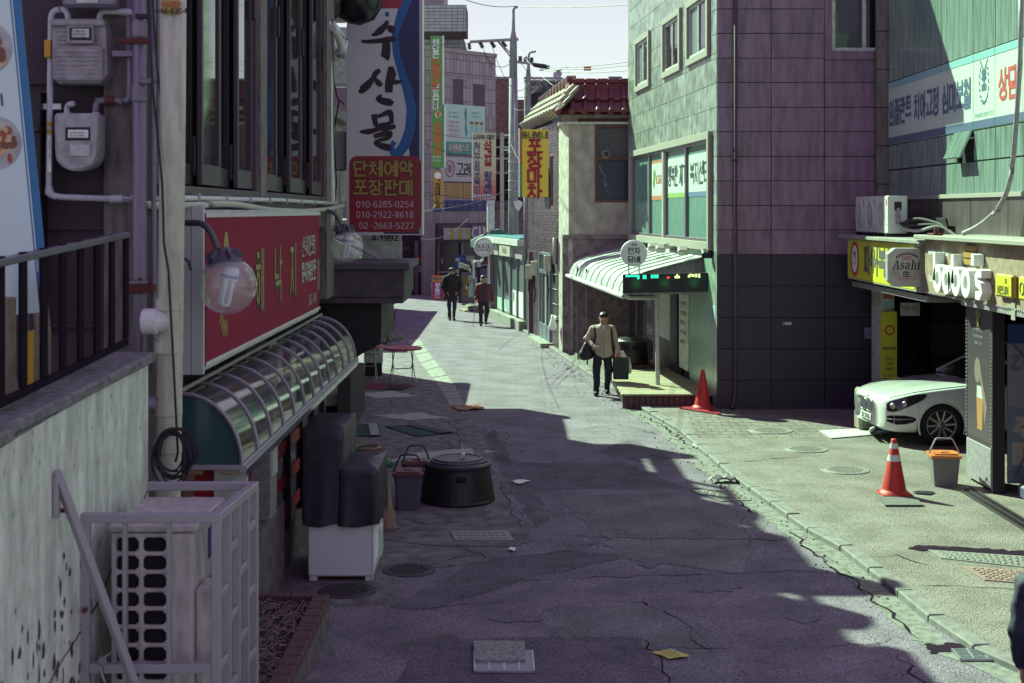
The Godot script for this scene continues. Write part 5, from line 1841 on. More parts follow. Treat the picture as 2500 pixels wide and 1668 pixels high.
func build_granite_building() -> void:
	var t := thing("granite_building", "three-storey stone-clad building with pale street face and dark end wall", "building", V(6, 0, -31))
	var st := S()
	slab(st, PackedVector2Array([W(3.86, 26.33), W(3.07, 36.5), W(16, 36.5), W(16, 26.33)]), V(0, 2.6, 0), RT, Vector3.FORWARD)
	for e in [[V(3.86, 0, -26.33), V(16, 0, -26.33)], [V(3.86, 0, -26.33), V(3.07, 0, -36.5)], [V(3.07, 0, -36.5), V(16, 0, -36.5)], [V(16, 0, -36.5), V(16, 0, -26.33)]]:
		quad(st, e[0], e[1], e[1] + V(0, 10.2, 0), e[0] + V(0, 10.2, 0))
	put("wall_core", st, "joint_dark", t)
	bpart("roof", V(3.0, 10.2, -26.3), V(16, 10.4, -36.6), "concrete", t)
	# dark end wall facing the camera
	var end := [V(3.78, 0, -26.29), RT, V(0, 0, 1)]
	var rows := []
	var y := 2.9
	while y < 10.0:
		rows.append([y, y + .4537])
		y += .4537
	var win := Rect2(1.99, 6.52, 1.9, 1.75)
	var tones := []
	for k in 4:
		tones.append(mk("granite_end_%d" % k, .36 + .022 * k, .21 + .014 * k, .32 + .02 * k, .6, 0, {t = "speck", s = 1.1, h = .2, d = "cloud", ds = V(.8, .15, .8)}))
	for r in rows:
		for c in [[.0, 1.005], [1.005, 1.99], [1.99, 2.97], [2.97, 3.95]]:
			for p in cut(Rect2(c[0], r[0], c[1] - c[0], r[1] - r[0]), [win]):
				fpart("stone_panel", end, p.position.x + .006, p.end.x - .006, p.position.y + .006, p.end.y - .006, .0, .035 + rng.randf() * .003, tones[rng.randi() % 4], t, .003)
	y = .0
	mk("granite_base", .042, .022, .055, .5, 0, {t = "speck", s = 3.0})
	for k in 5:
		for c in [[.0, 1.005], [1.005, 1.99], [1.99, 2.97], [2.97, 3.95]]:
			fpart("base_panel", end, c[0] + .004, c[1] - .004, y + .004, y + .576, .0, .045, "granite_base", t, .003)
		y += .58
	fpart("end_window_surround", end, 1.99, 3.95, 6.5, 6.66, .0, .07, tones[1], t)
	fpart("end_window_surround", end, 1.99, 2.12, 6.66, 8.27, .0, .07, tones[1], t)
	var w := fpart("window", end, 2.12, 3.95, 6.66, 6.72, -.05, .05, "white_dirty", t)
	for q in [[2.12, 2.19, 6.72, 8.2], [2.69, 2.76, 6.72, 8.2], [3.84, 3.95, 6.72, 8.2]]:
		fpart("window_stile", end, q[0], q[1], q[2], q[3], -.05, .045, "white_dirty", w)
	fpart("pane", end, 2.19, 2.69, 6.72, 8.2, -.02, .005, "glass_dark", w, 0)
	fpart("pane", end, 2.76, 3.84, 6.72, 8.2, -.02, .0, "glass_dark", w, 0)
	st = S()
	var shirt := PackedVector2Array([W(2.26, 7.0), W(2.62, 6.98), W(2.6, 7.7), W(2.66, 8.0), W(2.3, 8.0), W(2.24, 7.6)])
	slab(st, shirt, end[0] + V(0, 0, .009), RT, UP)
	put("hung_cloth", st, mk("cloth_dim", .1, .09, .12, .8), w)
	# pale polished face along the street
	var u := V(-.8, 0, -10.25).normalized()
	var n := V(-10.25, 0, .8).normalized()
	var face := [V(3.815, 0, -26.25), u, n]
	var wins := [Rect2(.55, 6.63, 2.09, 1.3), Rect2(3.25, 6.63, 2.05, 1.3), Rect2(6.95, 6.63, 2.0, 1.3), Rect2(.37, 2.94, 9.28, 2.26)]
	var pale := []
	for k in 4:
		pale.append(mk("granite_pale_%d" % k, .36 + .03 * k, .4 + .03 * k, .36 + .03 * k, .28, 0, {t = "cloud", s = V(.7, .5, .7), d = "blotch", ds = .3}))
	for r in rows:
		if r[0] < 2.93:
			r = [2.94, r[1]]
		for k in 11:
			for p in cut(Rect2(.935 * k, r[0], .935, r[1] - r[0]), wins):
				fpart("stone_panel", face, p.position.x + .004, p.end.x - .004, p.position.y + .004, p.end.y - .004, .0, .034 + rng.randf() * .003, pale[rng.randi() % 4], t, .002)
	mk("surround_stone", .4, .38, .33, .7, 0, {t = "speck", s = 3.0})
	for k in 3:
		var r: Rect2 = wins[k]
		st = S()
		var a := r.position.x
		var b := r.end.x
		fbox(st, face[0], u, n, a, b, r.position.y, r.position.y + .13, .0, .1)
		fbox(st, face[0], u, n, a, b, r.end.y - .13, r.end.y, .0, .1)
		fbox(st, face[0], u, n, a, a + .16, r.position.y + .13, r.end.y - .13, .0, .1)
		fbox(st, face[0], u, n, b - .16, b, r.position.y + .13, r.end.y - .13, .0, .1)
		w = put("window", st, "surround_stone", t)
		st = S()
		var y0 := r.position.y + .13
		var y1 := r.end.y - .13
		fbox(st, face[0], u, n, a + .16, b - .16, y0, y0 + .06, -.04, .05)
		fbox(st, face[0], u, n, a + .16, b - .16, y1 - .06, y1, -.04, .05)
		for q in [a + .16, (a + b) * .5 - .03, b - .22]:
			fbox(st, face[0], u, n, q, q + .06, y0 + .06, y1 - .06, -.04, .048)
		put("window_frame", st, "white_dirty", w)
		fpart("pane", face, a + .22, (a + b) * .5 - .03, y0 + .06, y1 - .06, -.02, .02, "glass_dark", w, 0)
		fpart("pane", face, (a + b) * .5 + .03, b - .22, y0 + .06, y1 - .06, -.02, .01, mk("glass_screen", .16, .2, .2, .25) if k != 1 else "glass_dark", w, 0)
	# long windows of the second floor
	st = S()
	fbox(st, face[0], u, n, .37, 9.65, 2.96, 3.12, .0, .12)
	fbox(st, face[0], u, n, .37, 9.65, 5.06, 5.2, .0, .12)
	fbox(st, face[0], u, n, .37, .52, 3.12, 5.06, .0, .12)
	fbox(st, face[0], u, n, 5.12, 5.34, 3.12, 5.06, .0, .08)
	fbox(st, face[0], u, n, 9.5, 9.65, 3.12, 5.06, .0, .12)
	w = put("window_band", st, "surround_stone", t)
	mk("glass_frosted", .2, .37, .33, .16, 0, {t = "cloud", s = V(1.5, .25, 1.5), sp = .7})
	mk("window_banner", .55, .66, .6, .35)
	mk("frame_violet", .16, .12, .15, .4, .3)
	for g in [[.52, 5.12], [5.34, 9.5]]:
		var mid := lerpf(g[0], g[1], .5 if g[0] < 1 else .42)
		st = S()
		fbox(st, face[0], u, n, g[0], g[1], 3.12, 3.18, -.05, .06)
		fbox(st, face[0], u, n, g[0], g[1], 5.0, 5.06, -.05, .06)
		for q in [g[0], mid - .05, g[1] - .1]:
			fbox(st, face[0], u, n, q, q + .1, 3.18, 5.0, -.05, .06)
		put("window_frame", st, "frame_violet", w)
		for e in [[g[0] + .1, mid - .05], [mid + .05, g[1] - .1]]:
			fpart("pane", face, e[0], e[1], 3.18, 5.0, -.03, .0, "glass_frosted", w, 0)
	var pb: Node3D = fpart("printed_film", face, .62, 2.76, 4.02, 4.84, .002, .006, "window_banner", t, 0)
	fpart("film_stripe", face, .62, 2.76, 3.99, 4.09, .004, .008, "sign_steel_blue", w, 0)
	fpart("film_stripe", face, 2.86, 5.0, 3.99, 4.09, .004, .008, mk("stripe_green", .25, .42, .12, .4), w, 0)
	fpart("printed_film", face, 2.86, 5.0, 4.02, 4.84, .002, .006, "window_banner", w, 0)
	fpart("printed_film", face, 5.45, 7.0, 4.0, 4.86, .002, .006, "window_banner", w, 0)
	fpart("film_stripe", face, 5.45, 7.0, 3.96, 4.06, .004, .008, mk("stripe_orange", .5, .2, .1, .4), w, 0)
	fpart("film_stripe", face, 5.45, 7.0, 4.8, 4.86, .004, .008, "stripe_orange", w, 0)
	mk("print_dark", .03, .05, .06, .5)
	var fo: Vector3 = face[0] + n * .009
	write(pb, "복지센터", .42, fo + u * 1.68 + V(0, 4.46, 0), -u, UP, "print_dark", .12, .95)
	write(pb, "행복한 재가", .42, fo + u * 3.92 + V(0, 4.46, 0), -u, UP, "print_dark", .12, .8)
	write(pb, "02.2662-10", .2, fo + u * 5.95 + V(0, 4.42, 0), -u, UP, "stripe_orange", .12, .7)
	st = S()
	for k in 5:
		slab(st, moved(ellipse(.06, .2, 10), W(.0, .0)), fo + u * (6.75 - k * .05) + V(0, 4.45 + .06 * sin(k * 2.0), k * .0005), -u, V(.2 * sin(k * 1.4), 1, 0))
	put("emblem", st, "stripe_green", pb)
	# street-level front under the canopy
	mk("panel_green", .3, .46, .38, .3, 0, {t = "cloud", s = V(.8, .3, .8)})
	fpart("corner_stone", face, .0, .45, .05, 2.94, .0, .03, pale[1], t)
	fpart("shop_panel", face, .45, 2.55, .28, 2.94, .0, .02, "panel_green", t)
	var sb := fpart("price_board", face, 2.55, 3.5, .45, 2.9, .0, .05, "white_dirty", t)
	for k in 9:
		small_print(sb, face[0] + n * .055 + u * 3.0 + V(0, 2.6 - k * .2, 0), -u, UP, .7, 1, .14, "print_dark")
	fpart("doorway", face, 3.5, 4.5, .28, 2.94, -.02, .012, "black", t)
	fpart("granite_jamb", face, 3.75, 4.5, .28, 2.94, .012, .05, "granite_base", t)
	fpart("shutter_panel", face, 4.5, 5.3, .9, 2.94, .0, .06, "white_dirty", t)
	fpart("shutter_panel", face, 5.32, 6.3, .9, 2.94, .0, .055, "white_dirty", t)
	fpart("lower_step", face, 4.5, 6.3, .28, .9, .0, .04, "concrete", t)
	var gd := fpart("entrance_door", face, 6.3, 10.2, .28, 2.94, .0, .02, "glass_dark", t)
	for q in [6.3, 7.6, 8.8, 10.1]:
		fpart("door_frame", face, q, q + .14, .28, 2.94, .02, .07, "frame_violet", gd)
	fpart("door_board", face, 6.5, 7.55, .7, 2.0, .025, .05, mk("board_slate", .06, .065, .09, .5), gd)
	write(gd, "로얄전자", .22, face[0] + n * .055 + u * 7.02 + V(0, 1.55, 0), -u, UP, "white_dirty", .1, .9)
	write(gd, "전자담배", .22, face[0] + n * .055 + u * 7.02 + V(0, .95, 0), -u, UP, "white_dirty", .1, .9)
	t = pipe_thing("downpipe", "brown metal downpipe on the dark granite end wall", bend([V(4.118, 8.075, -26.2), V(4.118, .529, -26.2), V(4.102, .248, -26.2), V(4.038, .078, -26.1)], .12), .035, "pipe_bronze")
	for yy in [345, 368]:
		collar(t, V((1688 - 1175.0) * .008027, 3.7 - (yy - 485.0) * .008027, -26.2), .045, .05, "pipe_bronze")
	t = thing("wall_notice", "small pale blue notice plate on the dark granite base", "sign", V(6.614, 1.452, -26.2))
	bpart("plate", V(6.504, 1.554, -26.24), V(6.74, 1.354, -26.22), mk("notice_blue", .2, .22, .36, .5), t, .001)
	small_print(t, V(6.617, 1.468, -26.21), RT, UP, .18, 2, .04, "print_navy")
	t = thing("wall_sticker", "tiny white and red sticker on the dark granite base", "sticker", V(5.065, 1.637, -26.2))
	bpart("plate", V(4.992, 1.658, -26.24), V(5.157, 1.603, -26.22), "white_dirty", t, 0)
	bpart("print_mark", V(4.996, 1.652, -26.219), V(5.036, 1.612, -26.217), "red", t, 0)
	t = thing("wall_sticker", "small pale blue house-shaped sticker on the corner stone", "sticker", face[0] + u * .2 + V(0, 1.9, 0))
	fpart("plate", face, .1, .32, 1.65, 1.95, .032, .036, mk("sticker_blue", .35, .45, .55, .5), t, 0)
	# canopy
	t = thing("canopy", "white curved ribbed canopy over the shop entrance on thin posts", "canopy", V(2.6, 2.0, -32))
	var near := [V(3.72, 0, -27.45), V(2.19, 0, -27.55)]
	var far := [V(2.98, 0, -37.0), V(1.37, 0, -37.4)]
	var prof := [[.0, 2.86], [.04, 2.8], [.4, 2.66], [.72, 2.53], [.84, 2.46], [.92, 2.36], [.97, 2.22], [1.0, 2.05]]
	mk("canopy_sheet", .62, .68, .62, .35, .1, {t = "cloud", s = .9})
	var at := func(f: float, k: int) -> Vector3:
		return (near[0] as Vector3).lerp(far[0], f).lerp((near[1] as Vector3).lerp(far[1], f), prof[k][0]) + V(0, prof[k][1], 0)
	for c in 12:
		st = S(true)
		for k in 7:
			quad(st, at.call(c / 12.0, k), at.call(c / 12.0, k + 1), at.call((c + 1) / 12.0, k + 1), at.call((c + 1) / 12.0, k))
		put("canopy_panel", st, "canopy_sheet", t)
		st = S()
		var line := []
		for k in 8:
			line.append(at.call(c / 12.0, k) + V(0, .008, 0))
		tube(st, line, .014, 5)
		put("rib", st, "meter", t)
	st = S()
	tube(st, [at.call(.0, 7) + V(-.03, 0, .05), at.call(1.0, 7) + V(-.03, 0, -.1)], .05, 8)
	put("gutter", st, "white_dirty", t)
	st = S()
	slab(st, PackedVector2Array([W(2.19, 2.08), W(3.72, 2.1), W(3.72, 2.84), W(3.66, 2.78), W(3.1, 2.64), W(2.6, 2.5), W(2.36, 2.4), W(2.26, 2.26)]), V(0, 0, -27.6), RT, UP, .02)
	put("end_sheet", st, "meter", t)
	for p in [V(1.46, 0, -36.376), V(1.63, 0, -35.005), V(1.778, 0, -33.547), V(2.59, 0, -41.644)]:
		st = S()
		var p2: Vector3 = p
		tube(st, [V(p2.x, 0, p2.z), V(p2.x - .02, 2.35, p2.z)], .022, 8)
		put("post", st, "frame_violet", t)
	st = S()
	tube(st, [V(2.877, .05, -28.032), V(2.848, 1.941, -28), V(2.848, 2.37, -28)], .045, 10)
	put("post", st, "white_dirty", t)
	st = S()
	tube(st, bend([V(2.169, 2.155, -27.55), V(2.215, 2.017, -27.6), V(2.831, 1.993, -28)], .1), .04, 10)
	put("drain_pipe", st, "white_dirty", t)
	st = S()
	lathe(st, V(2.877, .05, -28.032), [W(.07, 0), W(.065, .05), W(.046, .06)], 12)
	put("post_shoe", st, "white_dirty", t)
	# flood lights over it
	for k in 4:
		var p: Vector3 = [V(3.008, 2.936, -30.4), V(3.103, 2.917, -29.7), V(3.363, 2.919, -28), V(3.657, 2.907, -26.7)][k]
		var fl := thing("floodlight", ["small grey floodlight over the canopy, farthest along the wall", "small grey floodlight over the canopy, second along the wall", "small grey floodlight over the canopy, third along the wall", "small dark floodlight at the granite corner above the canopy"][k], "floodlight", p, "floodlights above the canopy")
		st = S()
		box(st, p, V(.2, .13, .2), .03, Basis(RT, .5))
		put("housing", st, "surround_stone" if k < 3 else "black", fl)
		st = S()
		tube(st, [p, p + V(.35, .06, -.1)], .015, 5)
		put("arm", st, "meter", fl)
	# round sign and message screen
	t = thing("round_sign", "round white lit-box sign with black lettering on the canopy", "sign", V(2.36, 2.55, -27.5))
	var c3 := V(2.35, 2.894, -27.4)
	st = S()
	lathe(st, c3, [W(0, .06), W(.235, .06), W(.255, .04), W(.255, -.05), W(0, -.06)], 36, Basis(UP, -.0) * Basis(RT, PI / 2))
	put("sign_drum", st, "white", t)
	write(t, "로얄", .05, c3 + V(.0, .165, .062), RT, UP, "ink", .12)
	write(t, "전자", .115, c3 + V(.005, .045, .062), RT, UP, "ink", .15)
	write(t, "담배", .115, c3 + V(.005, -.115, .062), RT, UP, "ink", .15)
	for x in [-.1, .1]:
		st = S()
		tube(st, [c3 + V(x, -.22, 0), c3 + V(x, -.45, 0)], .012, 6)
		put("stand_leg", st, "steel", t)
	t = thing("message_screen", "long black LED message screen hung at the canopy end", "screen", V(2.936, 2.32, -27.3))
	st = S()
	var a3 := V(2.133, 7.757, -27.3)
	var b3 := V(3.72, 7.727, -27.1)
	var sr := V(b3.x - a3.x, -.045 + .09, b3.z - a3.z).normalized()
	var sc := V((a3.x + b3.x) * .5, 2.33, -27.2)
	box(st, sc, V(1.61, .36, .1), .006, Basis(sr, UP, sr.cross(UP)))
	put("screen_case", st, mk("screen_black", .012, .006, .012, .5), t)
	var fn := sr.cross(UP)
	for g in [["dot", "led_off", []], ["lit_dot", "led_green", [[1, 0, 24, 2], [21, 2, 24, 6], [31, 0, 33, 6], [35, 0, 36, 6], [45, 0, 48, 5], [50, 0, 52, 5], [54, 0, 57, 5], [32, 2, 36, 4]]], ["lit_dot", "led_red", [[73, 4, 76, 6]]], ["lit_dot", "led_lime", [[89, 0, 91, 3], [86, 3, 94, 6], [111, 0, 116, 2], [109, 2, 112, 5], [115, 1, 119, 4], [121, 0, 124, 5], [127, 0, 129, 6]]]]:
		st = S()
		var step := 1.56 / 142.0
		if g[2].is_empty():
			for ix in range(0, 142, 2):
				for iy in range(0, 30, 2):
					slab(st, rect2(-.0028, -.0028, .0028, .0028), sc + fn * .0515 + sr * (-.775 + ix * step) + UP * (.155 - iy * step), sr, UP)
		for q in g[2]:
			for ix in range(q[0], q[2] + 1):
				for iy in range(q[1], q[3] + 1):
					slab(st, rect2(-.0048, -.0048, .0048, .0048), sc + fn * .0525 + sr * (-.755 + ix * step) + UP * (.158 - iy * step), sr, UP)
		stuff(put(g[0], st, g[1], t))
	for k in 3:
		var gl := OmniLight3D.new()
		gl.name = "screen_glow"
		gl.light_energy = .006
		gl.light_size = .1
		gl.omni_range = 3.0
		gl.omni_attenuation = 2.0
		gl.shadow_enabled = true
		gl.light_color = Color(.3, 1.0, .5)
		gl.position = sc + fn * .14 + sr * (-.55 + .55 * k)
		add_child(gl, true)
	# timber deck with brick riser and the pale strip
	t = thing("deck", "pale timber deck with dark brick riser in front of the shop", "deck", V(2.9, 0, -29.4))
	for k in 42:
		var z := -26.58 - k * .145
		var xr := 3.79 - (-z - 26.25) * .078
		bpart("plank", V(2.04 + .01 * (k % 3), .25, z), V(xr, .28 + rng.randf() * .003, z - .137), ["deck_wood", "deck_wood_2"][rng.randi() % 2], t, .004)
	for k in 15:
		st = S()
		box(st, V(2.12 + k * .108, .13, -26.66), V(.098, .24, .08), .006)
		put("brick", st, "brick_red", t)
	bpart("deck_base", V(2.1, .05, -26.72), V(3.3, .245, -32.5), "black", t)
	st = S()
	sheet(st, [W(2.075, -31.206), W(2.229, -28.754), W(2.521, -27.891), W(3.111, -27.447), W(3.726, -28.618), W(2.192, -28.618), W(1.988, -33.269), W(1.589, -36.267), W(1.372, -35.836)], .11, .1)
	structure("entrance_step", st, "concrete_pale")
	t = tub("black rubber tub with flat lid beside the shop door", V(2.62, .36, -31.2), .38, .5)
	t = thing("tub_stand", "low red-brown block under the rubber tub on the deck", "block", V(2.65, .28, -31.2))
	bpart("block", V(2.2, .285, -30.85), V(3.1, .36, -31.6), "brick_red", t)
	traffic_cone("plain red traffic cone on a red board by the granite corner", V(3.519, .06, -26.227), .72, false)
	t = thing("cone_board", "dull red board under the plain traffic cone", "board", V(3.403, .06, -25.828))
	st = S()
	sheet(st, [W(3.094, -26.227), W(3.733, -25.387), W(3.767, -25.884), W(3.395, -26.699)], .075, .02)
	put("board_sheet", st, "table_red", t)

func traffic_cone(label: String, at: Vector3, h: float, striped: bool) -> void:
	var t := thing("traffic_cone", label, "traffic cone", at)
	var r := .155
	var st := S(true)
	lathe(st, at, [W(r, .06), W(.035, h - .01), W(.028, h), W(0, h - .004)], 28)
	put("cone_body", st, "cone_red", t)
	st = S()
	var foot := PackedVector2Array()
	for k in 48:
		var a := TAU * k / 48
		var q := maxf(absf(cos(a)), absf(sin(a)))
		foot.append(W(cos(a), sin(a)) * (.2 / q * .55 + .2 * .45) * (1.0 + .04 * cos(a * 8.0)))
	slab(st, foot, at + V(0, .03, 0), RT, Vector3.FORWARD, .03)
	lathe(st, at, [W(.19, .03), W(.18, .045), W(.16, .065), W(.15, .08)], 28)
	put("cone_foot", st, "cone_red", t)
	if striped:
		for s in [[.44, .52], [.6, .665]]:
			st = S(true)
			var r0 := lerpf(r, .035, (s[0] - .06) / (h - .07)) + .002
			var r1 := lerpf(r, .035, (s[1] - .06) / (h - .07)) + .002
			lathe(st, at, [W(r0, s[0]), W(r1, s[1])], 28)
			put("reflective_band", st, "reflect_band", t)

# roof tile: a shallow pan with a roll along one side, w wide, l long, sloping along -Z
func tile_mesh(w: float, l: float, cap: bool) -> ArrayMesh:
	var st := S()
	box(st, V(0, .0, -l * .5), V(w, .045, l), .008)
	var r := w * .21
	var pts := [V(-w * .5 + r, .02, .0), V(-w * .5 + r, .02, -l)]
	tube(st, pts, [r, r * .85], 12)
	tube(st, [V(-w * .5 + r, .02, .012), V(-w * .5 + r, .02, -.03)], r * 1.12, 12)
	if cap:
		lathe(st, V(-w * .5 + r, .02, .02), [W(0, .03), W(r * 1.25, .02), W(r * 1.3, 0), W(0, 0)], 14, Basis(RT, PI / 2))
	st.generate_normals()
	return st.commit()

func tile_slope(t: Node3D, a: Vector3, b: Vector3, up_a: Vector3, cols: int, rows: int, m: Array) -> void:
	var al := (b - a) / cols
	var sl := (up_a - a)
	var ls := sl.length() / rows
	sl = sl.normalized()
	var x := al.normalized()
	sl = (sl - x * sl.dot(x) * .0).normalized()
	var nn := x.cross(-sl).normalized()
	if nn.y < 0:
		nn = -nn
	var m0 := tile_mesh(al.length(), ls * 1.1, false)
	var m1 := tile_mesh(al.length(), ls * 1.1, true)
	for r in rows:
		for c in cols:
			var o := MeshInstance3D.new()
			o.name = "roof_tile"
			o.mesh = m1 if r == 0 else m0
			o.material_override = M[m[rng.randi() % m.size()]]
			var tilt := sl.rotated(x, -.13) if nn.dot(sl.rotated(x, -.13)) < 0 else sl.rotated(x, .13)
			var zz := -tilt
			var yy := zz.cross(x).normalized()
			if yy.y < 0:
				yy = -yy
			o.transform = Transform3D(Basis(x, yy, zz), a + al * (c + .5) + sl * ls * r + nn * .06 - where(t))
			t.add_child(o, true)

func build_cream_house() -> void:
	var t := thing("cream_house", "old cream plastered house with dark red tiled roof and brick-tiled flank", "building", V(2.0, 0, -39))
	mk("cream_plaster", .48, .39, .37, .9, 0, {t = "cloud", s = V(.5, .3, .5)})
	mk("mauve_plaster", .3, .21, .235, .9, 0, {t = "blotch", s = .5})
	mk("roof_red", .19, .028, .045, .55, 0, {t = "blotch", s = 1.2})
	mk("roof_red_2", .15, .025, .04, .55, 0, {t = "blotch", s = 1.2})
	mk("roof_pale", .4, .33, .27, .6, 0, {t = "blotch", s = 1.2})
	mk("timber_brown", .12, .045, .035, .6)
	var zf := -36.62
	bpart("front_wall", V(1.46, 3.1, zf), V(2.13, 5.94, zf - .3), "cream_plaster", t, 0)
	bpart("front_wall", V(2.13, 3.1, zf), V(3.1, 3.93, zf - .3), "cream_plaster", t, 0)
	bpart("lower_wall", V(1.3, 0, zf - .02), V(3.1, 2.98, zf - .3), "mauve_plaster", t, 0)
	bpart("wall_ledge", V(1.3, 2.98, zf + .04), V(3.1, 3.1, zf - .3), "mauve_plaster", t, .01)
	var st := S()
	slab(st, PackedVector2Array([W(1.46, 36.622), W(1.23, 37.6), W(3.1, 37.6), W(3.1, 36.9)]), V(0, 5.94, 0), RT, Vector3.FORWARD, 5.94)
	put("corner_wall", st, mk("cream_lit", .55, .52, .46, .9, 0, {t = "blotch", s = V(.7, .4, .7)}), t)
	bpart("cornice", V(1.2, 5.94, zf + .1), V(3.1, 6.0, zf - 1.0), "white_dirty", t)
	bpart("eaves_wall", V(1.3, 6.0, zf - .04), V(3.1, 6.24, zf - .4), "cream_plaster", t, 0)
	bpart("gutter_stain", V(1.7, 6.0, zf - .03), V(3.1, 6.1, zf - .035), "roof_red_2", t, 0)
	var w := bpart("window", V(2.13, 3.93, zf + .02), V(3.08, 4.0, zf - .2), "timber_brown", t)
	for q in [[2.13, 4.0, 2.2, 5.94], [3.0, 4.0, 3.08, 5.94], [2.2, 5.86, 3.0, 5.94], [2.2, 5.02, 3.0, 5.1]]:
		bpart("window_frame", V(q[0], q[1], zf + .02), V(q[2], q[3], zf - .18), "timber_brown", w)
	bpart("pane", V(2.2, 4.0, zf - .08), V(3.0, 5.02, zf - .1), mk("film_navy", .012, .012, .05, .3), w, 0)
	bpart("pane", V(2.2, 5.1, zf - .08), V(3.0, 5.86, zf - .1), mk("pane_dim", .08, .06, .08, .35, 0, {t = "blotch", s = 1.2}), w, 0)
	st = S()
	lathe(st, V(2.42, 5.17, zf - .02), [W(.11, .06), W(.08, .09), W(.07, 0)], 16, Basis(RT, PI / 2))
	put("vent_pipe", st, "meter", w)
	st = S()
	for k in 3:
		var l := []
		for q in 7:
			l.append(W(2.28 + .03 * q + rng.randf_range(-.03, .03), 4.9 - q * .1 - k * .05))
		stroke(st, l, .012, V(0, 0, zf - .075), RT, UP)
	put("scratch", st, "meter", w)
	# flank clad in small dark brick tiles
	var fu := V(.45 - 1.23, 0, -6.2).normalized()
	var fl := V(.45 - 1.23, 0, -6.2).length()
	var fn := V(-6.2, 0, .78).normalized()
	var flank := [V(1.23, 0, -37.6), fu, fn]
	fpart("flank_wall", flank, .0, fl, 0, 6.1, -.25, .0, mk("mortar", .24, .2, .23, .95), t, 0)
	var holes := [Rect2(1.1, .1, 2.1, 2.45), Rect2(.15, .9, .75, 1.9), Rect2(.8, 3.75, .7, 1.55), Rect2(5.0, .0, 1.3, 2.3)]
	var tiles := [S(), S(), S()]
	var row := 0
	var y := .02
	while y < 6.05:
		var x := -.1 if row & 1 else .0
		while x < fl:
			for p in cut(Rect2(maxf(x, .0), y, minf(.2, fl - x), .083), holes):
				fbox(tiles[rng.randi() % 3], flank[0], fu, fn, p.position.x + .005, p.end.x - .005, p.position.y + .004, p.end.y - .004, .0, .015, 0)
			x += .2
		y += .085
		row += 1
	for k in 3:
		mk("flank_tile_%d" % k, [.075, .055, .1][k], [.04, .028, .06][k], [.065, .05, .08][k], .4)
		stuff(put("brick", tiles[k], "flank_tile_%d" % k, t))
	var d := fpart("door", flank, 1.25, 3.1, .12, 2.5, -.02, .0, "glass_pale", t, 0)
	for q in [[1.15, 1.25], [1.7, 1.78], [2.55, 2.62], [3.1, 3.2]]:
		fpart("door_stile", flank, q[0], q[1], .1, 2.55, .0, .07, "frame_slate", d)
	for q in [[.1, .55], [1.95, 2.06], [2.47, 2.55]]:
		fpart("door_rail", flank, 1.25, 3.1, q[0], q[1], .0, .06, "frame_slate", d)
	fpart("door_poster", flank, 1.4, 1.62, 1.25, 1.5, .003, .008, "red", d, 0)
	fpart("shop_step", flank, .9, 3.4, .0, .12, .0, .35, "concrete_pale", t)
	w = fpart("window", flank, .15, .9, .9, 2.8, -.02, .004, "void", t, 0)
	for k in 4:
		fpart("window_bar", flank, .15, .9, 1.2 + .4 * k, 1.22 + .4 * k, .006, .03, "steel", w)
	fpart("window_sill", flank, .1, .95, .82, .9, .0, .06, "white_dirty", w)
	w = fpart("window", flank, .8, 1.5, 3.75, 5.3, -.02, .006, "timber_brown", t, 0)
	fpart("pane", flank, .88, 1.42, 3.85, 5.2, .006, .012, "glass_dark", w, 0)
	fpart("alcove", flank, 5.0, 6.3, 0, 2.3, -.02, .004, "void", t, 0)
	fpart("alcove_pier", flank, 4.85, 5.1, 0, 2.5, .0, .12, "flank_tile_2", t)
	var bxs := thing("metal_cabinet", "rust-edged grey metal cabinet fixed to the brick-tiled flank", "cabinet", flank[0] + fu * 1.9 + V(0, 4.5, 0))
	fpart("cabinet_case", flank, 1.6, 2.6, 4.1, 4.9, .02, .22, mk("cabinet_grey", .2, .17, .2, .6, 0, {t = "rust", s = 1.5}), bxs)
	for k in 3:
		var p: Vector3 = flank[0] + fu * [1.0, 3.55, 4.7][k] + fn * .14 + V(0, [2.3, 2.05, 1.9][k], 0)
		var mb := thing("meter_box", ["small white box above the shop door on the brick-tiled flank", "pale meter box with hanging wires beside the shop door", "small pale box by the alcove of the brick-tiled flank"][k], "electrical box", p)
		st = S()
		box(st, p, V(.2, .42, .28), .02)
		put("box_case", st, "pvc", mb)
		st = S()
		tube(st, [p + V(0, -.2, 0), p + V(-.02, -.5, .03), p + V(.03, -.7, 0), p + V(0, -1.0, .02)], .016, 5)
		put("box_cable", st, "black", mb)
	pipe_thing("downpipe", "grey pipe down the near end of the brick-tiled flank", [flank[0] + fn * .08 + fu * .1 + V(0, 3.0, 0), flank[0] + fn * .08 + fu * .1 + V(0, 2.3, 0)], .06, "meter")
	pipe_thing("downpipe", "slim pale pipe at the far end of the brick-tiled flank", [flank[0] + fn * .08 + fu * 6.0 + V(0, 4.4, 0), flank[0] + fn * .08 + fu * 6.0 + V(0, 2.3, 0)], .045, "meter")
	t = thing("plastic_bag", "white plastic bag hanging by the barred window", "bag", flank[0] + fn * .2 + V(0, .6, 0))
	st = S(true)
	lathe(st, flank[0] + fn * .15 + fu * .05 + V(0, .55, .1), [W(0, .0), W(.09, .03), W(.11, .12), W(.06, .3), W(.01, .42)], 9)
	put("bag_body", st, "white", t)
	# roof
	var house := t
	t = Node3D.new()
	t.name = "roof"
	house.add_child(t)
	t.position = V(0, 6.1, -1)
	var e1 := V(1.2, 6.2, -36.3)
	var e1r := V(3.15, 6.2, -36.3)
	var r1 := V(1.55, 7.02, -37.15)
	var e2 := V(.4, 6.3, -44.6)
	var r2 := V(.95, 7.0, -44.0)
	st = S()
	quad(st, e1 - V(0, .03, 0), e1r - V(0, .03, 0), V(3.6, 7.0, -37.15), r1)
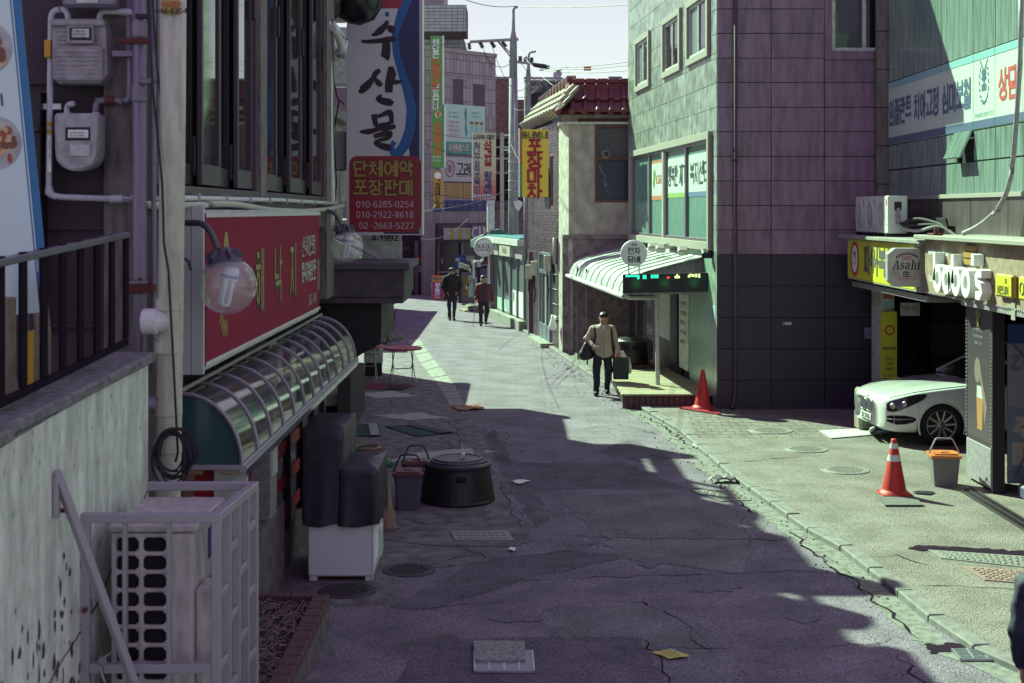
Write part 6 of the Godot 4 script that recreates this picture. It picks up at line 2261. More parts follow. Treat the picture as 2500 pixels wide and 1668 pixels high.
	quad(st, e1 - V(0, .03, 0), r1, r2, e2)
	quad(st, r1, V(3.6, 7.0, -37.15), V(3.6, 7.0, -44), r2)
	put("roof_deck", st, "roof_red_2", t)
	tile_slope(t, e1 + V(.25, 0, 0), e1r + V(.3, 0, 0), e1 + V(.3, .62, -.6), 6, 2, ["roof_red", "roof_red_2"])
	tile_slope(t, e2, e1, e2 + (r2 - e2) * .9, 13, 3, ["roof_pale"])
	for k in 7:
		st = S()
		box(st, V(1.75 + k * .3, 7.09, -37.1), V(.29, .13, .3), .02)
		put("ridge_tile", st, "roof_red", t)
		st = S()
		box(st, V(1.75 + k * .3, 6.87, -36.93), V(.295, .16, .08), .01)
		put("ridge_course", st, "roof_red_2", t)
		st = S()
		box(st, V(1.75 + k * .3, 6.98, -37.0), V(.295, .06, .1), .01)
		put("ridge_course", st, "roof_red", t)
	for k in 9:
		var f := k / 8.0
		st = S()
		var p := e1.lerp(r1, f) + V(0, .1, 0)
		box(st, p, V(.17, .12, .3), .05, Basis.looking_at((r1 - e1).normalized()))
		put("hip_tile", st, "roof_red", t)
	for k in 20:
		var p := r1.lerp(r2, k / 19.0) + V(0, .12, 0)
		st = S()
		tube(st, [p + V(-.12, -.02, 0), p + V(.12, -.02, 0)], .13, 10)
		put("ridge_tile", st, "roof_pale" if k % 2 else "roof_red", t)
	bpart("chimney", V(3.3, 7.0, -48.5), V(3.75, 8.3, -49), mk("chimney_grey", .14, .13, .16, .6), house)

func build_glass_building() -> void:
	var t := thing("glass_building", "green mirror-glass clinic building with banner windows above two pubs", "building", V(8, 0, -21))
	bpart("core", V(6.95, 2.55, -25.95), V(16, 12.5, -9), "black", t, 0)
	mk("metal_band", .2, .165, .165, .38, .55, {t = "cloud", s = V(1.2, .2, 1.2)})
	for k in 9:
		bpart("metal_panel", V(6.84, 2.9, -26.0 + k * 1.6), V(6.93, 3.9, -24.415 + k * 1.6), "metal_band", t, .004)
	bpart("sill", V(6.8, 3.9, -26.0), V(6.95, 3.965, -9), "surround_stone", t)
	for k in 18:
		bpart("corner_panel", V(6.67, .0 + k * .7, -26.02), V(6.9, .692 + k * .7, -26.12), "metal_band", t, .006)
	bpart("corner_post", V(6.9, 2.6, -26.0), V(6.95, 12.5, -26.1), "black", t)
	var tints := []
	for k in 4:
		tints.append(mk("mirror_glass_%d" % k, .32 + .02 * k, .46 + .02 * k, .4 + .02 * k, .14, .35, {t = "blotch", s = V(1.6, .1, 1.6), sp = .8}))
	mk("clinic_banner", .56, .68, .58, .3)
	mk("clinic_teal", .26, .5, .52, .3)
	mk("clinic_navy", .11, .15, .24, .35)
	var zs := [-26.0, -24.4, -22.8, -21.2, -20.25, -19.15, -17.5, -15.9, -14.3]
	for c in zs.size() - 1:
		var z0: float = zs[c] + .01
		var z1: float = zs[c + 1] - .01
		var zm := (z0 + z1) * .5
		for r in [[3.965, 4.44, 1], [4.45, 4.9, 2], [6.05, 8.0, 1], [8.02, 10.0, 1], [10.02, 12.4, 1]]:
			var parts := [[z0, z1]]
			if r[2] == 2 and z1 - z0 > 1.2:
				parts = [[z0, zm - .008], [zm + .008, z1]]
			for q in parts:
				var st := S()
				if r[2] == 2 and c == 2 and q[0] > z0 + .1:
					box(st, V(6.9 - .13, (r[0] + r[1]) * .5 + .03, (q[0] + q[1]) * .5), V(.03, r[1] - r[0] - .01, q[1] - q[0]), .003, Basis(Vector3.BACK, -.42))
				else:
					bx(st, V(6.885, r[0] + .006, q[0]), V(6.92, r[1] - .006, q[1]), .003)
				put("pane", st, tints[rng.randi() % 4], t)
		var fl := bpart("banner_pane", V(6.882, 4.91, z0), V(6.92, 6.04, z1), "clinic_banner", t, .003)
		bpart("banner_stripe", V(6.876, 4.92, z0), V(6.88, 5.04, z1), "clinic_navy", fl, 0)
		bpart("banner_stripe", V(6.876, 5.93, z0), V(6.88, 6.035, z1), "clinic_teal", fl, 0)
		var o := V(6.879, 5.48, zm)
		if c < 3:
			write(fl, ["임플란트", "치아교정", "심미보철"][c], .42, o + V(0, .0, 0), V(0, 0, 1), UP, "clinic_navy", .15, .78)
		elif c == 4:
			write(fl, "상담", .42, o, V(0, 0, 1), UP, mk("print_coral", .5, .1, .08, .4), .15, .85)
		elif c == 5:
			write(fl, "문의", .42, o + V(0, 0, -.3), V(0, 0, 1), UP, "print_coral", .15, .85)
		elif c == 3:
			var st := S()
			var r3 := V(0, 0, 1)
			for k in 18:
				var a := TAU * k / 18.0
				if absf(sin(a) - 1.0) < .15:
					continue
				slab(st, ellipse(.05, .018, 8), o + V(-.0005 - .0002 * (k % 3), .1, 0) + r3 * cos(a) * .2 + UP * sin(a) * .3, r3 * sin(a + .6) - UP * cos(a + .6), r3 * cos(a + .6) + UP * sin(a + .6))
			slab(st, PackedVector2Array([W(-.1, .1), W(.1, .1), W(.08, -.03), W(0, -.1), W(-.08, -.03)]), o + V(-.0015, .18, 0), r3, UP)
			slab(st, rect2(-.1, -.12, .1, -.02), o + V(-.0015, .1, 0), r3, UP)
			stroke(st, [W(-.16, .42), W(.1, .15)], .03, o + V(-.001, 0, 0), r3, UP)
			stroke(st, [W(.16, .42), W(-.1, .15)], .03, o + V(-.0013, 0, 0), r3, UP)
			put("crest", st, "clinic_navy", fl)
			write(fl, "Schweitzer Dental Clinic", .075, o + V(0, -.36, 0), r3, UP, "clinic_navy", .05, .75)
	# ground floor: dark garage and shops
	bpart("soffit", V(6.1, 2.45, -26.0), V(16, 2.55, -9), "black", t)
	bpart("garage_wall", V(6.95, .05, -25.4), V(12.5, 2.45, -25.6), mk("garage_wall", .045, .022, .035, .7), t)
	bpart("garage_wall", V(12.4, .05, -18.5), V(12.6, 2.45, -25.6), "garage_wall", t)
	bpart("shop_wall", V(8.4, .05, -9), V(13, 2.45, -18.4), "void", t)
	bpart("pillar", V(6.55, .05, -25.2), V(6.78, 2.5, -25.9), "white_dirty", t)
	bpart("marble_pier", V(6.82, .05, -25.05), V(7.35, 2.45, -25.4), mk("marble_black", .014, .008, .013, .12, 0, {t = "blotch", s = 1.5}), t)
	bpart("wall_rail", V(7.4, 1.15, -25.3), V(9.2, 1.7, -25.4), mk("rail_violet", .09, .05, .075, .6), t)
	var st := S()
	t = thing("paper_notice", "white paper notice with red lettering on the black marble pier", "notice", V(6.916, 2.03, -25))
	bpart("sheet", V(6.84, 1.86, -25.03), V(7.18, 2.09, -25.04), "white_dirty", t, 0)
	write(t, "주차장 임대", .05, V(7.0, 2.0, -25.027), RT, UP, "red", .12)
	# yellow sign band of the billiard hall
	t = thing("yellow_sign", "yellow shop sign band with round emblem under the air conditioners", "sign", V(6.0, 2.5, -23.2))
	bpart("sign_box", V(6.0, 2.5, -25.4), V(6.4, 3.22, -20.9), "surround_stone", t)
	bpart("sign_sheet", V(5.993, 2.53, -25.38), V(6.0, 3.2, -21.2), mk("sign_yellow", .62, .6, .045, .35), t, 0)
	bpart("lower_band", V(6.1, 2.36, -25.5), V(6.5, 2.5, -20.9), "meter", t)
	bpart("roof_plate", V(5.9, 3.22, -25.7), V(6.86, 3.28, -20.6), "concrete_pale", t, .01)
	var r3 := V(0, 0, 1)
	write(t, "파워복싱장", .44, V(5.99, 2.88, -23.0), r3, UP, mk("print_grey", .12, .11, .1, .5), .17, 1.0)
	st = S()
	lathe(st, V(5.99, 2.87, -24.85), [W(.3, 0), W(.3, .003), W(.24, .003), W(.24, 0)], 30, Basis(Vector3.BACK, PI / 2))
	put("emblem_ring", st, "cone_red", t)
	st = S()
	slab(st, ellipse(.2, .24, 24), V(5.988, 2.87, -24.85), r3, UP)
	put("emblem_face", st, "white", t)
	st = S()
	for k in 4:
		stroke(st, [W(-.09 + k * .05, .05), W(-.085 + k * .05, .12), W(-.05 + k * .05, .12), W(-.045 + k * .05, .03)], .012, V(5.985, 2.87, -24.85), r3, UP, .0003 * k)
	stroke(st, [W(-.1, .04), W(-.1, -.07), W(.02, -.1), W(.1, -.05), W(.1, .04)], .014, V(5.985, 2.87, -24.85), r3, UP, .002)
	put("emblem_mark", st, "print_grey", t)
	t = thing("pillar_sign", "tall narrow yellow sign on the garage pillar beside the white car", "sign", V(6.613, .662, -25.1))
	bpart("sign_box", V(6.53, .75, -25.1), V(6.8, 1.93, -25.2), "sign_yellow", t)
	write(t, "파워복싱장", .05, V(6.665, 1.28, -25.096), RT, UP, "print_grey", .16, .8)
	st = S()
	lathe(st, V(6.665, 1.6, -25.098), [W(.09, 0), W(.09, .003), W(.065, .003), W(.065, 0)], 24, Basis(RT, PI / 2))
	put("emblem_ring", st, "cone_red", t)
	for k in 3:
		write(t, ["다이어트", "호신술", "체력단련"][k], .04, V(6.665, 1.1 - k * .09, -25.096), RT, UP, "print_grey", .14, .85)
	small_print(t, V(6.665, .8, -25.096), RT, UP, .22, 1, .04, "print_grey")
	t = thing("pillar_poster", "small white, red and teal poster high on the garage pillar", "poster", V(6.629, 2.047, -25.1))
	bpart("sheet", V(6.56, 1.98, -25.15), V(6.76, 2.3, -25.16), "white_dirty", t, 0)
	bpart("print_band", V(6.57, 2.15, -25.145), V(6.75, 2.28, -25.149), "print_coral", t, 0)
	bpart("print_band", V(6.57, 2.02, -25.145), V(6.75, 2.1, -25.149), "clinic_teal", t, 0)
	# three condensers
	var first: Node3D
	for k in 3:
		var c := V(6.3, 3.285, -25.05 + k * .75)
		var lab: String = ["white air conditioner on the yellow sign roof, closest to the granite wall", "white air conditioner between two others on the yellow sign roof", "white air conditioner at the open end of the row with cable port"][k]
		if k:
			copy(first, c, 0, lab)
			continue
		t = thing("rooftop_conditioner", lab, "air conditioner", c, "air conditioners on the pub roof")
		first = t
		st = S()
		box(st, V(0, .36, 0), V(.32, .62, .68), .015)
		put("casing", st, "ac_white", t, true)
		for z in [-.25, .25]:
			st = S()
			box(st, V(0, .025, z), V(.36, .05, .06), .005)
			put("foot", st, "black", t, true)
		st = S()
		lathe(st, V(-.161, .36, -.09), [W(.2, 0), W(.215, .012), W(.225, .0)], 30, Basis(Vector3.BACK, PI / 2))
		put("fan_ring", st, "ac_white", t, true)
		st = S()
		lathe(st, V(-.162, .36, -.09), [W(0, .001), W(.2, .001)], 30, Basis(Vector3.BACK, PI / 2))
		put("fan_opening", st, "meter", t, true)
		st = S()
		for q in 7:
			var a := TAU * q / 14.0
			bar(st, V(-.172, .36 + cos(a) * .2, -.09 + sin(a) * .2), V(-.172, .36 - cos(a) * .2, -.09 - sin(a) * .2), .006, .006, 0)
		for q in 3:
			tube(st, arc(V(-.174, .36, -.09), V(0, .06 + .05 * q, 0), V(0, 0, .06 + .05 * q), 0, TAU, 18), .003, 4)
		put("fan_guard", st, "ac_white", t, true)
		st = S()
		slab(st, ellipse(.035, .06), V(-.1625, .56, .24), V(0, 0, 1), UP)
		put("energy_sticker", st, "print_coral", t, true)
		for q in 3:
			st = S()
			box(st, V(-.161, .2 + q * .12, .24), V(.006, .003, .16), 0)
			put("panel_seam", st, "meter", t, true)
		st = S()
		box(st, V(.0, .5, .341), V(.12, .14, .01), .003)
		put("service_port", st, "black", t, true)
	t = thing("pipe_bundle", "wrapped refrigerant pipes lying behind the last air conditioner", "pipes", V(6.55, 3.3, -22.6))
	for k in 3:
		st = S()
		tube(st, bend([V(6.3, 3.75 - k * .1, -23.18), V(6.25, 3.45, -23.1), V(6.5, 3.36 + .12 * k, -22.9), V(6.75, 3.5, -22.4), V(6.8, 3.32, -21.8)], .2), .028, 8)
		put("pipe", st, "black" if k else "meter", t)
	t = thing("roof_box", "small black sheet leaning against the metal band", "sheet", V(6.75, 3.28, -22.5))
	st = S()
	box(st, V(6.77, 3.45, -22.3), V(.03, .3, .5), .004, Basis(Vector3.BACK, .25))
	put("sheet", st, "void", t)
	# octagonal beer sign
	beer_sign()
	# pub sign with white letters
	t = thing("pub_sign", "long beige pub fascia with raised white letters and small yellow plates", "sign", V(6.0, 2.5, -17.5))
	mk("fascia_tan", .4, .3, .21, .6, 0, {t = "cloud", s = .8})
	bpart("fascia", V(6.0, 2.53, -20.65), V(6.3, 3.3, -12.0), "fascia_tan", t, .004)
	bpart("roof_plate", V(5.86, 3.3, -20.75), V(6.86, 3.36, -12.0), "surround_stone", t, .008)
	bpart("under_plate", V(6.0, 2.45, -19.0), V(6.3, 2.53, -12.0), "meter", t)
	st = S()
	for k in 130:
		box(st, V(5.995, 2.525 + rng.randf_range(-.006, .006), -20.6 + k * .066), V(.02, .03, .04), .006)
	stuff(put("trim", st, "meter", t))
	st = S()
	# rounded raised letters, drawn as thick strokes with depth
	var glyphs := {"b": [[W(0, 1.35), W(0, 0)], .0], "o": [[], .0], "a": [[W(.72, .72), W(.72, 0)], .0]}
	var x := .0
	for ch in "babo's":
		var lines := []
		var ring := []
		for k in 21:
			var a := TAU * k / 20.0
			ring.append(W(.36 + cos(a) * .34, .4 + sin(a) * .4))
		match ch:
			"b":
				lines = [ring, [W(.02, 1.38), W(.02, .3)]]
			"a":
				lines = [ring, [W(.7, .72), W(.7, .0)]]
			"o":
				lines = [ring]
			"'":
				lines = [[W(.06, 1.45), W(.02, 1.05)]]
			"s":
				lines = [[W(.6, .78), W(.3, .82), W(.06, .66), W(.12, .48), W(.46, .36), W(.56, .18), W(.36, .0), W(.02, .03)]]
		st = S()
		for l in lines:
			var p3 := []
			for p in l:
				p3.append(V(0, p.y * .36, (x + p.x) * .4))
			raised(st, p3, V(5.86, 2.63, -19.75), .1, .13)
		put("raised_letter", st, "white", t)
		x += .3 if ch == "'" else (.82 if ch == "s" else 1.02)
	for k in 3:
		bpart("crown_mark", V(5.97, 3.0 + k * .09, -18.85 + k * .03), V(6.0, 3.07 + k * .09, -18.25 - k * .05), "gold", t, .002)
	st = S()
	letters(st, "feeling the space", .085, V(5.996, 3.12, -20.0), r3, UP, .12, 1.0)
	put("lettering", st, "white", t)
	st = S()
	letters(st, "Tel.2038-4991", .09, V(5.996, 2.74, -20.1), r3, UP, .12, .9)
	put("lettering", st, "white", t)
	for k in 2:
		var zc: float = [-17.15, -16.35][k]
		bpart("small_plate", V(5.93, 2.66, zc - .3), V(6.0, 2.94, zc + .3), "gold", t, .02)
		bpart("plate_face", V(5.925, 2.685, zc - .27), V(5.93, 2.915, zc + .27), "sign_yellow", t, 0)
		if k:
			write(t, "KKUL", .11, V(5.923, 2.79, zc + .1), r3, UP, "ink", .12)
			st = S()
			tube(st, arc(V(5.922, 2.8, zc - .16), V(0, .07, 0), V(0, 0, .065), 0, TAU, 16), .008, 4)
			put("mark", st, "ink", t)
		else:
			write(t, "비인네어", .1, V(5.923, 2.75, zc), r3, UP, "ink", .13, .9)
			write(t, "벌 38", .06, V(5.923, 2.86, zc + .05), r3, UP, "ink", .14)
	bpart("hanging_tag", V(5.985, 2.4, -17.05), V(5.995, 2.62, -16.92), "surround_stone", t, 0)
	t = pipe_thing("drain_hose", "thin grey hose hanging down the glass front and onto the pub roof", bend([V(6.7, 6.6, -18.7), V(6.72, 5.6, -18.8), V(6.7, 4.6, -18.95), V(6.68, 3.9, -19.1), V(6.5, 3.5, -19.6), V(6.35, 3.39, -20.0)], .4, 5), .034, "meter", "hose")
	t = thing("roof_bracket", "small rusty bracket on the edge of the pub roof", "bracket", V(6.0, 3.36, -20.0))
	st = S()
	box(st, V(5.98, 3.375, -20.1), V(.14, .03, .3), .006)
	box(st, V(5.95, 3.41, -19.95), V(.05, .1, .05), .008)
	put("bracket_body", st, "rust_iron", t)
	# beer advertisement by the garage
	beer_banner()

# thick flat letter stroke with depth towards -x
func raised(st: SurfaceTool, pts: Array, o: Vector3, w: float, depth: float) -> void:
	var left := PackedVector2Array()
	var rite := PackedVector2Array()
	var m := pts.size()
	var closed: bool = m > 3 and pts[0].distance_to(pts[m - 1]) < .01
	for i in m:
		var d: Vector3
		if closed:
			d = pts[(i + 1) % (m - 1)] - pts[(i + m - 2) % (m - 1)]
		else:
			d = pts[mini(i + 1, m - 1)] - pts[maxi(i - 1, 0)]
		var s := W(-d.y, d.z).normalized() * w * .5
		left.append(W(pts[i].z + s.x, pts[i].y + s.y))
		rite.append(W(pts[i].z - s.x, pts[i].y - s.y))
	for i in m - 1:
		var a := [left[i], left[i + 1], rite[i + 1], rite[i]]
		var f := []
		var b := []
		for p in a:
			f.append(o + V(0, p.y, p.x))
			b.append(o + V(depth, p.y, p.x))
		quad(st, f[0], f[1], f[2], f[3])
		quad(st, f[0], b[0], b[1], f[1])
		quad(st, f[3], f[2], b[2], b[3])
		if not closed and i == 0:
			quad(st, f[0], f[3], b[3], b[0])
		if not closed and i == m - 2:
			quad(st, f[1], b[1], b[2], f[2])

func beer_sign() -> void:
	var c := V(5.815, 2.872, -20.95)
	var t := thing("beer_sign", "octagonal white beer sign box facing up the lane", "sign", c)
	var w := .275
	var oct := PackedVector2Array([W(-w, -.2), W(-w, .2), W(-.17, .285), W(.17, .285), W(w, .2), W(w, -.2), W(.17, -.285), W(-.17, -.285)])
	var r := V(.99, .0, .1).normalized()
	var n := r.cross(UP)
	var st := S()
	slab(st, oct, c, r, UP, .22)
	put("sign_box", st, "meter_pale", t)
	st = S()
	var inner := PackedVector2Array()
	for p in oct:
		inner.append(p * .93)
	slab(st, inner, c + n * .004, r, UP)
	put("sign_face", st, mk("beer_face", .42, .38, .36, .35), t)
	st = S()
	var rim := []
	for p in oct:
		rim.append(c + r * p.x * .97 + UP * p.y * .97 + n * .004)
	tube(st, rim, .01, 6, true)
	put("rim", st, "white_dirty", t)
	var o := c + n * .006
	write(t, "Asahi", .14, o + V(0, .035, 0) + r * .0, r, (UP + r * .15).normalized(), "ink", .2, .72, true)
	write(t, "DRY", .055, o + V(0, .135, 0), r, UP, "red", .2, .9, true)
	var st2 := S()
	for k in 9:
		var a := (k - 4) * .2
		stroke(st2, [W(sin(a) * .2, .03 + cos(a) * .16), W(sin(a) * .2, .06 + cos(a) * .16)], .014, o, r, UP, .001)
		stroke(st2, [W(sin(a) * .2 + .012, .03 + cos(a) * .16), W(sin(a) * .2 + .024, .055 + cos(a) * .16)], .01, o, r, UP, .0015)
	for l in [[W(-.03, -.07), W(.045, -.07)], [W(-.045, -.1), W(.045, -.1)], [W(-.055, -.135), W(.055, -.135)], [W(0, -.05), W(0, -.135)], [W(-.03, -.055), W(-.05, -.09)]]:
		stroke(st2, l, .014, o, r, UP, .001 + .0002 * rng.randf())
	put("lettering", st2, "ink", t)
	for s in [-1, 1]:
		small_print(t, o + r * .15 * s + V(0, -.055, 0), r, UP, .16, 4, .026, "ink")
	st2 = S()
	for k in 7:
		var x := -.12 + k * .04
		stroke(st2, [W(x, -.165), W(x + .025, -.165), W(x + .01, -.195)], .009, o, r, UP, .001 + k * .0002)
	put("lettering", st2, "red", t)
	small_print(t, o + V(0, -.215, 0), r, UP, .18, 1, .02, "ink")
	st = S()
	tube(st, [c + r * .25 - n * .1, c + r * .5 - n * .1], .03, 8)
	put("bracket", st, "meter", t)

func beer_banner() -> void:
	var t := thing("beer_advertisement", "dark studded beer poster panel at the garage corner", "poster panel", V(6.22, .05, -18.9))
	bpart("panel", V(6.22, .1, -19.45), V(6.32, 2.5, -18.4), mk("panel_umber", .045, .03, .045, .5), t)
	bpart("edge_post", V(6.2, .05, -18.4), V(6.36, 2.5, -18.34), "black", t)
	bpart("lower_board", V(6.2, .1, -19.4), V(6.22, .62, -18.42), "meter", t)
	bpart("poster", V(6.213, .68, -19.38), V(6.22, 1.75, -18.45), mk("poster_umber", .065, .05, .06, .35), t, 0)
	var o := V(6.211, 0, -18.95)
	var r3 := V(0, 0, 1)
	var st := S()
	slab(st, PackedVector2Array([W(-.03, .8), W(.16, .8), W(.2, 1.22), W(-.06, 1.22)]), o, r3, UP)
	put("beer_print", st, mk("beer_gold", .42, .2, .08, .4), t)
	st = S()
	slab(st, PackedVector2Array([W(-.06, 1.22), W(.2, 1.22), W(.18, 1.38), W(-.04, 1.38)]), o - V(.0003, 0, 0), r3, UP)
	put("foam_print", st, "white_dirty", t)
	st = S()
	slab(st, PackedVector2Array([W(.26, .85), W(.36, 1.15), W(.1, 1.6), W(.02, 1.62), W(.2, 1.2)]), o - V(.0006, 0, 0), r3, UP)
	slab(st, moved(ellipse(.13, .17), W(-.02, 1.58)), o - V(.0009, 0, 0), r3, UP)
	put("figure_print", st, mk("skin_print", .2, .15, .13, .5), t)
	st = S()
	slab(st, moved(ellipse(.12, .06, 14), W(0, 2.33)), o, r3, UP)
	slab(st, moved(ellipse(.06, .12, 14), W(0, 2.28)), o - V(.0004, 0, 0), r3, UP)
	put("gold_mark", st, mk("gold_dim", .2, .14, .03, .5), t)
	for k in 3:
		small_print(t, o + V(-.0005, 2.12 - k * .09, .05), r3, UP, .6 - .12 * k, 1, .07, "meter")
	st = S()
	for k in 36:
		for z in [-19.44, -18.42]:
			box(st, V(6.215, .65 + k * .05, z), V(.02, .03, .025), .005)
	stuff(put("stud", st, "meter", t))
	t = thing("poster_board", "violet-grey poster board with blue header propped before the pub", "poster board", V(6.8, .15, -18.28))
	bpart("board", V(6.38, .2, -18.28), V(7.9, 2.0, -18.33), mk("poster_violet", .19, .16, .22, .3), t)
	bpart("header", V(6.38, 2.0, -18.27), V(7.9, 2.25, -18.33), mk("header_blue", .015, .03, .16, .4), t)
	write(t, "zodap", .26, V(6.9, 1.78, -18.277), RT, UP, mk("print_mauve", .12, .09, .11, .4), .16)
	write(t, "주류행", .24, V(6.85, .92, -18.277), RT, UP, mk("print_rose", .27, .2, .2, .4), .24)
	write(t, "떼", .28, V(6.6, .58, -18.277), RT, UP, "print_rose", .24)
	st = S()
	slab(st, PackedVector2Array([W(6.38, 1.2), W(7.9, .85), W(7.9, .2), W(6.38, .2)]), V(0, 0, -18.2785), RT, UP)
	put("print_field", st, mk("field_blue", .1, .11, .17, .35), t)
	st = S()
	slab(st, moved(ellipse(.35, .24), W(7.2, 1.4)), V(0, 0, -18.277), RT, UP)
	put("print_dish", st, "print_rose", t)
	st = S()
	tube(st, [V(6.42, 2.0, -18.24), V(7.0, 1.35, -18.2), V(6.44, .3, -18.22)], .01, 5)
	tube(st, [V(7.0, .2, -18.2), V(7.0, 2.2, -18.2)], .018, 6)
	put("stay_wire", st, "iron", t)
	t = thing("stand_base", "blue-violet plastic stand base on the pavement by the poster board", "base block", V(6.6, .05, -18.0))
	st = S()
	box(st, V(6.68, .14, -18.0), V(.46, .18, .3), .03)
	box(st, V(6.75, .27, -18.05), V(.25, .1, .2), .03)
	put("block", st, mk("plastic_violet", .09, .08, .15, .5), t)
	t = thing("water_block", "pale blue plastic weight block beside the violet stand base", "base block", V(7.05, .05, -17.85))
	st = S()
	box(st, V(7.1, .2, -17.85), V(.4, .3, .3), .04)
	put("block", st, mk("plastic_pale", .3, .4, .42, .5), t)
	# on the pavement before the garage
	traffic_cone("red traffic cone with two silver bands on the sunlit pavement", V(4.904, .06, -18.25), .72, true)
	t = thing("rubber_mat", "square dark rubber plate under the striped cone", "mat", V(4.888, .055, -18.026))
	st = S()
	sheet(st, [W(4.609, -17.553), W(5.082, -17.553), W(5.137, -18.427), W(4.668, -18.313)], .077, .016)
	put("plate", st, mk("rubber_grey", .16, .15, .15, .8, 0, {t = "cloud", s = 2.0}), t)
	food_bin("grey food waste bin with orange lid and raised handle on the pavement", V(5.762, .052, -18.96), .36, .38, .42, "bin_grey", "bin_lid_orange", -.12)
	t = thing("stone_post", "two weathered stone blocks stacked at the garage entrance", "post", V(5.913, .05, -23.827))
	for k in 2:
		st = S()
		box(st, V(5.882, .05, -23.732) + V(.02 * k, .18 + .36 * k, 0), V(.3 - .03 * (1 - k), .34, .3), .04, Basis(UP, .1))
		put("stone_block", st, mk("block_stone", .35, .31, .25, .9, 0, {t = "blotch", s = 3.0, h = .4}), t)
	t = thing("chrome_tube", "bent chrome tube and plastic bottles lying by the stone blocks", "tube", V(6.011, .05, -23.498))
	st = S()
	tube(st, bend([V(5.892, .08, -23.397), V(5.693, .25, -22.522), V(5.898, .3, -22.648)], .1), .03, 8)
	put("tube_body", st, "steel", t)
	t = thing("plastic_bottle", "clear water bottle with blue label lying before the white car", "bottle", V(6.069, .05, -23.498))
	st = S(true)
	lathe(st, V(5.96, .09, -23.241), [W(0, 0), W(.035, .01), W(.035, .16), W(.012, .2), W(.012, .22), W(0, .22)], 12, Basis(Vector3.BACK, -1.5))
	put("bottle_body", st, mk("bottle_blue", .3, .5, .6, .1), t)

func wall_tiles(f: Array, u0: float, u1: float, y0: float, y1: float, du: float, dy: float, holes: Array, m: Array, t: Node) -> void:
	var sets := []
	for k in m.size():
		sets.append(S())
	var y := y0
	while y < y1 - .02:
		var x := u0
		while x < u1 - .02:
			for p in cut(Rect2(x, y, minf(du, u1 - x), minf(dy, y1 - y)), holes):
				fbox(sets[rng.randi() % m.size()], f[0], f[1], f[2], p.position.x + .008, p.end.x - .008, p.position.y + .012, p.end.y - .012, .0, .03, 0)
			x += du
		y += dy
	for k in m.size():
		stuff(put("tile", sets[k], m[k], t))

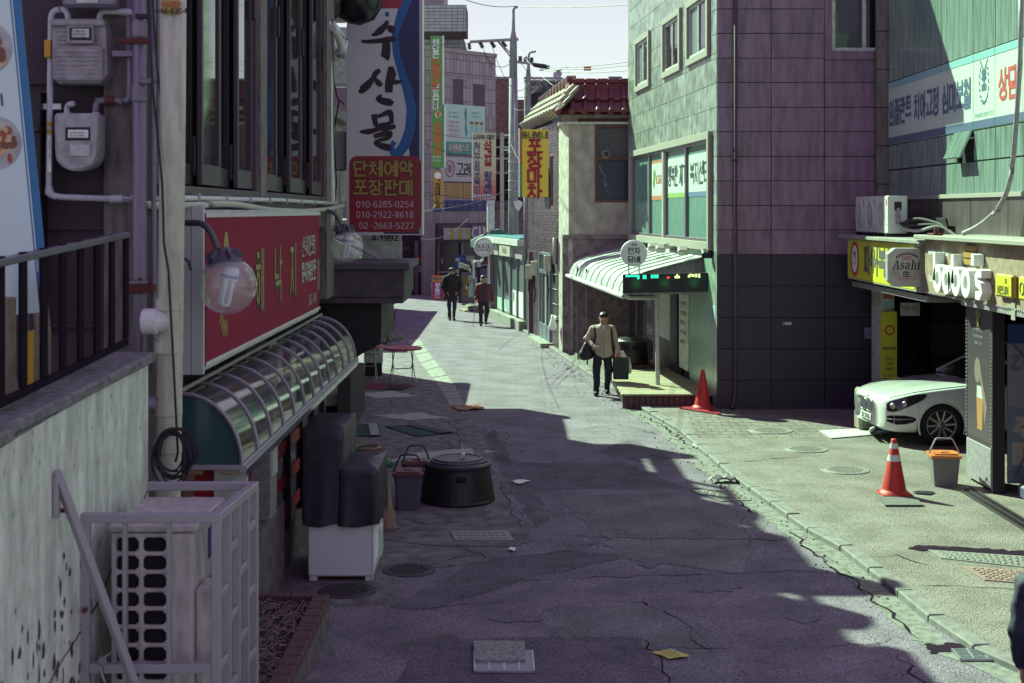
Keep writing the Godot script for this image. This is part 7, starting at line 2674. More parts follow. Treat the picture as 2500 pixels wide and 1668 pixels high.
func build_far_end() -> void:
	var u := V(3.82, 0, -4.0).normalized()
	var n := V(4.0, 0, 3.82).normalized()
	var f := [V(-4.6, 0, -62.5), u, n]
	var t := thing("corner_building", "tile-clad corner building at the end of the lane, covered with signs", "building", V(-4, 0, -66))
	mk("tile_violet_0", .3, .25, .27, .6)
	mk("tile_violet_1", .34, .29, .3, .6)
	mk("tile_violet_2", .27, .22, .25, .6)
	fpart("wall_core", f, -.6, 5.53, 0, 11.0, -6, .0, mk("tile_joint", .12, .08, .1, .9), t, 0)
	var holes := [Rect2(2.75, 8.3, .65, 1.4), Rect2(4.05, 8.2, .75, 1.35), Rect2(-1.5, 8.3, 1.8, 1.4), Rect2(-9, 0, 14.6, 3.15)]
	wall_tiles(f, -.6, 5.53, 3.15, 11.0, .21, .62, holes, ["tile_violet_0", "tile_violet_1", "tile_violet_2"], t)
	fpart("cornice", f, -.65, 5.56, 10.9, 11.06, .0, .1, "tile_violet_0", t)
	for y in [8.05, 9.85]:
		fpart("wall_band", f, -.65, 5.55, y, y + .1, .0, .06, "tile_violet_2", t)
	for h in [holes[0], holes[1]]:
		var r: Rect2 = h
		var w := fpart("window", f, r.position.x, r.end.x, r.position.y, r.end.y, -.15, -.1, "window_dark", t, 0)
		fpart("pane", f, r.position.x + .08, r.position.x + .42, r.position.y + .5, r.end.y - .08, -.1, -.08, "glass_pale", w, 0)
		fpart("pane", f, r.position.x + .08, r.end.x - .08, r.position.y + .06, r.position.y + .42, -.1, -.08, "glass_dark", w, 0)
	# street level: shop windows behind posts
	fpart("shop_front", f, -.6, 5.5, 0, 3.15, -.5, .02, mk("shop_dusk", .03, .014, .028, .3), t, 0)
	for q in [-.5, .4, 1.7, 3.2, 4.9]:
		fpart("shop_post", f, q, q + .16, 0, 2.4, .02, .1, "frame_violet", t)
	for k in 22:
		var a := rng.randf_range(-1.0, 5.2)
		var b := rng.randf_range(.3, 2.0)
		fpart("shop_goods", f, a, a + rng.randf_range(.1, .35), b, b + rng.randf_range(.08, .3), .02, .05, ["tile_violet_1", "red", "print_navy", "gold_dim", "iron", "glass_pale"][k % 6], t, 0)
	fpart("fascia", f, 1.6, 5.5, 2.3, 3.1, .02, .25, mk("fascia_dark", .09, .055, .08, .5), t)
	fpart("pier", f, .8, 1.5, 0, 3.2, .0, .2, "tile_violet_0", t)
	t = thing("shop_sign", "striped yellow and white convenience shop sign with violet letters", "sign", f[0] + u * 3.3 + V(0, 2.4, 0) + n * .3)
	fpart("sign_box", f, 1.95, 5.1, 2.42, 2.95, .25, .35, "white_dirty", t)
	for k in 6:
		fpart("sign_stripe", f, 2.25 + k * .52, 2.5 + k * .52, 2.43, 2.94, .35, .355, mk("stripe_lime", .42, .46, .1, .4), t, 0)
	fpart("letter_plate", f, 3.62, 4.42, 2.4, 3.05, .35, .4, mk("plate_violet", .2, .14, .28, .4), t)
	write(t, "CU", .5, f[0] + u * 4.02 + V(0, 2.72, 0) + n * .402, u, UP, "white", .2)
	# window panels of the academy
	mk("mint", .3, .48, .42, .45)
	mk("mint_pale", .42, .6, .53, .45)
	mk("teal_sign", .06, .26, .24, .45)
	t = thing("academy_banner", "large mint green academy banner with tables and a peninsula map", "banner", f[0] + u * 3.4 + V(0, 6.8, 0) + n * .1)
	fpart("panel", f, 2.15, 4.75, 6.85, 8.55, .05, .1, "mint_pale", t)
	var o: Vector3 = f[0] + n * .104
	for k in 3:
		fpart("print_box", f, 3.75 + k * .32, 4.0 + k * .32, 7.0, 7.7, .1, .103, "mint", t, 0)
		fpart("print_box", f, 3.75 + k * .32, 4.0 + k * .32, 7.7, 7.82, .1, .104, "gold_dim", t, 0)
	fpart("print_box", f, 2.35, 3.2, 7.0, 7.35, .1, .103, "white_dirty", t, 0)
	fpart("print_box", f, 2.35, 3.2, 7.4, 7.8, .1, .103, "white_dirty", t, 0)
	for k in 4:
		small_print(t, o + u * 2.8 + V(0, 7.75 - k * .2, 0), u, UP, .7, 1, .14, "print_dark")
	small_print(t, o + u * 2.8 + V(0, 8.15, 0), u, UP, .8, 2, .18, "teal_sign")
	small_print(t, o + u * 4.2 + V(0, 8.2, 0), u, UP, .7, 2, .18, "teal_sign")
	var st := S()
	slab(st, PackedVector2Array([W(3.38, 8.2), W(3.52, 8.5), W(3.58, 8.2), W(3.54, 7.7), W(3.62, 7.3), W(3.5, 7.05), W(3.42, 7.4), W(3.46, 7.8)]), o, u, UP)
	put("map_print", st, "teal_sign", t)
	t = thing("academy_sign", "teal sign strip with pale lettering below the mint banner", "sign", f[0] + u * 3.0 + V(0, 6.3, 0) + n * .1)
	fpart("panel", f, 2.25, 4.6, 6.3, 6.84, .03, .12, "teal_sign", t)
	write(t, "이엠베스트", .34, f[0] + u * 3.05 + n * .124 + V(0, 6.58, 0), u, UP, "gold_dim", .2, .7)
	write(t, "이엠베스트", .34, f[0] + u * 3.05 + n * .127 + V(0, 6.59, 0), u, UP, "white_dirty", .12, .7)
	t = thing("gym_sign", "grey-white martial arts gym sign with round red emblem", "sign", f[0] + u * 3.0 + V(0, 5.1, 0) + n * .1)
	fpart("panel", f, 1.9, 5.2, 5.05, 6.15, .03, .14, mk("gym_white", .42, .42, .42, .5), t)
	write(t, "고려", .55, f[0] + u * 3.35 + n * .144 + V(0, 5.6, 0), u, UP, "ink", .14, .8)
	st = S()
	tube(st, arc(f[0] + u * 2.45 + n * .15 + V(0, 5.63, 0), u * .27, UP * .36, 0, TAU, 20), .025, 5)
	slab(st, ellipse(.15, .2), f[0] + u * 2.45 + n * .144 + V(0, 5.63, 0), u, UP)
	put("emblem", st, mk("emblem_rose", .3, .12, .14, .5), t)
	for k in 4:
		t = thing("window_poster", ["amber printed window poster closest to the gym column, first of four", "second amber printed window poster of the row", "third amber printed window poster of the row", "last amber printed window poster by the lane"][k], "poster", f[0] + u * (2.3 + k * .66) + V(0, 4.3, 0) + n * .05, "amber window posters of the gym")
		fpart("sheet", f, 2.0 + k * .7, 2.62 + k * .7, 4.3, 4.98, .03, .05, mk("amber", .42, .27, .08, .5), t)
		for q in 4:
			small_print(t, f[0] + u * (2.31 + k * .7) + n * .053 + V(0, 4.85 - q * .14, 0), u, UP, .45, 1, .1, "print_dark")
	t = thing("blue_strip", "dark blue strip of small lettered panels under the amber posters", "sign", f[0] + u * 3.3 + V(0, 3.8, 0) + n * .05)
	for k in 7:
		fpart("panel", f, 1.95 + k * .46, 2.38 + k * .46, 3.72, 4.2, .03, .07, "print_navy", t)
		small_print(t, f[0] + u * (2.165 + k * .46) + n * .073 + V(0, 3.98, 0), u, UP, .36, 1, .16, "meter")
	# projecting vertical signs
	mk("sign_green", .09, .3, .06, .45)
	mk("print_orange", .5, .12, .04, .5)
	var z := -61.8
	t = thing("vertical_sign", "upper tall green academy sign on the corner building", "sign", V(-3.294, 8.301, -61.8))
	bpart("sign_box", V(-3.541, 8.301, -61.8), V(-3.034, 11.324, -61.9), "sign_green", t)
	bpart("sign_side", V(-3.021, 8.335, -61.75), V(-2.961, 11.33, -61.95), "white", t)
	write_down(t, "해답은", .27, V(-3.294, 11.178, -61.79), RT, UP, "white", .14, 1.1, 1.0)
	write_down(t, "이엠베스트", .3, V(-3.294, 10.345, -61.79), RT, UP, "print_orange", .2, 1.1, .92)
	write_down(t, "에있습니다", .25, V(-3.294, 9.209, -61.79), RT, UP, "white", .14, 1.1, .86)
	t = thing("vertical_sign", "lower tall green academy sign with red hand emblem", "sign", V(-3.219, 5.593, -61.8))
	bpart("sign_box", V(-3.484, 5.593, -61.8), V(-2.958, 8.233, -61.9), "sign_green", t)
	bpart("sign_side", V(-2.946, 5.592, -61.75), V(-2.885, 8.274, -61.95), "white", t)
	st = S()
	slab(st, ellipse(.12, .16), V(-3.218, 7.922, -61.79), RT, UP)
	put("emblem", st, "white", t)
	st = S()
	for k in 4:
		stroke(st, [W(-.1 + k * .06, .14), W(-.04 + k * .03, -.06), W(.04, -.16)], .04, V(-3.218, 7.921, -61.785), RT, UP, .0005 * k)
	put("emblem_mark", st, "print_orange", t)
	write_down(t, "이엠베스트", .3, V(-3.218, 7.581, -61.79), RT, UP, "print_orange", .2, 1.1, 1.0)
	for k in 3:
		small_print(t, V(-3.218, 6.047, -61.79) + V(0, -k * .15, 0), RT, UP, .44, 1, .13, "white" if k < 2 else "print_orange")
	t = thing("vertical_sign", "small amber gym sign with round emblem and blue phone strip", "sign", V(-3.219, 3.662, -61.8))
	bpart("sign_box", V(-3.408, 3.662, -61.8), V(-3.034, 5.445, -61.9), mk("amber_sign", .5, .27, .02, .45), t)
	bpart("sign_side", V(-3.021, 3.662, -61.75), V(-2.98, 5.465, -61.95), "meter_pale", t)
	bpart("phone_strip", V(-3.407, 3.662, -61.78), V(-3.029, 3.851, -61.8), "print_navy", t, 0)
	st = S()
	lathe(st, V(-3.218, 5.252, -61.79), [W(.0, .002), W(.15, .002), W(.15, 0)], 20, Basis(RT, PI / 2))
	put("emblem", st, "white", t)
	write_down(t, "고려태권도장", .22, V(-3.218, 5.082, -61.79), RT, UP, "ink", .16, 1.0, .92)
	# tower behind, brick house, grey house
	t = thing("tower_building", "pale tiled tower with a square balcony above the corner building", "building", V(-5, 0, -73))
	var tw := [V(-5.074, 14.399, -72) * V(1, 0, 1), RT, V(0, 0, 1)]
	mk("tower_tile", .33, .38, .37, .5)
	mk("tower_tile_2", .38, .43, .42, .5)
	fpart("shaft", tw, 0, 2.6, 0, 12.6, -6, 0, "tile_joint", t, 0)
	wall_tiles(tw, .0, 2.6, 10.0, 12.4, .3, .22, [Rect2(.3, 10.6, 1.4, 1.2), Rect2(1.9, 10.6, .4, 1.0)], ["tower_tile", "tower_tile_2"], t)
	fpart("window", tw, .3, 1.7, 10.6, 11.8, -.05, .01, "mint", t, 0)
	fpart("window", tw, 1.9, 2.3, 10.6, 11.6, -.05, .01, "glass_dark", t, 0)
	var bal := [V(-3.589, 13.878, -68.5) * V(1, 0, 1), RT, V(0, 0, 1)]
	fpart("balcony", bal, -1.0, 1.38, 12.35, 13.65, -3.0, .0, "tile_joint", t, 0)
	wall_tiles(bal, -1.0, 1.38, 12.36, 13.64, .28, .16, [], ["tower_tile", "tower_tile_2"], t)
	fpart("shaft_top", tw, 0, 1.6, 12.6, 18, -5, -.5, "tile_violet_2", t, 0)
	t = thing("brick_house", "plain red-brown brick house rising behind the utility pole", "building", V(-.5, 0, -86))
	var bh := [V(-1.21, 16.182, -84) * V(1, 0, 1), RT, V(0, 0, 1)]
	fpart("wall", bh, 0, 1.08, 0, 11.5, -6, 0, "brick_joint", t, 0)
	fpart("wall", bh, 1.08, 1.95, 0, 10.3, -6, -.02, "brick_joint", t, 0)
	for k in 3:
		mk("far_brick_%d" % k, [.27, .22, .3][k], [.14, .11, .16][k], [.14, .12, .155][k], .9)
	wall_tiles(bh, .0, 1.08, 6.5, 11.4, .22, .08, [], ["far_brick_0", "far_brick_1", "far_brick_2"], t)
	wall_tiles([bh[0] - V(0, 0, .02), bh[1], bh[2]], 1.08, 1.95, 6.5, 10.2, .22, .08, [], ["far_brick_0", "far_brick_1", "far_brick_2"], t)
	fpart("coping", bh, -.1, 1.12, 11.5, 11.65, -6, .08, "concrete_pale", t)
	t = thing("grey_house", "grey rendered house with dark upper bay behind the poles", "building", V(2, 0, -78))
	bpart("wall", V(.699, 14.993, -76) * V(1, 0, 1), V(3.143, 10.662, -76) + V(0, 0, -6), "chimney_grey_2", t, 0)
	bpart("bay", V(1.093, 8.653, -75.9) * V(1, 0, 1), V(2.154, 10, -75.6), "window_dark", t)
	bpart("window", V(1.366, 8.864, -75.58), V(1.736, 9.557, -75.56), "mint_pale", t, 0)
	bpart("parapet", V(.651, 10.56, -75.9), V(3.188, 10.676, -75.4), "meter", t)
	t = thing("satellite_dish", "white satellite dish on the grey house roof", "satellite dish", V(2.436, 10.892, -75))
	st = S()
	lathe(st, V(2.436, 10.892, -75), [W(0, .0), W(.15, .02), W(.25, .07), W(.26, .08), W(0, .01)], 22, Basis(UP, -.5) * Basis(RT, PI / 2 - .3))
	put("dish", st, "white_dirty", t)
	st = S()
	tube(st, [V(2.439, 10.902, -75.1), V(2.442, 10.543, -75.2)], .03, 6)
	put("mast", st, "meter", t)
	# dark brick house with rails seen between the signs
	t = thing("railed_house", "dark brick house with white steel balcony frames between the signs", "building", V(-.3, 0, -70))
	bpart("wall", V(-.812, 13.804, -68) * V(1, 0, 1), V(.521, 7.179, -68) + V(0, 0, -5), mk("wine_wall", .09, .035, .05, .8, 0, {t = "blotch", s = 1.0}), t, 0)
	bpart("window", V(-.645, 6.259, -67.9), V(-.27, 7.088, -67.85), "window_dark", t)
	bpart("floor_edge", V(-.811, 5.468, -67.9), V(.515, 5.574, -67.2), "surround_stone", t)
	bpart("floor_edge", V(-.811, 7.257, -67.9), V(.516, 7.355, -67.4), "surround_stone", t)
	for k in 8:
		bpart("rail_bar", V(-.722, 5.576, -67.3) + V(k * .15, 0, 0), V(-.701, 6.112, -67.28) + V(k * .15, 0, 0), "galv", t, 0)
	bpart("window_bar", V(-.759, 6.676, -67), V(.205, 6.756, -66.95), "white_dirty", t)
	bpart("window_bar", V(-.759, 6.143, -67), V(.205, 6.223, -66.95), "white_dirty", t)
	bpart("door", V(-.624, 4.012, -67.9), V(-.062, 5.217, -67.85), "void", t, 0)
	bpart("lower_roof", V(-.882, 3.837, -64), V(1.103, 4.123, -60), mk("slate_dark", .12, .1, .11, .8, 0, {t = "speck", s = 2.0}), t)
	bpart("lower_wall", V(-1.078, -.516, -64) * V(1, 0, 1), V(.922, 3.829, -60.2), "plaster_dim", t, 0)
	nail_shop()
	far_signs()

func nail_shop() -> void:
	var u := V(-1.096, 0, -6.1).normalized()
	var n := V(-6.1, 0, 1.096).normalized()
	var f := [V(.42, 0, -44.1), u, n]
	var t := thing("nail_shop", "small white glass-fronted nail salon with teal corrugated roof", "building", V(1, 0, -47))
	fpart("body", f, 0, 6.2, .1, 2.3, -2.5, -.1, "shop_dusk", t, 0)
	fpart("fascia", f, -.05, 6.25, 2.2, 2.62, -.1, .12, mk("salon_grey", .3, .3, .32, .5), t)
	fpart("roof_edge", f, -.1, 6.4, 2.62, 2.82, -2.5, .28, "white_dirty", t)
	for k in 16:
		fpart("roof_rib", f, k * .4, k * .4 + .3, 2.83, 2.88, -2.4, .2, mk("roof_teal", .08, .26, .3, .5), t)
	var st := S()
	fpart("glazing", f, .1, 5.5, .32, 2.2, -.05, .0, "glass_pale", t, 0)
	for q in [.0, 1.2, 2.4, 2.5, 3.9, 5.4]:
		fpart("mullion", f, q, q + .12, .3, 2.2, .0, .06, "frame_slate", t)
	fpart("film", f, .2, 2.2, .35, 1.15, .003, .008, "white", t, 0)
	fpart("film", f, 2.65, 5.2, .35, .75, .003, .008, "mint_pale", t, 0)
	fpart("poster", f, 1.9, 2.3, .8, 1.1, .01, .015, "meter", t, 0)
	fpart("step", f, -.2, 6.2, .0, .3, .0, .25, "concrete_pale", t)
	fpart("side_post", f, 5.6, 6.0, .0, 2.2, .0, .2, "frame_violet", t)
	fpart("sign_plate", f, 1.4, 3.4, 2.24, 2.6, .12, .25, "pvc", t)
	write(t, "The Nail", .2, f[0] + u * 2.4 + n * .253 + V(0, 2.42, 0), -u, UP, "ink", .05, .8)
	t = thing("round_sign", "round white nail salon sign with a thin dark ring", "sign", V(-.966, 2.482, -48.5))
	var c := V(-.966, 2.482, -48.5)
	st = S()
	lathe(st, c, [W(0, .05), W(.32, .05), W(.335, .03), W(.335, -.08), W(0, -.09)], 40, Basis(RT, PI / 2))
	put("sign_drum", st, "white", t)
	st = S()
	tube(st, arc(c + V(0, 0, .052), V(.27, 0, 0), V(0, .27, 0), 0, TAU, 36), .006, 4)
	put("ring", st, "ink", t)
	write(t, "NAIL", .15, c + V(0, .03, .052), RT, UP, "ink", .12, .95, true)
	write(t, "02.6083.3812", .055, c + V(0, -.1, .052), RT, UP, "ink", .12)
	st = S()
	tube(st, bend([V(-1.31, 1.392, -48.6), V(-1.31, 1.988, -48.6), V(-.998, 1.988, -48.6), V(-.998, 2.107, -48.6)], .1), .045, 8)
	put("stand", st, "pvc_white", t)
	t = thing("camera_box", "white slanted lamp box behind the round nail sign", "lamp box", V(-1.256, 2.612, -50))
	st = S()
	box(st, V(-1.21, 2.72, -50), V(.5, .16, .4), .02, Basis(Vector3.BACK, .45))
	box(st, V(-1.302, 2.551, -50), V(.3, .2, .3), .02, Basis(Vector3.BACK, .2))
	put("box_case", st, "mint_pale", t)
	t = thing("rolled_awning", "rolled cream and green awning over the salon neighbour", "awning", V(-.547, 2.841, -51))
	st = S(true)
	var pts := []
	for k in 7:
		pts.append(W(.42 * sin(k * PI / 12), .42 * cos(k * PI / 12)))
	for k in 6:
		var a := V(-.703, 2.591, -51) + V(-pts[k].x * .9, pts[k].y, 0)
		var b := V(-.703, 2.591, -51) + V(-pts[k + 1].x * .9, pts[k + 1].y, 0)
		quad(st, a, b, b + V(.25, .05, -1.2), a + V(.25, .05, -1.2))
	put("cream_cloth", st, "surround_stone", t)
	st = S()
	slab(st, PackedVector2Array([W(-.35, 0), W(.42, 0), W(.4, .35), W(.15, .46), W(-.15, .42), W(-.32, .22)]), V(-.593, 2.593, -50.9), RT, UP, .3)
	put("green_cloth", st, mk("awning_green", .03, .13, .1, .7), t)
	# fence with posters and capped posts in front of the corner
	t = thing("poster_fence", "dark fence panel with pub posters and capped black posts", "fence", V(-1.721, 0, -56.171))
	bpart("fence_panel", V(-1.867, .371, -53), V(-1.397, 1.436, -52.4), "frame_violet", t)
	bpart("poster", V(-1.779, .575, -52.3), V(-1.618, 1.313, -52.28), "gold_dim", t, 0)
	bpart("poster", V(-1.602, .543, -52.3), V(-1.426, 1.345, -52.28), "mint", t, 0)
	for k in 5:
		bpart("poster_print", V(-1.761, .706, -52.26) + V(.0 + .07 * k, .12 * k, 0), V(-1.713, .835, -52.25) + V(.07 * k, .12 * k, 0), ["red", "white", "iron", "red", "gold"][k], t, 0)
	for k in 7:
		var x: float = [1056, 1059.5, 1067, 1072.5, 1085, 1098, 1076][k]
		var y: float = [606, 607, 610, 613, 600, 605, 622][k]
		var p := V((x - 1175.0) * .01612, 3.7 - (y - 485.0) * .01612, -52.6 - .1 * k)
		bpart("fence_post", p + V(-.06, -.15, .05), V(p.x + .06, .3, p.z - .06), "black", t)
		bpart("post_cap", p + V(-.065, .05, .055), p + V(.065, -.15, -.065), "pvc", t)
	bpart("white_post", V(-2.051, .242, -54), V(-1.91, 1.491, -54.2), "ac_white", t)
	for k in 2:
		var sp := thing("step_block", ["grey concrete step block by the poster fence, farther one", "grey concrete step block by the poster fence, nearer the walkers"][k], "step", V(-1.766, 0, -54.895))
		st = S()
		var q: Vector3 = [V(-1.798, 0, -56.434), V(-1.451, 0, -53.202)][k]
		box(st, q + V(0, .09, 0), V(.5, .18, .9), .02, Basis(UP, .15))
		put("block", st, "concrete_pale", sp)

func far_signs() -> void:
	var t := thing("hanging_sign", "yellow vertical pub sign with crimson lettering and white side", "sign", V(.543, 4.066, -36.2))
	bpart("sign_box", V(.255, 4.066, -36.2), V(.926, 5.785, -36.4), mk("pub_yellow", .72, .47, .05, .45), t, 0)
	bpart("side_panel", V(.166, 4.065, -36.15), V(.201, 5.811, -36.45), "white", t)
	bpart("stripe_red", V(.2, 4.919, -36.18), V(.256, 5.785, -36.4), mk("coral", .42, .06, .05, .45), t, 0)
	bpart("stripe_green", V(.2, 4.066, -36.18), V(.256, 4.927, -36.4), mk("leaf_green", .1, .2, .09, .45), t, 0)
	write(t, "동네방네", .17, V(.587, 5.64, -36.18), RT, UP, "print_dark", .13, .9)
	mk("crimson", .3, .0, .025, .5)
	for k in 4:
		write(t, "포장마차"[k], .36, V(.599, 5.341, -36.18) + V(0, -.375 * k, 0), RT, UP, "crimson", .17, 1.05)
	var st := S()
	tube(st, [V(.523, 4.068, -36.35), V(.523, 2.865, -36.35)], .07, 8)
	put("post", st, "meter", t)
	t = thing("hanging_sign", "cream to rose vertical barbecue sign with navy and red lettering", "sign", V(-1.016, 4.091, -51))
	for k in 10:
		var y0 := 458.0 - k * 15.3
		var f := clampf(1.0 - k / 5.0, .0, 1.0)
		bpart("sign_face" if k else "sign_foot", V((1086 - 1175.0) * .015625, 3.7 - (y0 - 485.0) * .015625, -51.0), V((1138 - 1175.0) * .015625, 3.7 - (y0 - 15.3 - 485.0) * .015625, -51.2), mk("barbecue_%d" % k, lerpf(.6, .46, f), lerpf(.54, .04, f), lerpf(.36, .08, f), .45), t, 0)
	bpart("side_panel", V(-1.436, 4.09, -50.95), V(-1.397, 6.542, -51.25), "white", t)
	write(t, "나무와 돼지", .17, V(-1, 6.355, -50.98), RT, UP, "print_dark", .14, .75)
	write_down(t, "참나무", .2, V(-1.234, 6.168, -50.98), RT, UP, "print_navy", .13, 1.1, 1.05)
	write_down(t, "장작", .2, V(-1.234, 5.512, -50.98), RT, UP, "print_navy", .13, 1.1, 1.05)
	write_down(t, "초벌구이", .19, V(-1.234, 5.074, -50.98), RT, UP, "print_navy", .13, 1.1, 1.0)
	write_down(t, "삼겹살", .28, V(-.843, 6.246, -50.98), RT, UP, "crimson", .15, 1.0, 1.1)
	write_down(t, "왕갈비", .27, V(-.843, 5.137, -50.98), RT, UP, "print_navy", .15, 1.0, 1.12)
	write(t, "주차장완비", .17, V(-.984, 4.231, -50.98), RT, UP, "banner_white", .13, .9)
	st = S()
	tube(st, [V(-.767, 4.091, -51.1), V(-.767, 2.761, -51.1)], .14, 10)
	put("post", st, "white_dirty", t)
	t = thing("ladder_mast", "thin grey steel mast with ladder arms behind the barbecue sign", "mast", V(-.373, 2.482, -53))
	st = S()
	tube(st, [V(-.373, 1.508, -53), V(-.373, 6.623, -53)], .08, 8)
	put("mast", st, "meter", t)
	for y in [312, 346]:
		bpart("arm", V((1150 - 1175.0) * .01624, 3.7 - (y - 485.0) * .01624, -53), V((1180 - 1175.0) * .01624, 3.76 - (y - 485.0) * .01624, -53.1), "white_dirty", t)
	t = thing("paper_tag", "crumpled white sheet hanging from the wires beside the yellow sign", "sheet", V(.184, 3.898, -43))
	st = S()
	slab(st, PackedVector2Array([W(-.14, .1), W(.05, .14), W(.16, .04), W(.02, -.2), W(-.1, -.08)]), V(.184, 3.898, -43), V(.9, 0, .3).normalized(), UP, .01)
	put("sheet", st, "white", t)
	t = thing("sandwich_board", "yellow and crimson folding street board standing before the crossing", "sandwich board", V(-3.226, 0, -61.932))
	var z := -60.0
	for s in [1, -1]:
		st = S()
		var w := .26
		box(st, V(-3.125, .5, z + .12 * s), V(.52, 1.0, .03), .006, Basis(RT, -.18 * s))
		put("board", st, "print_orange", t)
	var rt := RT
	var up := V(0, 1, -.18).normalized()
	var o := V(-3.125, .5, z + .14)
	st = S()
	slab(st, rect2(-.22, -.44, .22, .22), o, rt, up)
	put("print_field", st, mk("magenta", .26, .03, .12, .5), t)
	st = S()
	slab(st, rect2(-.22, .25, .22, .46), o, rt, up)
	put("print_field", st, "amber_sign", t)
	write(t, "에이스", .14, o + up * .36, rt, up, "print_navy", .16, .9)
	write_down(t, "부동산", .2, o + up * .2, rt, up, "white", .15, 1.1, 1.05)
	t = thing("vending_board", "blue lit poster stand in the convenience shop window", "poster stand", V(-2.677, 0, -71.04))
	bpart("stand", V(-2.507, .756, -62), V(-1.969, 1.788, -61.8), "print_navy", t)
	for k in 3:
		bpart("panel", V(-2.461, 1.523, -61.78) + V(0, -.25 * k, 0), V(-2.252, 1.675, -61.76) + V(0, -.25 * k, 0), ["plastic_pale", "sign_blue", "meter"][k], t, 0)
		bpart("panel", V(-2.215, 1.523, -61.78) + V(0, -.25 * k, 0), V(-2.006, 1.675, -61.76) + V(0, -.25 * k, 0), ["sign_blue", "plastic_pale", "meter"][k], t, 0)
	t = thing("hanging_plate", "small cream plate hanging in front of the convenience shop", "sign", V(-1.775, 1.663, -61))
	bpart("plate", V(-1.962, 1.551, -61), V(-1.588, 1.795, -60.97), "surround_stone", t)
	for k in 3:
		t = thing("street_barrier", ["red steel street barrier across the crossing, hidden end", "red steel street barrier across the crossing, middle one", "red steel street barrier across the crossing by the silver car"][k], "barrier", V(-3.8, 0, -65.28))
		var x := -4.3 + k * .95
		st = S()
		for p in [[V(x, 0, -63.5), V(x, 1.0, -63.5)], [V(x + .8, 0, -63.5), V(x + .8, 1.0, -63.5)]]:
			tube(st, p, .03, 6)
		put("frame", st, "red", t)
		st = S()
		tube(st, [V(x, .98, -63.5), V(x + .8, .98, -63.5)], .03, 6)
		put("top_rail", st, "galv", t)
		for q in 2:
			st = S()
			tube(st, [V(x, .95 if q else .2, -63.5), V(x + .8, .2 if q else .95, -63.5)], .018, 5)
			put("cross_brace", st, "galv", t)

func wire(label: String, a: Vector3, b: Vector3, sag: float, r := .012, m := "black") -> void:
	var pts := []
	for k in 13:
		var f := k / 12.0
		pts.append(a.lerp(b, f) - V(0, sag * 4.0 * f * (1.0 - f), 0))
	var st := S()
	tube(st, pts, r, 4)
	tag(put("wire", st, m), label, "wire")

func insulator(t: Node, p: Vector3, dir: Vector3, l := .4) -> void:
	var st := S()
	var pts := []
	var rs := []
	for k in 9:
		pts.append(p + dir * l * k / 8.0)
		rs.append(.09 if k % 2 else .045)
	tube(st, pts, rs, 8)
	put("insulator", st, "lamp_cap", t)

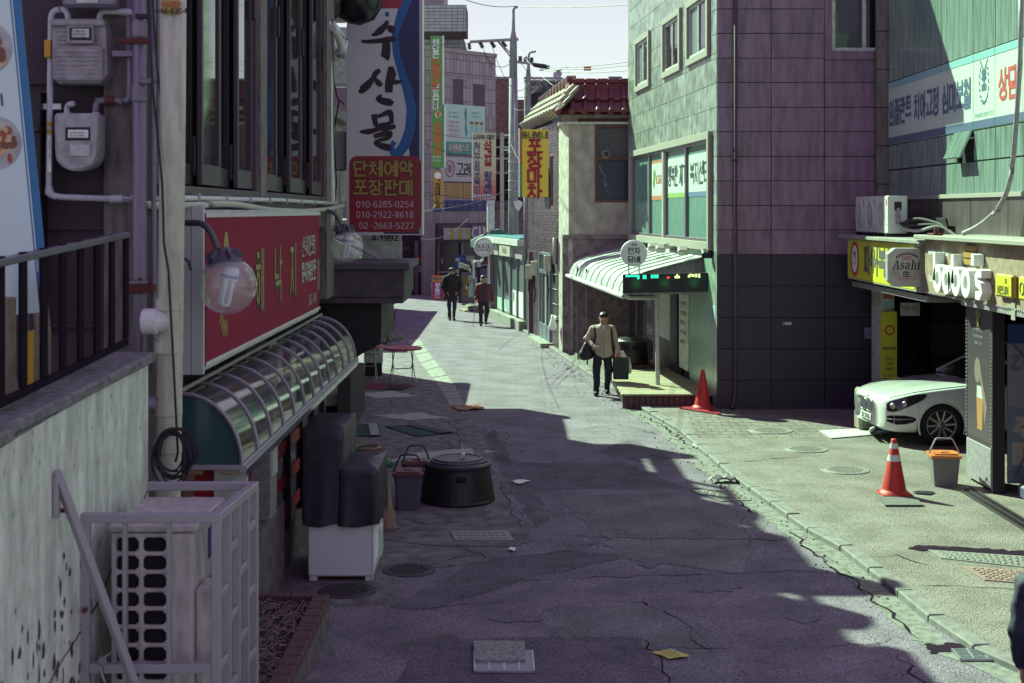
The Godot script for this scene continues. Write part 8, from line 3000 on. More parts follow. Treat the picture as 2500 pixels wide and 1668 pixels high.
func build_poles_and_wires() -> void:
	var t := thing("utility_pole", "tall concrete utility pole with a tapering steel top and crossarms", "utility pole", V(.05, 0, -52))
	var st := S(true)
	tube(st, [V(.05, 0, -52), V(.048, 8.559, -52)], [.2, .155], 16)
	put("shaft", st, mk("pole_concrete", .3, .3, .32, .8, 0, {t = "cloud", s = V(1, .3, 1)}), t)
	st = S(true)
	tube(st, [V(.048, 8.527, -52), V(.048, 10.025, -52), V(.048, 10.312, -52), V(.048, 10.949, -52)], [.15, .13, .07, .055], 12)
	tube(st, [V(.048, 10.917, -52), V(.056, 11.076, -52), V(.112, 11.156, -52), V(.207, 11.172, -52)], .05, 10)
	put("steel_top", st, "pole_concrete", t)
	st = S()
	bar(st, V(-1.545, 9.897, -52), V(.239, 9.993, -52), .1, .1, .01)
	put("crossarm", st, "meter", t)
	for k in 2:
		st = S()
		bar(st, V(-.525, 9.917, -51.9), V(.016, 9.408, -51.9) + V(0, -.15 * k, 0), .05, .05, .005)
		put("brace", st, "meter", t)
	for p in [[V(-1.179, 9.897, -52), V(.45, -.9, .1)], [V(-.765, 9.897, -52), V(.55, -.85, .1)], [V(-.366, 9.913, -52), V(.6, -.8, 0)], [V(-1.577, 9.865, -52), V(.1, -1.0, 0)]]:
		insulator(t, p[0], (p[1] as Vector3).normalized(), .25)
	st = S()
	bar(st, V(-.112, 9.196, -52), V(1.227, 9.037, -52), .09, .09, .01)
	put("crossarm", st, "meter", t)
	for p in [V(.303, 9.196, -52), V(.494, 9.18, -52), V(.717, 9.149, -52)]:
		insulator(t, p, UP, .18)
	for k in 5:
		insulator(t, V(.781, 9.069, -52) + V(.11 * k, -.02 * k, 0), V(.9, -.3, .3).normalized(), .16)
	st = S()
	for k in 6:
		lathe(st, V(.05, 6.2 - k * .35, -52), [W(.19, .03), W(.2, .0), W(.19, -.03)], 14)
	put("strap", st, "galv", t)
	t = thing("utility_pole", "thinner second utility pole with a hooked steel tip", "utility pole", V(.75, 0, -64))
	st = S(true)
	tube(st, [V(.7, 0, -64), V(.725, 9.778, -64), V(.745, 10.269, -64), V(.745, 10.7, -64)], [.17, .12, .07, .06], 14)
	tube(st, [V(.745, 10.661, -64), V(.784, 10.818, -64), V(.922, 10.876, -64), V(1.078, 10.896, -64)], .05, 8)
	put("shaft", st, "pole_concrete", t)
	st = S()
	bar(st, V(.529, 9.7, -64), V(2.294, 9.68, -64), .1, .1, .01)
	bar(st, V(.608, 9.229, -64), V(1, 9.288, -64), .08, .08, .01)
	put("crossarm", st, "meter", t)
	for k in 3:
		st = S()
		bar(st, V(.783, 8.927, -63.9), V(1.194, 9.514, -63.9) + V(.25 * k, 0, 0), .04, .04, .004)
		put("brace", st, "meter", t)
	for k in 4:
		insulator(t, V(1.31, 9.623, -63.8) + V(.33 * k, -.05, 0), V(.45, -.85, .2).normalized(), .55)
	wire("highest thin wire from the pole tip to the upper frame edge", V(.207, 11.188, -52), V(4.718, 9.644, -40), .1)
	wire("thin wire from the pole tip towards the pale tower", V(.143, 11.204, -52), V(-2.137, 10.69, -45), .2)
	wire("upper wire of three running from the crossarm behind the granite building", V(1.227, 8.957, -52), V(5.208, 8.271, -40), .15)
	wire("middle wire of three running behind the granite building", V(1.036, 8.894, -52), V(5.208, 8.124, -40), .15)
	wire("lower wire of three, carrying the orange tag", V(.972, 8.862, -52), V(5.208, 7.952, -40), .2)
	wire("slack wire from the long crossarm down to the second pole", V(-.749, 9.802, -52), V(.772, 9.394, -63), .9)
	wire("slack wire between both poles passing the insulators", V(-1.099, 9.754, -52), V(1.275, 9.484, -64), 1.2)
	wire("looping wire under the long crossarm", V(-1.067, 9.515, -52), V(-.08, 9.101, -52), .3)
	wire("wire from the long crossarm end towards the seafood sign", V(-1.577, 9.865, -52), V(-2.711, 7.331, -30), .1)
	wire("wire from the crossarm to the grey house", V(.335, 9.101, -52), V(2.426, 10.252, -74), .4)
	wire("thin diagonal wire from the pole to the cream house roof", V(.08, 9.834, -52), V(2.137, 7.216, -45), .3, .008)
	wire("low black cable strung across the lane in front of the corner building", V(-2.252, 5.416, -35), V(.084, 6.059, -55), .35, .009)
	wire("low cable strung across the lane by the yellow sign", V(-2.188, 4.19, -34), V(.276, 4.458, -45), .25, .009)
	wire("second low cable strung by the yellow sign", V(-2.188, 4.044, -34), V(.207, 4.21, -45), .3, .009)
	wire("pale telephone cable crossing under the barbecue sign", V(-2.188, 3.731, -34), V(.207, 4.596, -45), .2, .008, "meter_pale")
	wire("pale cable drooping from the post to the shop front", V(-1.532, 3.47, -50), V(-2.574, 2.928, -40), .25, .008, "meter_pale")
	wire("pale wire to the seafood sign lower corner", V(-2.145, 3.884, -40), V(-1.921, 3.746, -30), .1, .008, "meter_pale")
	for k in 10:
		var a := V(.048, 6.647, -52) + V(rng.randf_range(-.2, .2), rng.randf_range(-3.0, 1.6), 0)
		var b := V([-1.2, .9, .6, 3.0, -2.4, .7, -3.2, 1.2, 2.2, -.6][k], a.y + rng.randf_range(-1.4, -.2), [-58.0, -64.0, -40.0, -74.0, -62.0, -64.0, -44.0, -37.6, -75.0, -66.0][k])
		wire("thin wire in the tangle round the two utility poles", a, b, .35, .008)
	for w in get_children():
		if w.has_meta("label") and str(w.get_meta("label")).begins_with("thin wire in the tangle"):
			w.set_meta("group", "tangle of thin wires round the poles")
	t = thing("warning_tag", "small orange warning tag clipped to an overhead wire", "tag", V(2.544, 8.524, -48))
	bpart("plate", V(2.437, 8.47, -48.2), V(2.686, 8.6, -48.17), "print_orange", t, .001)

func build_street_objects() -> void:
	pass

# ---------------------------------------------------------------- vehicles
const CAR := [[.0, .6, .26, .6, .655], [.03, .7, .235, .66, .71], [.09, .79, .22, .7, .755], [.2, .855, .205, .735, .795], [.4, .9, .2, .785, .85], [.7, .92, .2, .83, .905], [1.1, .93, .2, .875, .95], [1.5, .93, .2, .91, .985], [1.9, .93, .2, .93, .98], [2.8, .93, .2, .95, 1.0], [3.8, .925, .21, .97, 1.04], [4.4, .9, .24, .97, 1.05], [4.75, .84, .3, .94, 1.0], [4.88, .76, .4, .88, .92]]

func car_row(x: float) -> Array:
	var i := 0
	while i < CAR.size() - 2 and CAR[i + 1][0] < x:
		i += 1
	var a: Array = CAR[i]
	var b: Array = CAR[i + 1]
	var p: Array = CAR[maxi(i - 1, 0)]
	var q: Array = CAR[mini(i + 2, CAR.size() - 1)]
	var f := clampf((x - a[0]) / (b[0] - a[0]), 0, 1)
	var out := [x]
	for k in range(1, 5):
		out.append(cubic_interpolate_in_time(a[k], b[k], p[k], q[k], f, b[0] - a[0], p[0] - a[0] - (.02 if i == 0 else .0), q[0] - a[0] + (.02 if i == CAR.size() - 2 else .0)))
	return out

# a point of the body: k runs from the sill (0) over the side (to 12) and the shoulder to the centre line (20)
func car_point(x: float, k: float, out := .0) -> Vector3:
	var r := car_row(x)
	var w: float = r[1]
	var yb: float = r[2]
	var ys: float = r[3]
	var yt: float = r[4]
	var keys := [[0, w * .7, yb], [1, w * .93, yb + .012], [2, w * .985, yb + .07], [4, w, lerpf(yb, ys, .32)], [8, w * 1.0, lerpf(yb, ys, .66)], [9.6, w * .992, lerpf(yb, ys, .8)], [10.4, w * .978, lerpf(yb, ys, .86)], [12, w * .93, ys], [14, w * .82, lerpf(ys, yt, .55)], [16.5, w * .55, lerpf(ys, yt, .86)], [20, .0, yt]]
	var i := 0
	while i < keys.size() - 2 and keys[i + 1][0] < k:
		i += 1
	var f: float = clampf((k - keys[i][0]) / (keys[i + 1][0] - keys[i][0]), 0, 1)
	var z: float = lerpf(keys[i][1], keys[i + 1][1], f)
	var y: float = lerpf(keys[i][2], keys[i + 1][2], f)
	var slope := clampf((k - 8.0) / 6.0, .0, 1.0)
	return V(x - out * clampf(1.0 - x / .25, .0, .9), y + out * slope, z + out * (1.0 - slope * .7))

func car_patch(st: SurfaceTool, xs: Array, los: Array, his: Array, out: float, side: float) -> void:
	var n := 6
	for i in xs.size() - 1:
		for k in n:
			var q := []
			for e in [[i, k], [i + 1, k], [i + 1, k + 1], [i, k + 1]]:
				var p := car_point(xs[e[0]], lerpf(los[e[0]], his[e[0]], e[1] / float(n)), out)
				q.append(V(p.x, p.y, p.z * side))
			quad(st, q[0], q[1], q[2], q[3])

func car(label: String, at: Vector3, turn: float, paint: String, fine := true) -> Node3D:
	var t := thing("parked_car", label, "car", at, "", turn)
	var xs := []
	var x := .0
	while x < 4.88:
		xs.append(x)
		x += .015 if x < .09 else (.02 if (fine and x > .45 and x < 1.3) else .06)
	xs.append(4.88)
	var wheels := [.88, 3.84]
	for side in [1.0, -1.0]:
		pass
	var st := S(true)
	var rows := []
	for xx in xs:
		var row := []
		for k in range(0, 41):
			var p := car_point(xx, k * .5)
			for w in wheels:
				var d := W(p.x - w, p.y - .31)
				if k <= 22 and d.length() < .365:
					p.z -= .3 * clampf((.365 - d.length()) / .02, .0, 1.0)
			row.append(p)
		rows.append(row)
	for side in [1.0, -1.0]:
		for i in rows.size() - 1:
			for k in 40:
				var q := []
				for e in [[i, k], [i + 1, k], [i + 1, k + 1], [i, k + 1]]:
					var p: Vector3 = rows[e[0]][e[1]]
					q.append(V(p.x, p.y, p.z * side))
				if side > 0:
					quad(st, q[0], q[1], q[2], q[3])
				else:
					quad(st, q[0], q[3], q[2], q[1])
		for row in [rows[0], rows[-1]]:
			for k in 40:
				var a: Vector3 = row[k]
				var b: Vector3 = row[k + 1]
				quad(st, V(a.x, a.y, a.z * side), V(b.x, b.y, b.z * side), V(b.x, b.y, 0), V(a.x, a.y, 0))
	put("body", st, paint, t, true)
	# greenhouse
	st = S(true)
	var cab := [[1.45, .78, .985], [2.25, .66, 1.4], [2.7, .64, 1.46], [3.4, .62, 1.44], [4.35, .72, 1.05]]
	for i in cab.size() - 1:
		var a: Array = cab[i]
		var b: Array = cab[i + 1]
		quad(st, V(a[0], a[2], -a[1]), V(b[0], b[2], -b[1]), V(b[0], b[2], b[1]), V(a[0], a[2], a[1]))
		for s in [1.0, -1.0]:
			quad(st, V(a[0], a[2], a[1] * s), V(b[0], b[2], b[1] * s), V(b[0], .95, .86 * s), V(a[0], .95, .86 * s))
	put("windows", st, "glass_dark", t, true)
	st = S(true)
	for i in [1, 2]:
		var a: Array = cab[i]
		var b: Array = cab[i + 1]
		quad(st, V(a[0], a[2] + .012, -a[1] - .02), V(b[0], b[2] + .012, -b[1] - .02), V(b[0], b[2] + .012, b[1] + .02), V(a[0], a[2] + .012, a[1] + .02))
	put("roof", st, paint, t, true)
	for s in [1.0, -1.0]:
		st = S()
		for i in cab.size() - 1:
			bar(st, V(cab[i][0], cab[i][2], cab[i][1] * s), V(cab[i + 1][0], cab[i + 1][2], cab[i + 1][1] * s), .06, .05, .01)
		bar(st, V(2.9, .95, .87 * s), V(2.8, 1.45, .645 * s), .05, .08, .01)
		put("roof_pillar", st, paint, t, true)
	# wheels
	for w in wheels:
		for s in [1.0, -1.0]:
			var wb := Basis(RT, PI / 2 * s)
			var c := V(w, .325, .8 * s)
			st = S()
			lathe(st, c, [W(.0, -.05), W(.36, -.05), W(.365, .1), W(.3, .11), W(.3, .0), W(0, .0)], 36, wb)
			put("wheel_well", st, "void", t, true)
			st = S(true)
			lathe(st, c, [W(.235, .02), W(.238, .1), W(.27, .115), W(.315, .11), W(.325, .085), W(.325, -.03)], 40, wb)
			var wh := put("wheel", st, mk("tyre", .014, .011, .014, .8), t, true)
			st = S(true)
			lathe(st, c, [W(.215, .03), W(.222, .1), W(.238, .112), W(.24, .1)], 40, wb)
			put("rim", st, "alloy", wh, true)
			st = S()
			for q in 10:
				var a := TAU * (q + .1) / 10.0
				var dir := V(cos(a), sin(a), 0)
				bar(st, c + dir * .04 + V(0, 0, .085 * s), c + dir * .226 + V(0, 0, .1 * s), .036, .02, .006, V(0, 0, 1))
			put("spoke", st, "alloy", wh, true)
			st = S()
			lathe(st, c, [W(0, .105), W(.03, .105), W(.06, .095), W(.06, .07)], 16, wb)
			put("hub", st, "alloy", wh, true)
			st = S()
			lathe(st, c, [W(0, .107), W(.024, .107), W(.024, .1)], 14, wb)
			put("hub_cap", st, "sign_blue", wh, true)
			st = S()
			lathe(st, c, [W(.0, .03), W(.2, .03)], 24, wb)
			put("brake_disc", st, "iron", wh, true)
			st = S()
			tube(st, arc(V(w, .31, .918 * s), V(.368, 0, 0), V(0, .368, 0), -.35, PI + .35, 26), .014, 6)
			put("arch_lip", st, paint, t, true)
	# lights, grille, plate
	for s in [1.0, -1.0]:
		st = S(true)
		car_patch(st, [.06, .1, .16, .25, .36, .48, .6, .66], [8.4, 7.7, 7.6, 8.0, 8.7, 9.4, 10.3, 11.2], [10.8, 11.4, 11.6, 11.7, 11.75, 11.8, 11.7, 11.5], .006, s)
		var hl := put("headlight", st, mk("lamp_dark", .05, .045, .05, .06, .3), t, true)
		for q in 2:
			st = S()
			var p := car_point(.13 + q * .16, 9.7, .012)
			lathe(st, V(p.x, p.y, p.z * s), [W(0, .012), W(.03, .012), W(.045, .0)], 16, Basis(UP, -.9 * s) * Basis(RT, PI / 2) if s > 0 else Basis(UP, .9) * Basis(RT, -PI / 2))
			put("lens", st, "steel", hl, true)
		st = S(true)
		car_patch(st, [.06, .1, .18, .3, .42, .47], [4.2, 3.7, 3.2, 3.3, 3.7, 4.3], [6.2, 6.4, 6.4, 6.1, 5.4, 4.8], .004, s)
		put("lower_intake", st, "void", t, true)
		st = S()
		var pts := []
		for q in [[.06, 5.2], [.12, 5.0], [.25, 4.9], [.42, 4.8]]:
			var p := car_point(q[0], q[1], .012)
			pts.append(V(p.x, p.y, p.z * s))
		tube(st, pts, .008, 5)
		put("intake_trim", st, "alloy", t, true)
		st = S(true)
		var ring := []
		for q in rounded(.23, .185, .07, 5):
			ring.append(V(-.012 + q.y * .1, .545 + q.y, .145 * s + q.x))
		tube(st, ring, .012, 6, true)
		var gr := put("grille", st, "alloy", t, true)
		st = S()
		slab(st, rounded(.22, .175, .065, 5), V(-.006, .545, .145 * s), V(0, 0, 1), V(.1, 1, 0).normalized())
		put("grille_back", st, "void", gr, true)
		st = S()
		for q in 9:
			box(st, V(-.01, .545, .145 * s - .088 + q * .022), V(.012, .16, .006), .002, Basis(Vector3.BACK, -.1))
		put("grille_bar", st, "steel", gr, true)
	st = S()
	box(st, V(-.016, .365, 0), V(.02, .11, .5), .006)
	put("number_plate", st, "white_dirty", t, true)
	if fine:
		st = S()
		letters(st, "23 3716", .075, V(-.0275, .365, .0), V(0, 0, 1), UP, .14)
		put("lettering", st, "ink", t, true)
	st = S()
	lathe(st, V(.035, .704, 0), [W(0, .012), W(.036, .01), W(.041, .0)], 18, Basis(Vector3.BACK, .6))
	put("badge", st, "steel", t, true)
	for s in [1.0, -1.0]:
		st = S()
		box(st, V(1.75, 1.0, 1.0 * s), V(.14, .12, .2), .04)
		put("mirror", st, paint, t, true)
		st = S()
		var l := []
		for q in 12:
			var p := car_point(.12 + q * .125, 13.2, .003)
			l.append(V(p.x, p.y, p.z * s))
		tube(st, l, .004, 4)
		l = []
		for q in 9:
			var p := car_point(.5 + .004 * q, 10.5 - q * 1.15, .002)
			l.append(V(p.x, p.y, p.z * s))
		put("panel_seam", st, "black", t, true)
		st = S()
		tube(st, l, .003, 4)
		put("panel_seam", st, "black", t, true)
		st = S()
		l = []
		for q in 9:
			var p := car_point(1.52 - .01 * q, 11.5 - q * 1.3, .002)
			l.append(V(p.x, p.y, p.z * s))
		tube(st, l, .004, 4)
		put("panel_seam", st, "black", t, true)
	return t

func build_car() -> void:
	mk("paint_white", .66, .68, .66, .14, 0, {cc = 1.0})
	mk("paint_silver", .24, .28, .3, .25, .5, {cc = .8})
	mk("alloy", .32, .3, .32, .3, .8)
	car("white saloon car nosing out of the dark garage under the pub sign", V(5.72, .052, -22.9), .08, "paint_white")
	car("silver hatchback crossing behind the poster fence at the lane end", V(-3.15, .0, -61.2), -.5, "paint_silver", false)

# ---------------------------------------------------------------- people
# bones: [from, to, radius, radius, colour index, flatten]; one smooth surface is laid round all of them
func skin_mesh(st: SurfaceTool, bones: Array, cell: float, blend: float, palette: Array, off: Vector3) -> void:
	var lo := Vector3.ONE * 1e9
	var hi := -lo
	for b in bones:
		var r := Vector3.ONE * (maxf(b[2], b[3]) + cell * 2.5)
		lo = lo.min((b[0] as Vector3).min(b[1]) - r)
		hi = hi.max((b[0] as Vector3).max(b[1]) + r)
	var nx := int((hi.x - lo.x) / cell) + 2
	var ny := int((hi.y - lo.y) / cell) + 2
	var nz := int((hi.z - lo.z) / cell) + 2
	var field := PackedFloat32Array()
	field.resize(nx * ny * nz)
	field.fill(9.0)
	var best := PackedFloat32Array()
	best.resize(nx * ny * nz)
	best.fill(9.0)
	var tint := PackedByteArray()
	tint.resize(nx * ny * nz)
	for b in bones:
		var a: Vector3 = b[0]
		var ab: Vector3 = b[1] - a
		var l2 := maxf(ab.length_squared(), 1e-8)
		var ra: float = b[2]
		var rb: float = b[3]
		var fl: float = b[5] if b.size() > 5 else 1.0
		var m := Vector3.ONE * (maxf(ra, rb) + blend + cell * 2.0)
		var i0 := Vector3i(((a.min(b[1]) - m - lo) / cell).max(Vector3.ZERO))
		var i1 := Vector3i(((a.max(b[1]) + m - lo) / cell).min(V(nx - 1, ny - 1, nz - 1)))
		for iz in range(i0.z, i1.z + 1):
			for iy in range(i0.y, i1.y + 1):
				var row := (iz * ny + iy) * nx
				for ix in range(i0.x, i1.x + 1):
					var p := lo + V(ix, iy, iz) * cell - a
					var t := clampf(p.dot(ab) / l2, .0, 1.0)
					var q := p - ab * t
					q.z *= fl
					var d := q.length() - lerpf(ra, rb, t)
					var k := row + ix
					if d < best[k]:
						best[k] = d
						tint[k] = b[4]
					var f := field[k]
					if f > 8.0:
						field[k] = d
					else:
						var h := clampf(.5 + .5 * (f - d) / blend, .0, 1.0)
						field[k] = lerpf(f, d, h) - blend * h * (1.0 - h)
	var folds := FastNoiseLite.new()
	folds.seed = 4
	folds.frequency = .06
	var vid := {}
	var verts := PackedVector3Array()
	var cols := PackedColorArray()
	var offs := [0, 1, nx, nx + 1, nx * ny, nx * ny + 1, nx * ny + nx, nx * ny + nx + 1]
	var idx := PackedInt32Array()
	for iz in nz - 1:
		for iy in ny - 1:
			for ix in nx - 1:
				var k := (iz * ny + iy) * nx + ix
				var inside := 0
				for c in 8:
					if field[k + offs[c]] < .0:
						inside += 1
				if inside == 0 or inside == 8:
					continue
				var sum := Vector3.ZERO
				var n := 0
				for c in 8:
					for bit in [1, 2, 4]:
						if c & bit:
							continue
						var va := field[k + offs[c]]
						var vb := field[k + offs[c | bit]]
						if (va < .0) == (vb < .0):
							continue
						var f := va / (va - vb)
						var pa := V(c & 1, (c >> 1) & 1, (c >> 2) & 1)
						var pb := V((c | bit) & 1, ((c | bit) >> 1) & 1, ((c | bit) >> 2) & 1)
						sum += pa.lerp(pb, f)
						n += 1
				vid[k] = verts.size()
				var vp := lo + (V(ix, iy, iz) + sum / n) * cell
				if cell > .015:
					vp += V(folds.get_noise_3d(vp.x * 140.0, vp.y * 60.0, vp.z * 140.0), 0, folds.get_noise_3d(vp.z * 140.0, vp.y * 70.0 + 50.0, vp.x * 140.0)) * .022
				verts.append(vp + off)
				cols.append(palette[tint[k]])
	for k in vid:
		var axis := [1, nx, nx * ny]
		for a in 3:
			var e: int = axis[a]
			if k + e >= field.size():
				continue
			var s0 := field[k] < .0
			if s0 == (field[k + e] < .0):
				continue
			var u: int = axis[(a + 1) % 3]
			var w: int = axis[(a + 2) % 3]
			if not (vid.has(k - u) and vid.has(k - w) and vid.has(k - u - w)):
				continue
			var q := [vid[k], vid[k - u], vid[k - u - w], vid[k - w]]
			if s0:
				q.reverse()
			for i in [0, 1, 2, 0, 2, 3]:
				idx.append(q[i])
	var normals := PackedVector3Array()
	normals.resize(verts.size())
	for i in range(0, idx.size(), 3):
		var nn := (verts[idx[i + 2]] - verts[idx[i]]).cross(verts[idx[i + 1]] - verts[idx[i]])
		for c in 3:
			normals[idx[i + c]] += nn
	for i in idx:
		st.set_color(cols[i])
		st.set_normal(normals[i].normalized())
		st.add_vertex(verts[i])

# five fingers and a palm; d points along the hand, s to the thumb's side, curl in radians
func hand_bones(w: Vector3, d: Vector3, s: Vector3, curl: float, c: int) -> Array:
	d = d.normalized()
	s = (s - d * s.dot(d)).normalized()
	var n := d.cross(s).normalized()
	var out := [[w, w + d * .05, .026, .024, c], [w + d * .02 + s * .015, w + d * .075 + s * .024, .02, .016, c], [w + d * .02 - s * .015, w + d * .07 - s * .026, .02, .015, c]]
	for k in 4:
		var root := w + d * .078 + s * (.027 - .0185 * k)
		var l: float = [.07, .08, .074, .058][k]
		var p := root
		var a := .0
		for j in 3:
			a += curl * (.5 if j == 0 else .8)
			var q: Vector3 = p + (d * cos(a) + n * sin(a)) * l * [.45, .31, .24][j]
			out.append([p, q, .0095 - .001 * j, .0085 - .001 * j, c])
			p = q
	var tp := w + d * .025 + s * .028
	var t1 := tp + (d * .6 + s * .6 + n * .3).normalized() * .036
	out.append([tp, t1, .013, .011, c])
	out.append([t1, t1 + (d * .9 + s * .1 + n * .45).normalized() * .032, .011, .009, c])
	return out

func head_bones(c: Vector3, face: Vector3, skin: int, lip: int, eye: int) -> Array:
	var f := face.normalized()
	var r := UP.cross(f).normalized()
	var u := f.cross(r)
	var b := [[c + u * .035 - f * .018, c + u * .03 - f * .03, .088, .09, skin], [c + u * .02 + f * .03, c - u * .05 + f * .035, .066, .05, skin], [c - u * .075 + f * .045, c - u * .095 + f * .052, .04, .028, skin],
		[c + u * .008 + f * .096, c - u * .03 + f * .112, .009, .013, skin], [c - u * .034 + f * .1, c - u * .034 + f * .1 + r * .012, .011, .01, skin], [c - u * .034 + f * .1, c - u * .034 + f * .1 - r * .012, .011, .01, skin],
		[c - u * .062 + f * .086 - r * .018, c - u * .062 + f * .086 + r * .018, .0085, .0085, lip]]
	for s in [-1.0, 1.0]:
		b.append([c + r * s * .034 + u * .008 + f * .083, c + r * s * .036 + u * .008 + f * .083, .011, .011, eye])
		b.append([c + r * s * .018 + u * .027 + f * .088, c + r * s * .05 + u * .027 + f * .078, .008, .007, skin])
		b.append([c + r * s * .084 + u * .012 - f * .008, c + r * s * .082 - u * .03 - f * .002, .014, .01, skin])
		b.append([c + r * s * .05 - u * .02 + f * .062, c + r * s * .045 - u * .04 + f * .062, .024, .024, skin])
	return b

func person(label: String, at: Vector3, turn: float, body: Array, fine: Array, palette: Array, cell: float, scale_ := 1.0) -> Node3D:
	var t := thing("person", label, "person", at, "", turn)
	t.scale = Vector3.ONE * scale_
	var st := SurfaceTool.new()
	st.begin(Mesh.PRIMITIVE_TRIANGLES)
	skin_mesh(st, body, cell, .035, palette, Vector3.ZERO)
	for f in fine:
		skin_mesh(st, f[0], f[1], f[2], palette, Vector3.ZERO)
	var o := MeshInstance3D.new()
	o.name = "body"
	o.mesh = st.commit()
	o.material_override = M.people
	t.add_child(o, true)
	return t

func hair(t: Node3D, c: Vector3, face: Vector3, m: String, low := .02) -> void:
	var f := face.normalized()
	var r := UP.cross(f).normalized()
	var u := f.cross(r)
	var st := SurfaceTool.new()
	st.begin(Mesh.PRIMITIVE_TRIANGLES)
	skin_mesh(st, [[c + u * .06 - f * .025, c + u * .05 - f * .045, .088, .088, 0], [c + u * low - f * .05, c - u * .01 - f * .05, .082, .07, 0], [c + u * .088 + f * .03, c + u * .085 + f * .03 + r * .03, .045, .04, 0], [c + u * .088 + f * .03, c + u * .085 + f * .03 - r * .035, .045, .04, 0]], .007, .02, [Color.WHITE], Vector3.ZERO)
	var o := MeshInstance3D.new()
	o.name = "hair"
	o.mesh = st.commit()
	o.material_override = M[m]
	t.add_child(o, true)

func build_people() -> void:
	mk("people", 1, 1, 1, .75, 0, {vc = true, rim = .15})
	mk("hair_black", .012, .009, .011, .5)
	mk("hair_grey", .03, .025, .03, .6)
	var skin := Color(.46, .27, .2)
	var lip := Color(.36, .17, .14)
	var eye := Color(.03, .02, .02)
	# the man with bags
	var pal := [skin, lip, eye, Color(.44, .35, .28), Color(.018, .015, .026), Color(.01, .008, .01), Color(.6, .6, .58), Color(.03, .025, .035)]
	var hc := V(.02, 1.535, .05)
	var fd := V(.02, -.28, 1)
	var body := [
		[V(-.08, 1.3, 0), V(-.07, .84, .0), .118, .115, 3], [V(.08, 1.3, 0), V(.08, .84, .0), .118, .115, 3], [V(0, 1.2, .05), V(.0, .9, .05), .1, .1, 3], [V(-.16, 1.335, -.01), V(.16, 1.335, -.01), .08, .08, 3], [V(0, 1.36, 0), V(.01, 1.42, .015), .075, .066, 3],
		[V(.01, 1.36, .05), V(.01, 1.4, .05), .045, .045, 6], [V(.01, 1.4, .02), V(.02, 1.47, .035), .05, .052, 0],
		[V(-.2, 1.33, 0), V(-.315, 1.14, -.02), .068, .056, 3], [V(-.315, 1.14, -.02), V(-.16, .99, .19), .055, .042, 3], [V(.2, 1.33, 0), V(.255, 1.1, -.03), .068, .055, 3], [V(.255, 1.1, -.03), V(.325, .89, .05), .054, .042, 3],
		[V(-.09, .86, 0), V(-.125, .5, .06), .1, .078, 4], [V(-.125, .5, .06), V(-.125, .1, .02), .076, .06, 4], [V(.09, .86, 0), V(.125, .5, -.02), .1, .078, 4], [V(.125, .5, -.02), V(.09, .15, -.2), .076, .06, 4],
		[V(-.125, .06, .0), V(-.135, .045, .17), .05, .042, 5], [V(.09, .11, -.24), V(.1, .05, -.09), .05, .042, 5]]
	var hands := hand_bones(V(-.15, .975, .2), V(.85, -.3, .3), V(.2, .9, .3), .65, 0)
	var hands2 := hand_bones(V(.325, .88, .055), V(.1, -1, .05), V(0, .05, 1), .85, 0)
	var at := V(1.819, 0, -28.55)
	var t := person("man in beige jacket carrying a shopping bag, head bowed, walking this way", at, -.05, body, [[head_bones(hc, fd, 0, 1, 2), .0065, .014], [hands, .005, .006], [hands2, .005, .006]], pal, .018)
	hair(t, hc, fd, "hair_black")
	var st := S()
	stroke(st, [W(.01, 1.33), W(.02, 1.1), W(.02, .8)], .008, V(0, 0, .172), RT, UP)
	stroke(st, [W(.06, 1.2), W(.13, 1.2)], .006, V(0, 0, .165), RT, UP)
	put("zip", st, "gold_dim", t, true)
	st = S()
	tube(st, [V(-.18, 1.405, .0), V(-.17, 1.36, .09), V(-.15, 1.2, .125), V(-.19, 1.03, .1), V(-.26, .98, .02)], .022, 6)
	tube(st, [V(.17, 1.4, .0), V(.17, 1.34, .1), V(.19, 1.15, .11), V(.21, .98, .08)], .018, 6)
	var bg := thing("shoulder_bag", "black shoulder bag slung at the side of the man in beige", "bag", at + V(-.33, .75, 0))
	put("strap", st, "black", bg, true).position = V(.33, -.75, 0)
	st = SurfaceTool.new()
	st.begin(Mesh.PRIMITIVE_TRIANGLES)
	skin_mesh(st, [[V(-.3, 1.0, -.02), V(-.36, .84, -.02), .09, .11, 0], [V(-.28, .82, .0), V(-.38, .8, .0), .1, .09, 0]], .014, .05, [Color.WHITE], V(.33, -.75, 0))
	put("bag_body", st.commit(), "black", bg, true)
	var sb := thing("shopping_bag", "dark green shopping bag with orange and white bags inside, in his hand", "bag", at + V(.36, .34, .05))
	st = S()
	var q := []
	for e in [[.0, .15, .09], [.22, .155, .085], [.44, .15, .075]]:
		var ring := []
		for p in rounded(e[1] * 2.0, e[2] * 2.0, .02, 3):
			ring.append(V(p.x + rng.randf_range(-.006, .006), e[0], p.y + rng.randf_range(-.006, .006)))
		q.append(ring)
	for i in 2:
		for k in q[0].size():
			quad(st, q[i][k], q[i][(k + 1) % q[0].size()], q[i + 1][(k + 1) % q[0].size()], q[i + 1][k])
	for k in range(1, q[0].size() - 1):
		tri(st, q[0][0], q[0][k], q[0][k + 1])
	put("bag_wall", st, mk("bag_dark_green", .012, .03, .022, .5, 0, {t = "blotch", s = 6.0}), sb, true)
	for k in 2:
		st = S(true)
		lathe(st, V([-.07, .06][k], .36, .0), [W(0, .2), W(.03, .18 + .02 * k), W(.07, .1), W(.075, 0)], 9, Basis(Vector3.BACK, -.15 + .3 * k))
		put("inner_bag", st, ["bin_lid_orange", "white"][k], sb, true)
	st = S()
	tube(st, arc(V(-.03, .44, .07), V(.08, 0, 0), V(0, .13, -.05), 0, PI, 10), .006, 5)
	put("handle", st, "white", sb, true)
	st = S(true)
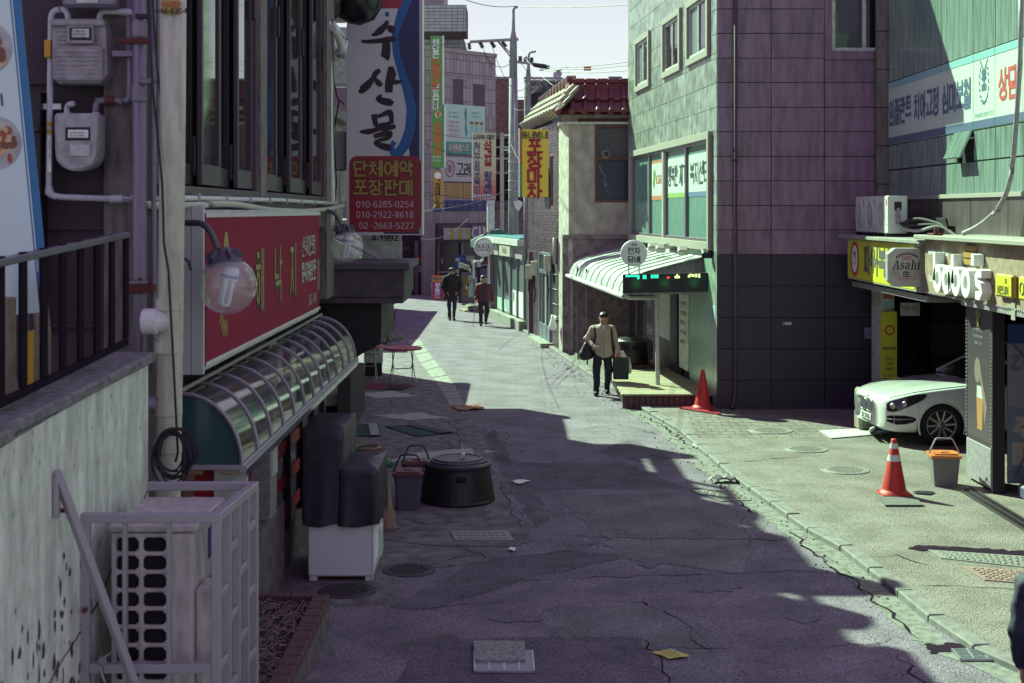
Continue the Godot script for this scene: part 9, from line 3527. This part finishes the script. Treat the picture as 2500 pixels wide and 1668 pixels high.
	lathe(st, V(.17, .1, .0), [W(0, 0), W(.05, .03), W(.05, .15), W(.01, .34)], 9)
	put("side_bag", st, "white_dirty", sb, true)
	var ph := thing("phone", "small pale phone held at the waist of the man in beige", "phone", at + V(-.08, .94, .27))
	st = S()
	box(st, Vector3.ZERO, V(.07, .1, .012), .004, Basis(Vector3.BACK, 1.2) * Basis(RT, -.5))
	put("phone_case", st, "meter_pale", ph, true)
	# tall man in the long black coat
	pal = [skin, lip, eye, Color(.013, .008, .015), Color(.022, .018, .034), Color(.02, .014, .014), Color(.02, .006, .012)]
	hc = V(0, 1.645, .03)
	fd = V(.05, -.05, 1)
	body = [[V(-.09, 1.42, 0), V(-.1, .85, 0), .12, .125, 3], [V(.09, 1.42, 0), V(.1, .85, 0), .12, .125, 3], [V(0, 1.35, .05), V(0, .9, .06), .1, .1, 6], [V(-.17, 1.45, 0), V(.17, 1.45, 0), .08, .08, 3], [V(-.05, 1.52, .02), V(.05, 1.52, .02), .085, .085, 3], [V(0, 1.5, 0), V(0, 1.58, .01), .052, .052, 0],
		[V(-.22, 1.43, 0), V(-.31, 1.15, -.05), .08, .066, 3], [V(-.31, 1.15, -.05), V(-.21, .94, .08), .064, .055, 3], [V(.22, 1.43, 0), V(.31, 1.15, -.05), .08, .066, 3], [V(.31, 1.15, -.05), V(.21, .94, .08), .064, .055, 3],
		[V(-.09, .9, 0), V(-.1, .5, .03), .095, .07, 4], [V(-.1, .5, .03), V(-.075, .1, -.02), .068, .052, 4], [V(.09, .9, 0), V(.085, .5, .02), .095, .07, 4], [V(.085, .5, .02), V(.06, .1, .0), .068, .052, 4], [V(-.075, .05, -.03), V(-.085, .04, .13), .05, .042, 5], [V(.06, .05, .0), V(.065, .04, .16), .05, .042, 5]]
	t = person("tall man in a black coat walking with hands in his pockets", V(-2.042, 0, -48.307), .1, body, [[head_bones(hc, fd, 0, 1, 2), .008, .014], [hand_bones(V(-.2, .95, .085), V(.7, -.7, .2), V(.3, .4, 1), .6, 0), .006, .006], [hand_bones(V(.2, .95, .085), V(-.7, -.7, .2), V(-.3, .4, 1), -.6, 0), .006, .006]], pal, .024)
	hair(t, hc, fd, "hair_black", -.01)
	st = S()
	# fur cap
	lathe(st, hc + V(0, .04, -.02), [W(.108, -.02), W(.118, .02), W(.105, .07), W(.05, .095), W(0, .1)], 20)
	put("cap", st, "hair_black", t, true)
	# old man with the cane
	pal = [skin, lip, eye, Color(.1, .02, .03), Color(.016, .01, .02), Color(.01, .008, .01), Color(.035, .018, .05)]
	hc = V(-.02, 1.49, .06)
	fd = V(-.05, -.2, 1)
	body = [[V(-.08, 1.27, 0), V(-.09, .84, .0), .12, .125, 3], [V(.09, 1.27, 0), V(.1, .84, 0), .12, .125, 3], [V(-.01, 1.27, .05), V(-.01, .85, .06), .085, .09, 6], [V(-.16, 1.3, 0), V(.17, 1.3, 0), .078, .078, 3], [V(0, 1.3, .02), V(-.01, 1.38, .03), .055, .06, 6], [V(-.01, 1.37, .03), V(-.02, 1.43, .04), .05, .05, 0],
		[V(-.2, 1.28, 0), V(-.27, 1.03, .0), .074, .062, 3], [V(-.27, 1.03, .0), V(-.24, .86, .14), .06, .048, 3], [V(.2, 1.28, 0), V(.28, 1.03, -.04), .074, .062, 3], [V(.28, 1.03, -.04), V(.3, .8, .0), .06, .048, 3],
		[V(-.09, .85, 0), V(-.1, .47, .08), .1, .078, 4], [V(-.1, .47, .08), V(-.09, .1, .04), .074, .058, 4], [V(.09, .85, 0), V(.11, .47, .0), .1, .078, 4], [V(.11, .47, .0), V(.06, .16, -.2), .074, .058, 4], [V(-.09, .05, .02), V(-.09, .045, .18), .05, .042, 5], [V(.06, .12, -.24), V(.065, .06, -.1), .05, .042, 5]]
	var at3 := V(-.914, 0, -45.919)
	t = person("older man in a dark red jacket walking with a cane", at3, .0, body, [[head_bones(hc, fd, 0, 1, 2), .008, .014], [hand_bones(V(-.24, .86, .15), V(.0, -.8, .5), V(.6, .1, .8), .8, 0), .006, .006], [hand_bones(V(.3, .79, .0), V(.02, -1, .05), V(0, 0, 1), .4, 0), .006, .006]], pal, .024)
	hair(t, hc, fd, "hair_grey", .03)
	st = S()
	for s in [-1, 1]:
		tube(st, arc(hc + V(-.005 + .035 * s, .0, .105), V(.024, 0, 0), V(0, .018, 0), 0, TAU, 12), .0035, 4)
	tube(st, [hc + V(-.09, .01, .02), hc + V(-.06, .004, .1)], .0035, 4)
	tube(st, [hc + V(.085, .01, .02), hc + V(.055, .004, .1)], .0035, 4)
	put("glasses", st, "black", t, true)
	var cn := thing("cane", "thin dark walking cane in the hand of the older man", "cane", at3)
	st = S()
	tube(st, [V(-.34, .0, .3), V(-.24, .8, .2), V(-.235, .85, .19), V(-.235, .86, .12)], .011, 6)
	put("stick", st, "meter", cn, true)
	# walker half hidden by the granite canopy
	pal = [skin, lip, eye, Color(.075, .025, .022), Color(.012, .01, .016), Color(.01, .008, .01)]
	hc = V(0, 1.6, -.03)
	body = [[V(-.08, 1.38, 0), V(-.08, .85, 0), .12, .12, 3], [V(.08, 1.38, 0), V(.08, .85, 0), .12, .12, 3], [V(-.16, 1.4, 0), V(.16, 1.4, 0), .078, .078, 3], [V(0, 1.42, 0), V(0, 1.55, -.01), .055, .055, 0], [V(-.2, 1.38, 0), V(-.26, 1.1, 0), .072, .06, 3], [V(-.26, 1.1, 0), V(-.25, .88, .06), .058, .048, 3], [V(.2, 1.38, 0), V(.26, 1.1, 0), .072, .06, 3], [V(.26, 1.1, 0), V(.25, .88, .06), .058, .048, 3],
		[V(-.09, .88, 0), V(-.1, .48, .0), .095, .075, 4], [V(-.1, .48, 0), V(-.1, .1, .06), .072, .055, 4], [V(.09, .88, 0), V(.1, .48, .06), .095, .075, 4], [V(.1, .48, .06), V(.09, .1, -.08), .072, .055, 4], [V(-.1, .05, .02), V(-.1, .045, -.13), .05, .042, 5], [V(.09, .05, -.1), V(.09, .045, -.24), .05, .042, 5]]
	t = person("walker in a brown jacket and dark trousers partly behind the granite canopy", V(-3.991, 0, -63.229), .2, body, [[head_bones(hc, V(0, 0, -1), 0, 1, 2), .009, .014], [hand_bones(V(-.25, .87, .065), V(0, -1, .1), V(0, 0, 1), .3, 0), .007, .006], [hand_bones(V(.25, .87, .065), V(0, -1, .1), V(0, 0, 1), .3, 0), .007, .006]], pal, .03)
	hair(t, hc, V(0, 0, -1), "hair_black")
	# passer-by whose sleeve enters the frame
	pal = [skin, lip, eye, Color(.02, .02, .05), Color(.012, .01, .016), Color(.01, .008, .01)]
	hc = V(0, 1.6, -.03)
	body[2] = [V(-.18, 1.38, 0), V(.18, 1.38, 0), .09, .09, 3]
	t = person("passer-by in a navy coat, only one sleeve and shoulder showing", V(3.37, -.0, -8.7), 2.6, body, [[head_bones(hc, V(0, 0, -1), 0, 1, 2), .009, .014], [hand_bones(V(-.25, .87, .065), V(0, -1, .1), V(0, 0, 1), .3, 0), .007, .006], [hand_bones(V(.25, .87, .065), V(0, -1, .1), V(0, 0, 1), .3, 0), .007, .006]], pal, .02)
	hair(t, hc, V(0, 0, -1), "hair_black")
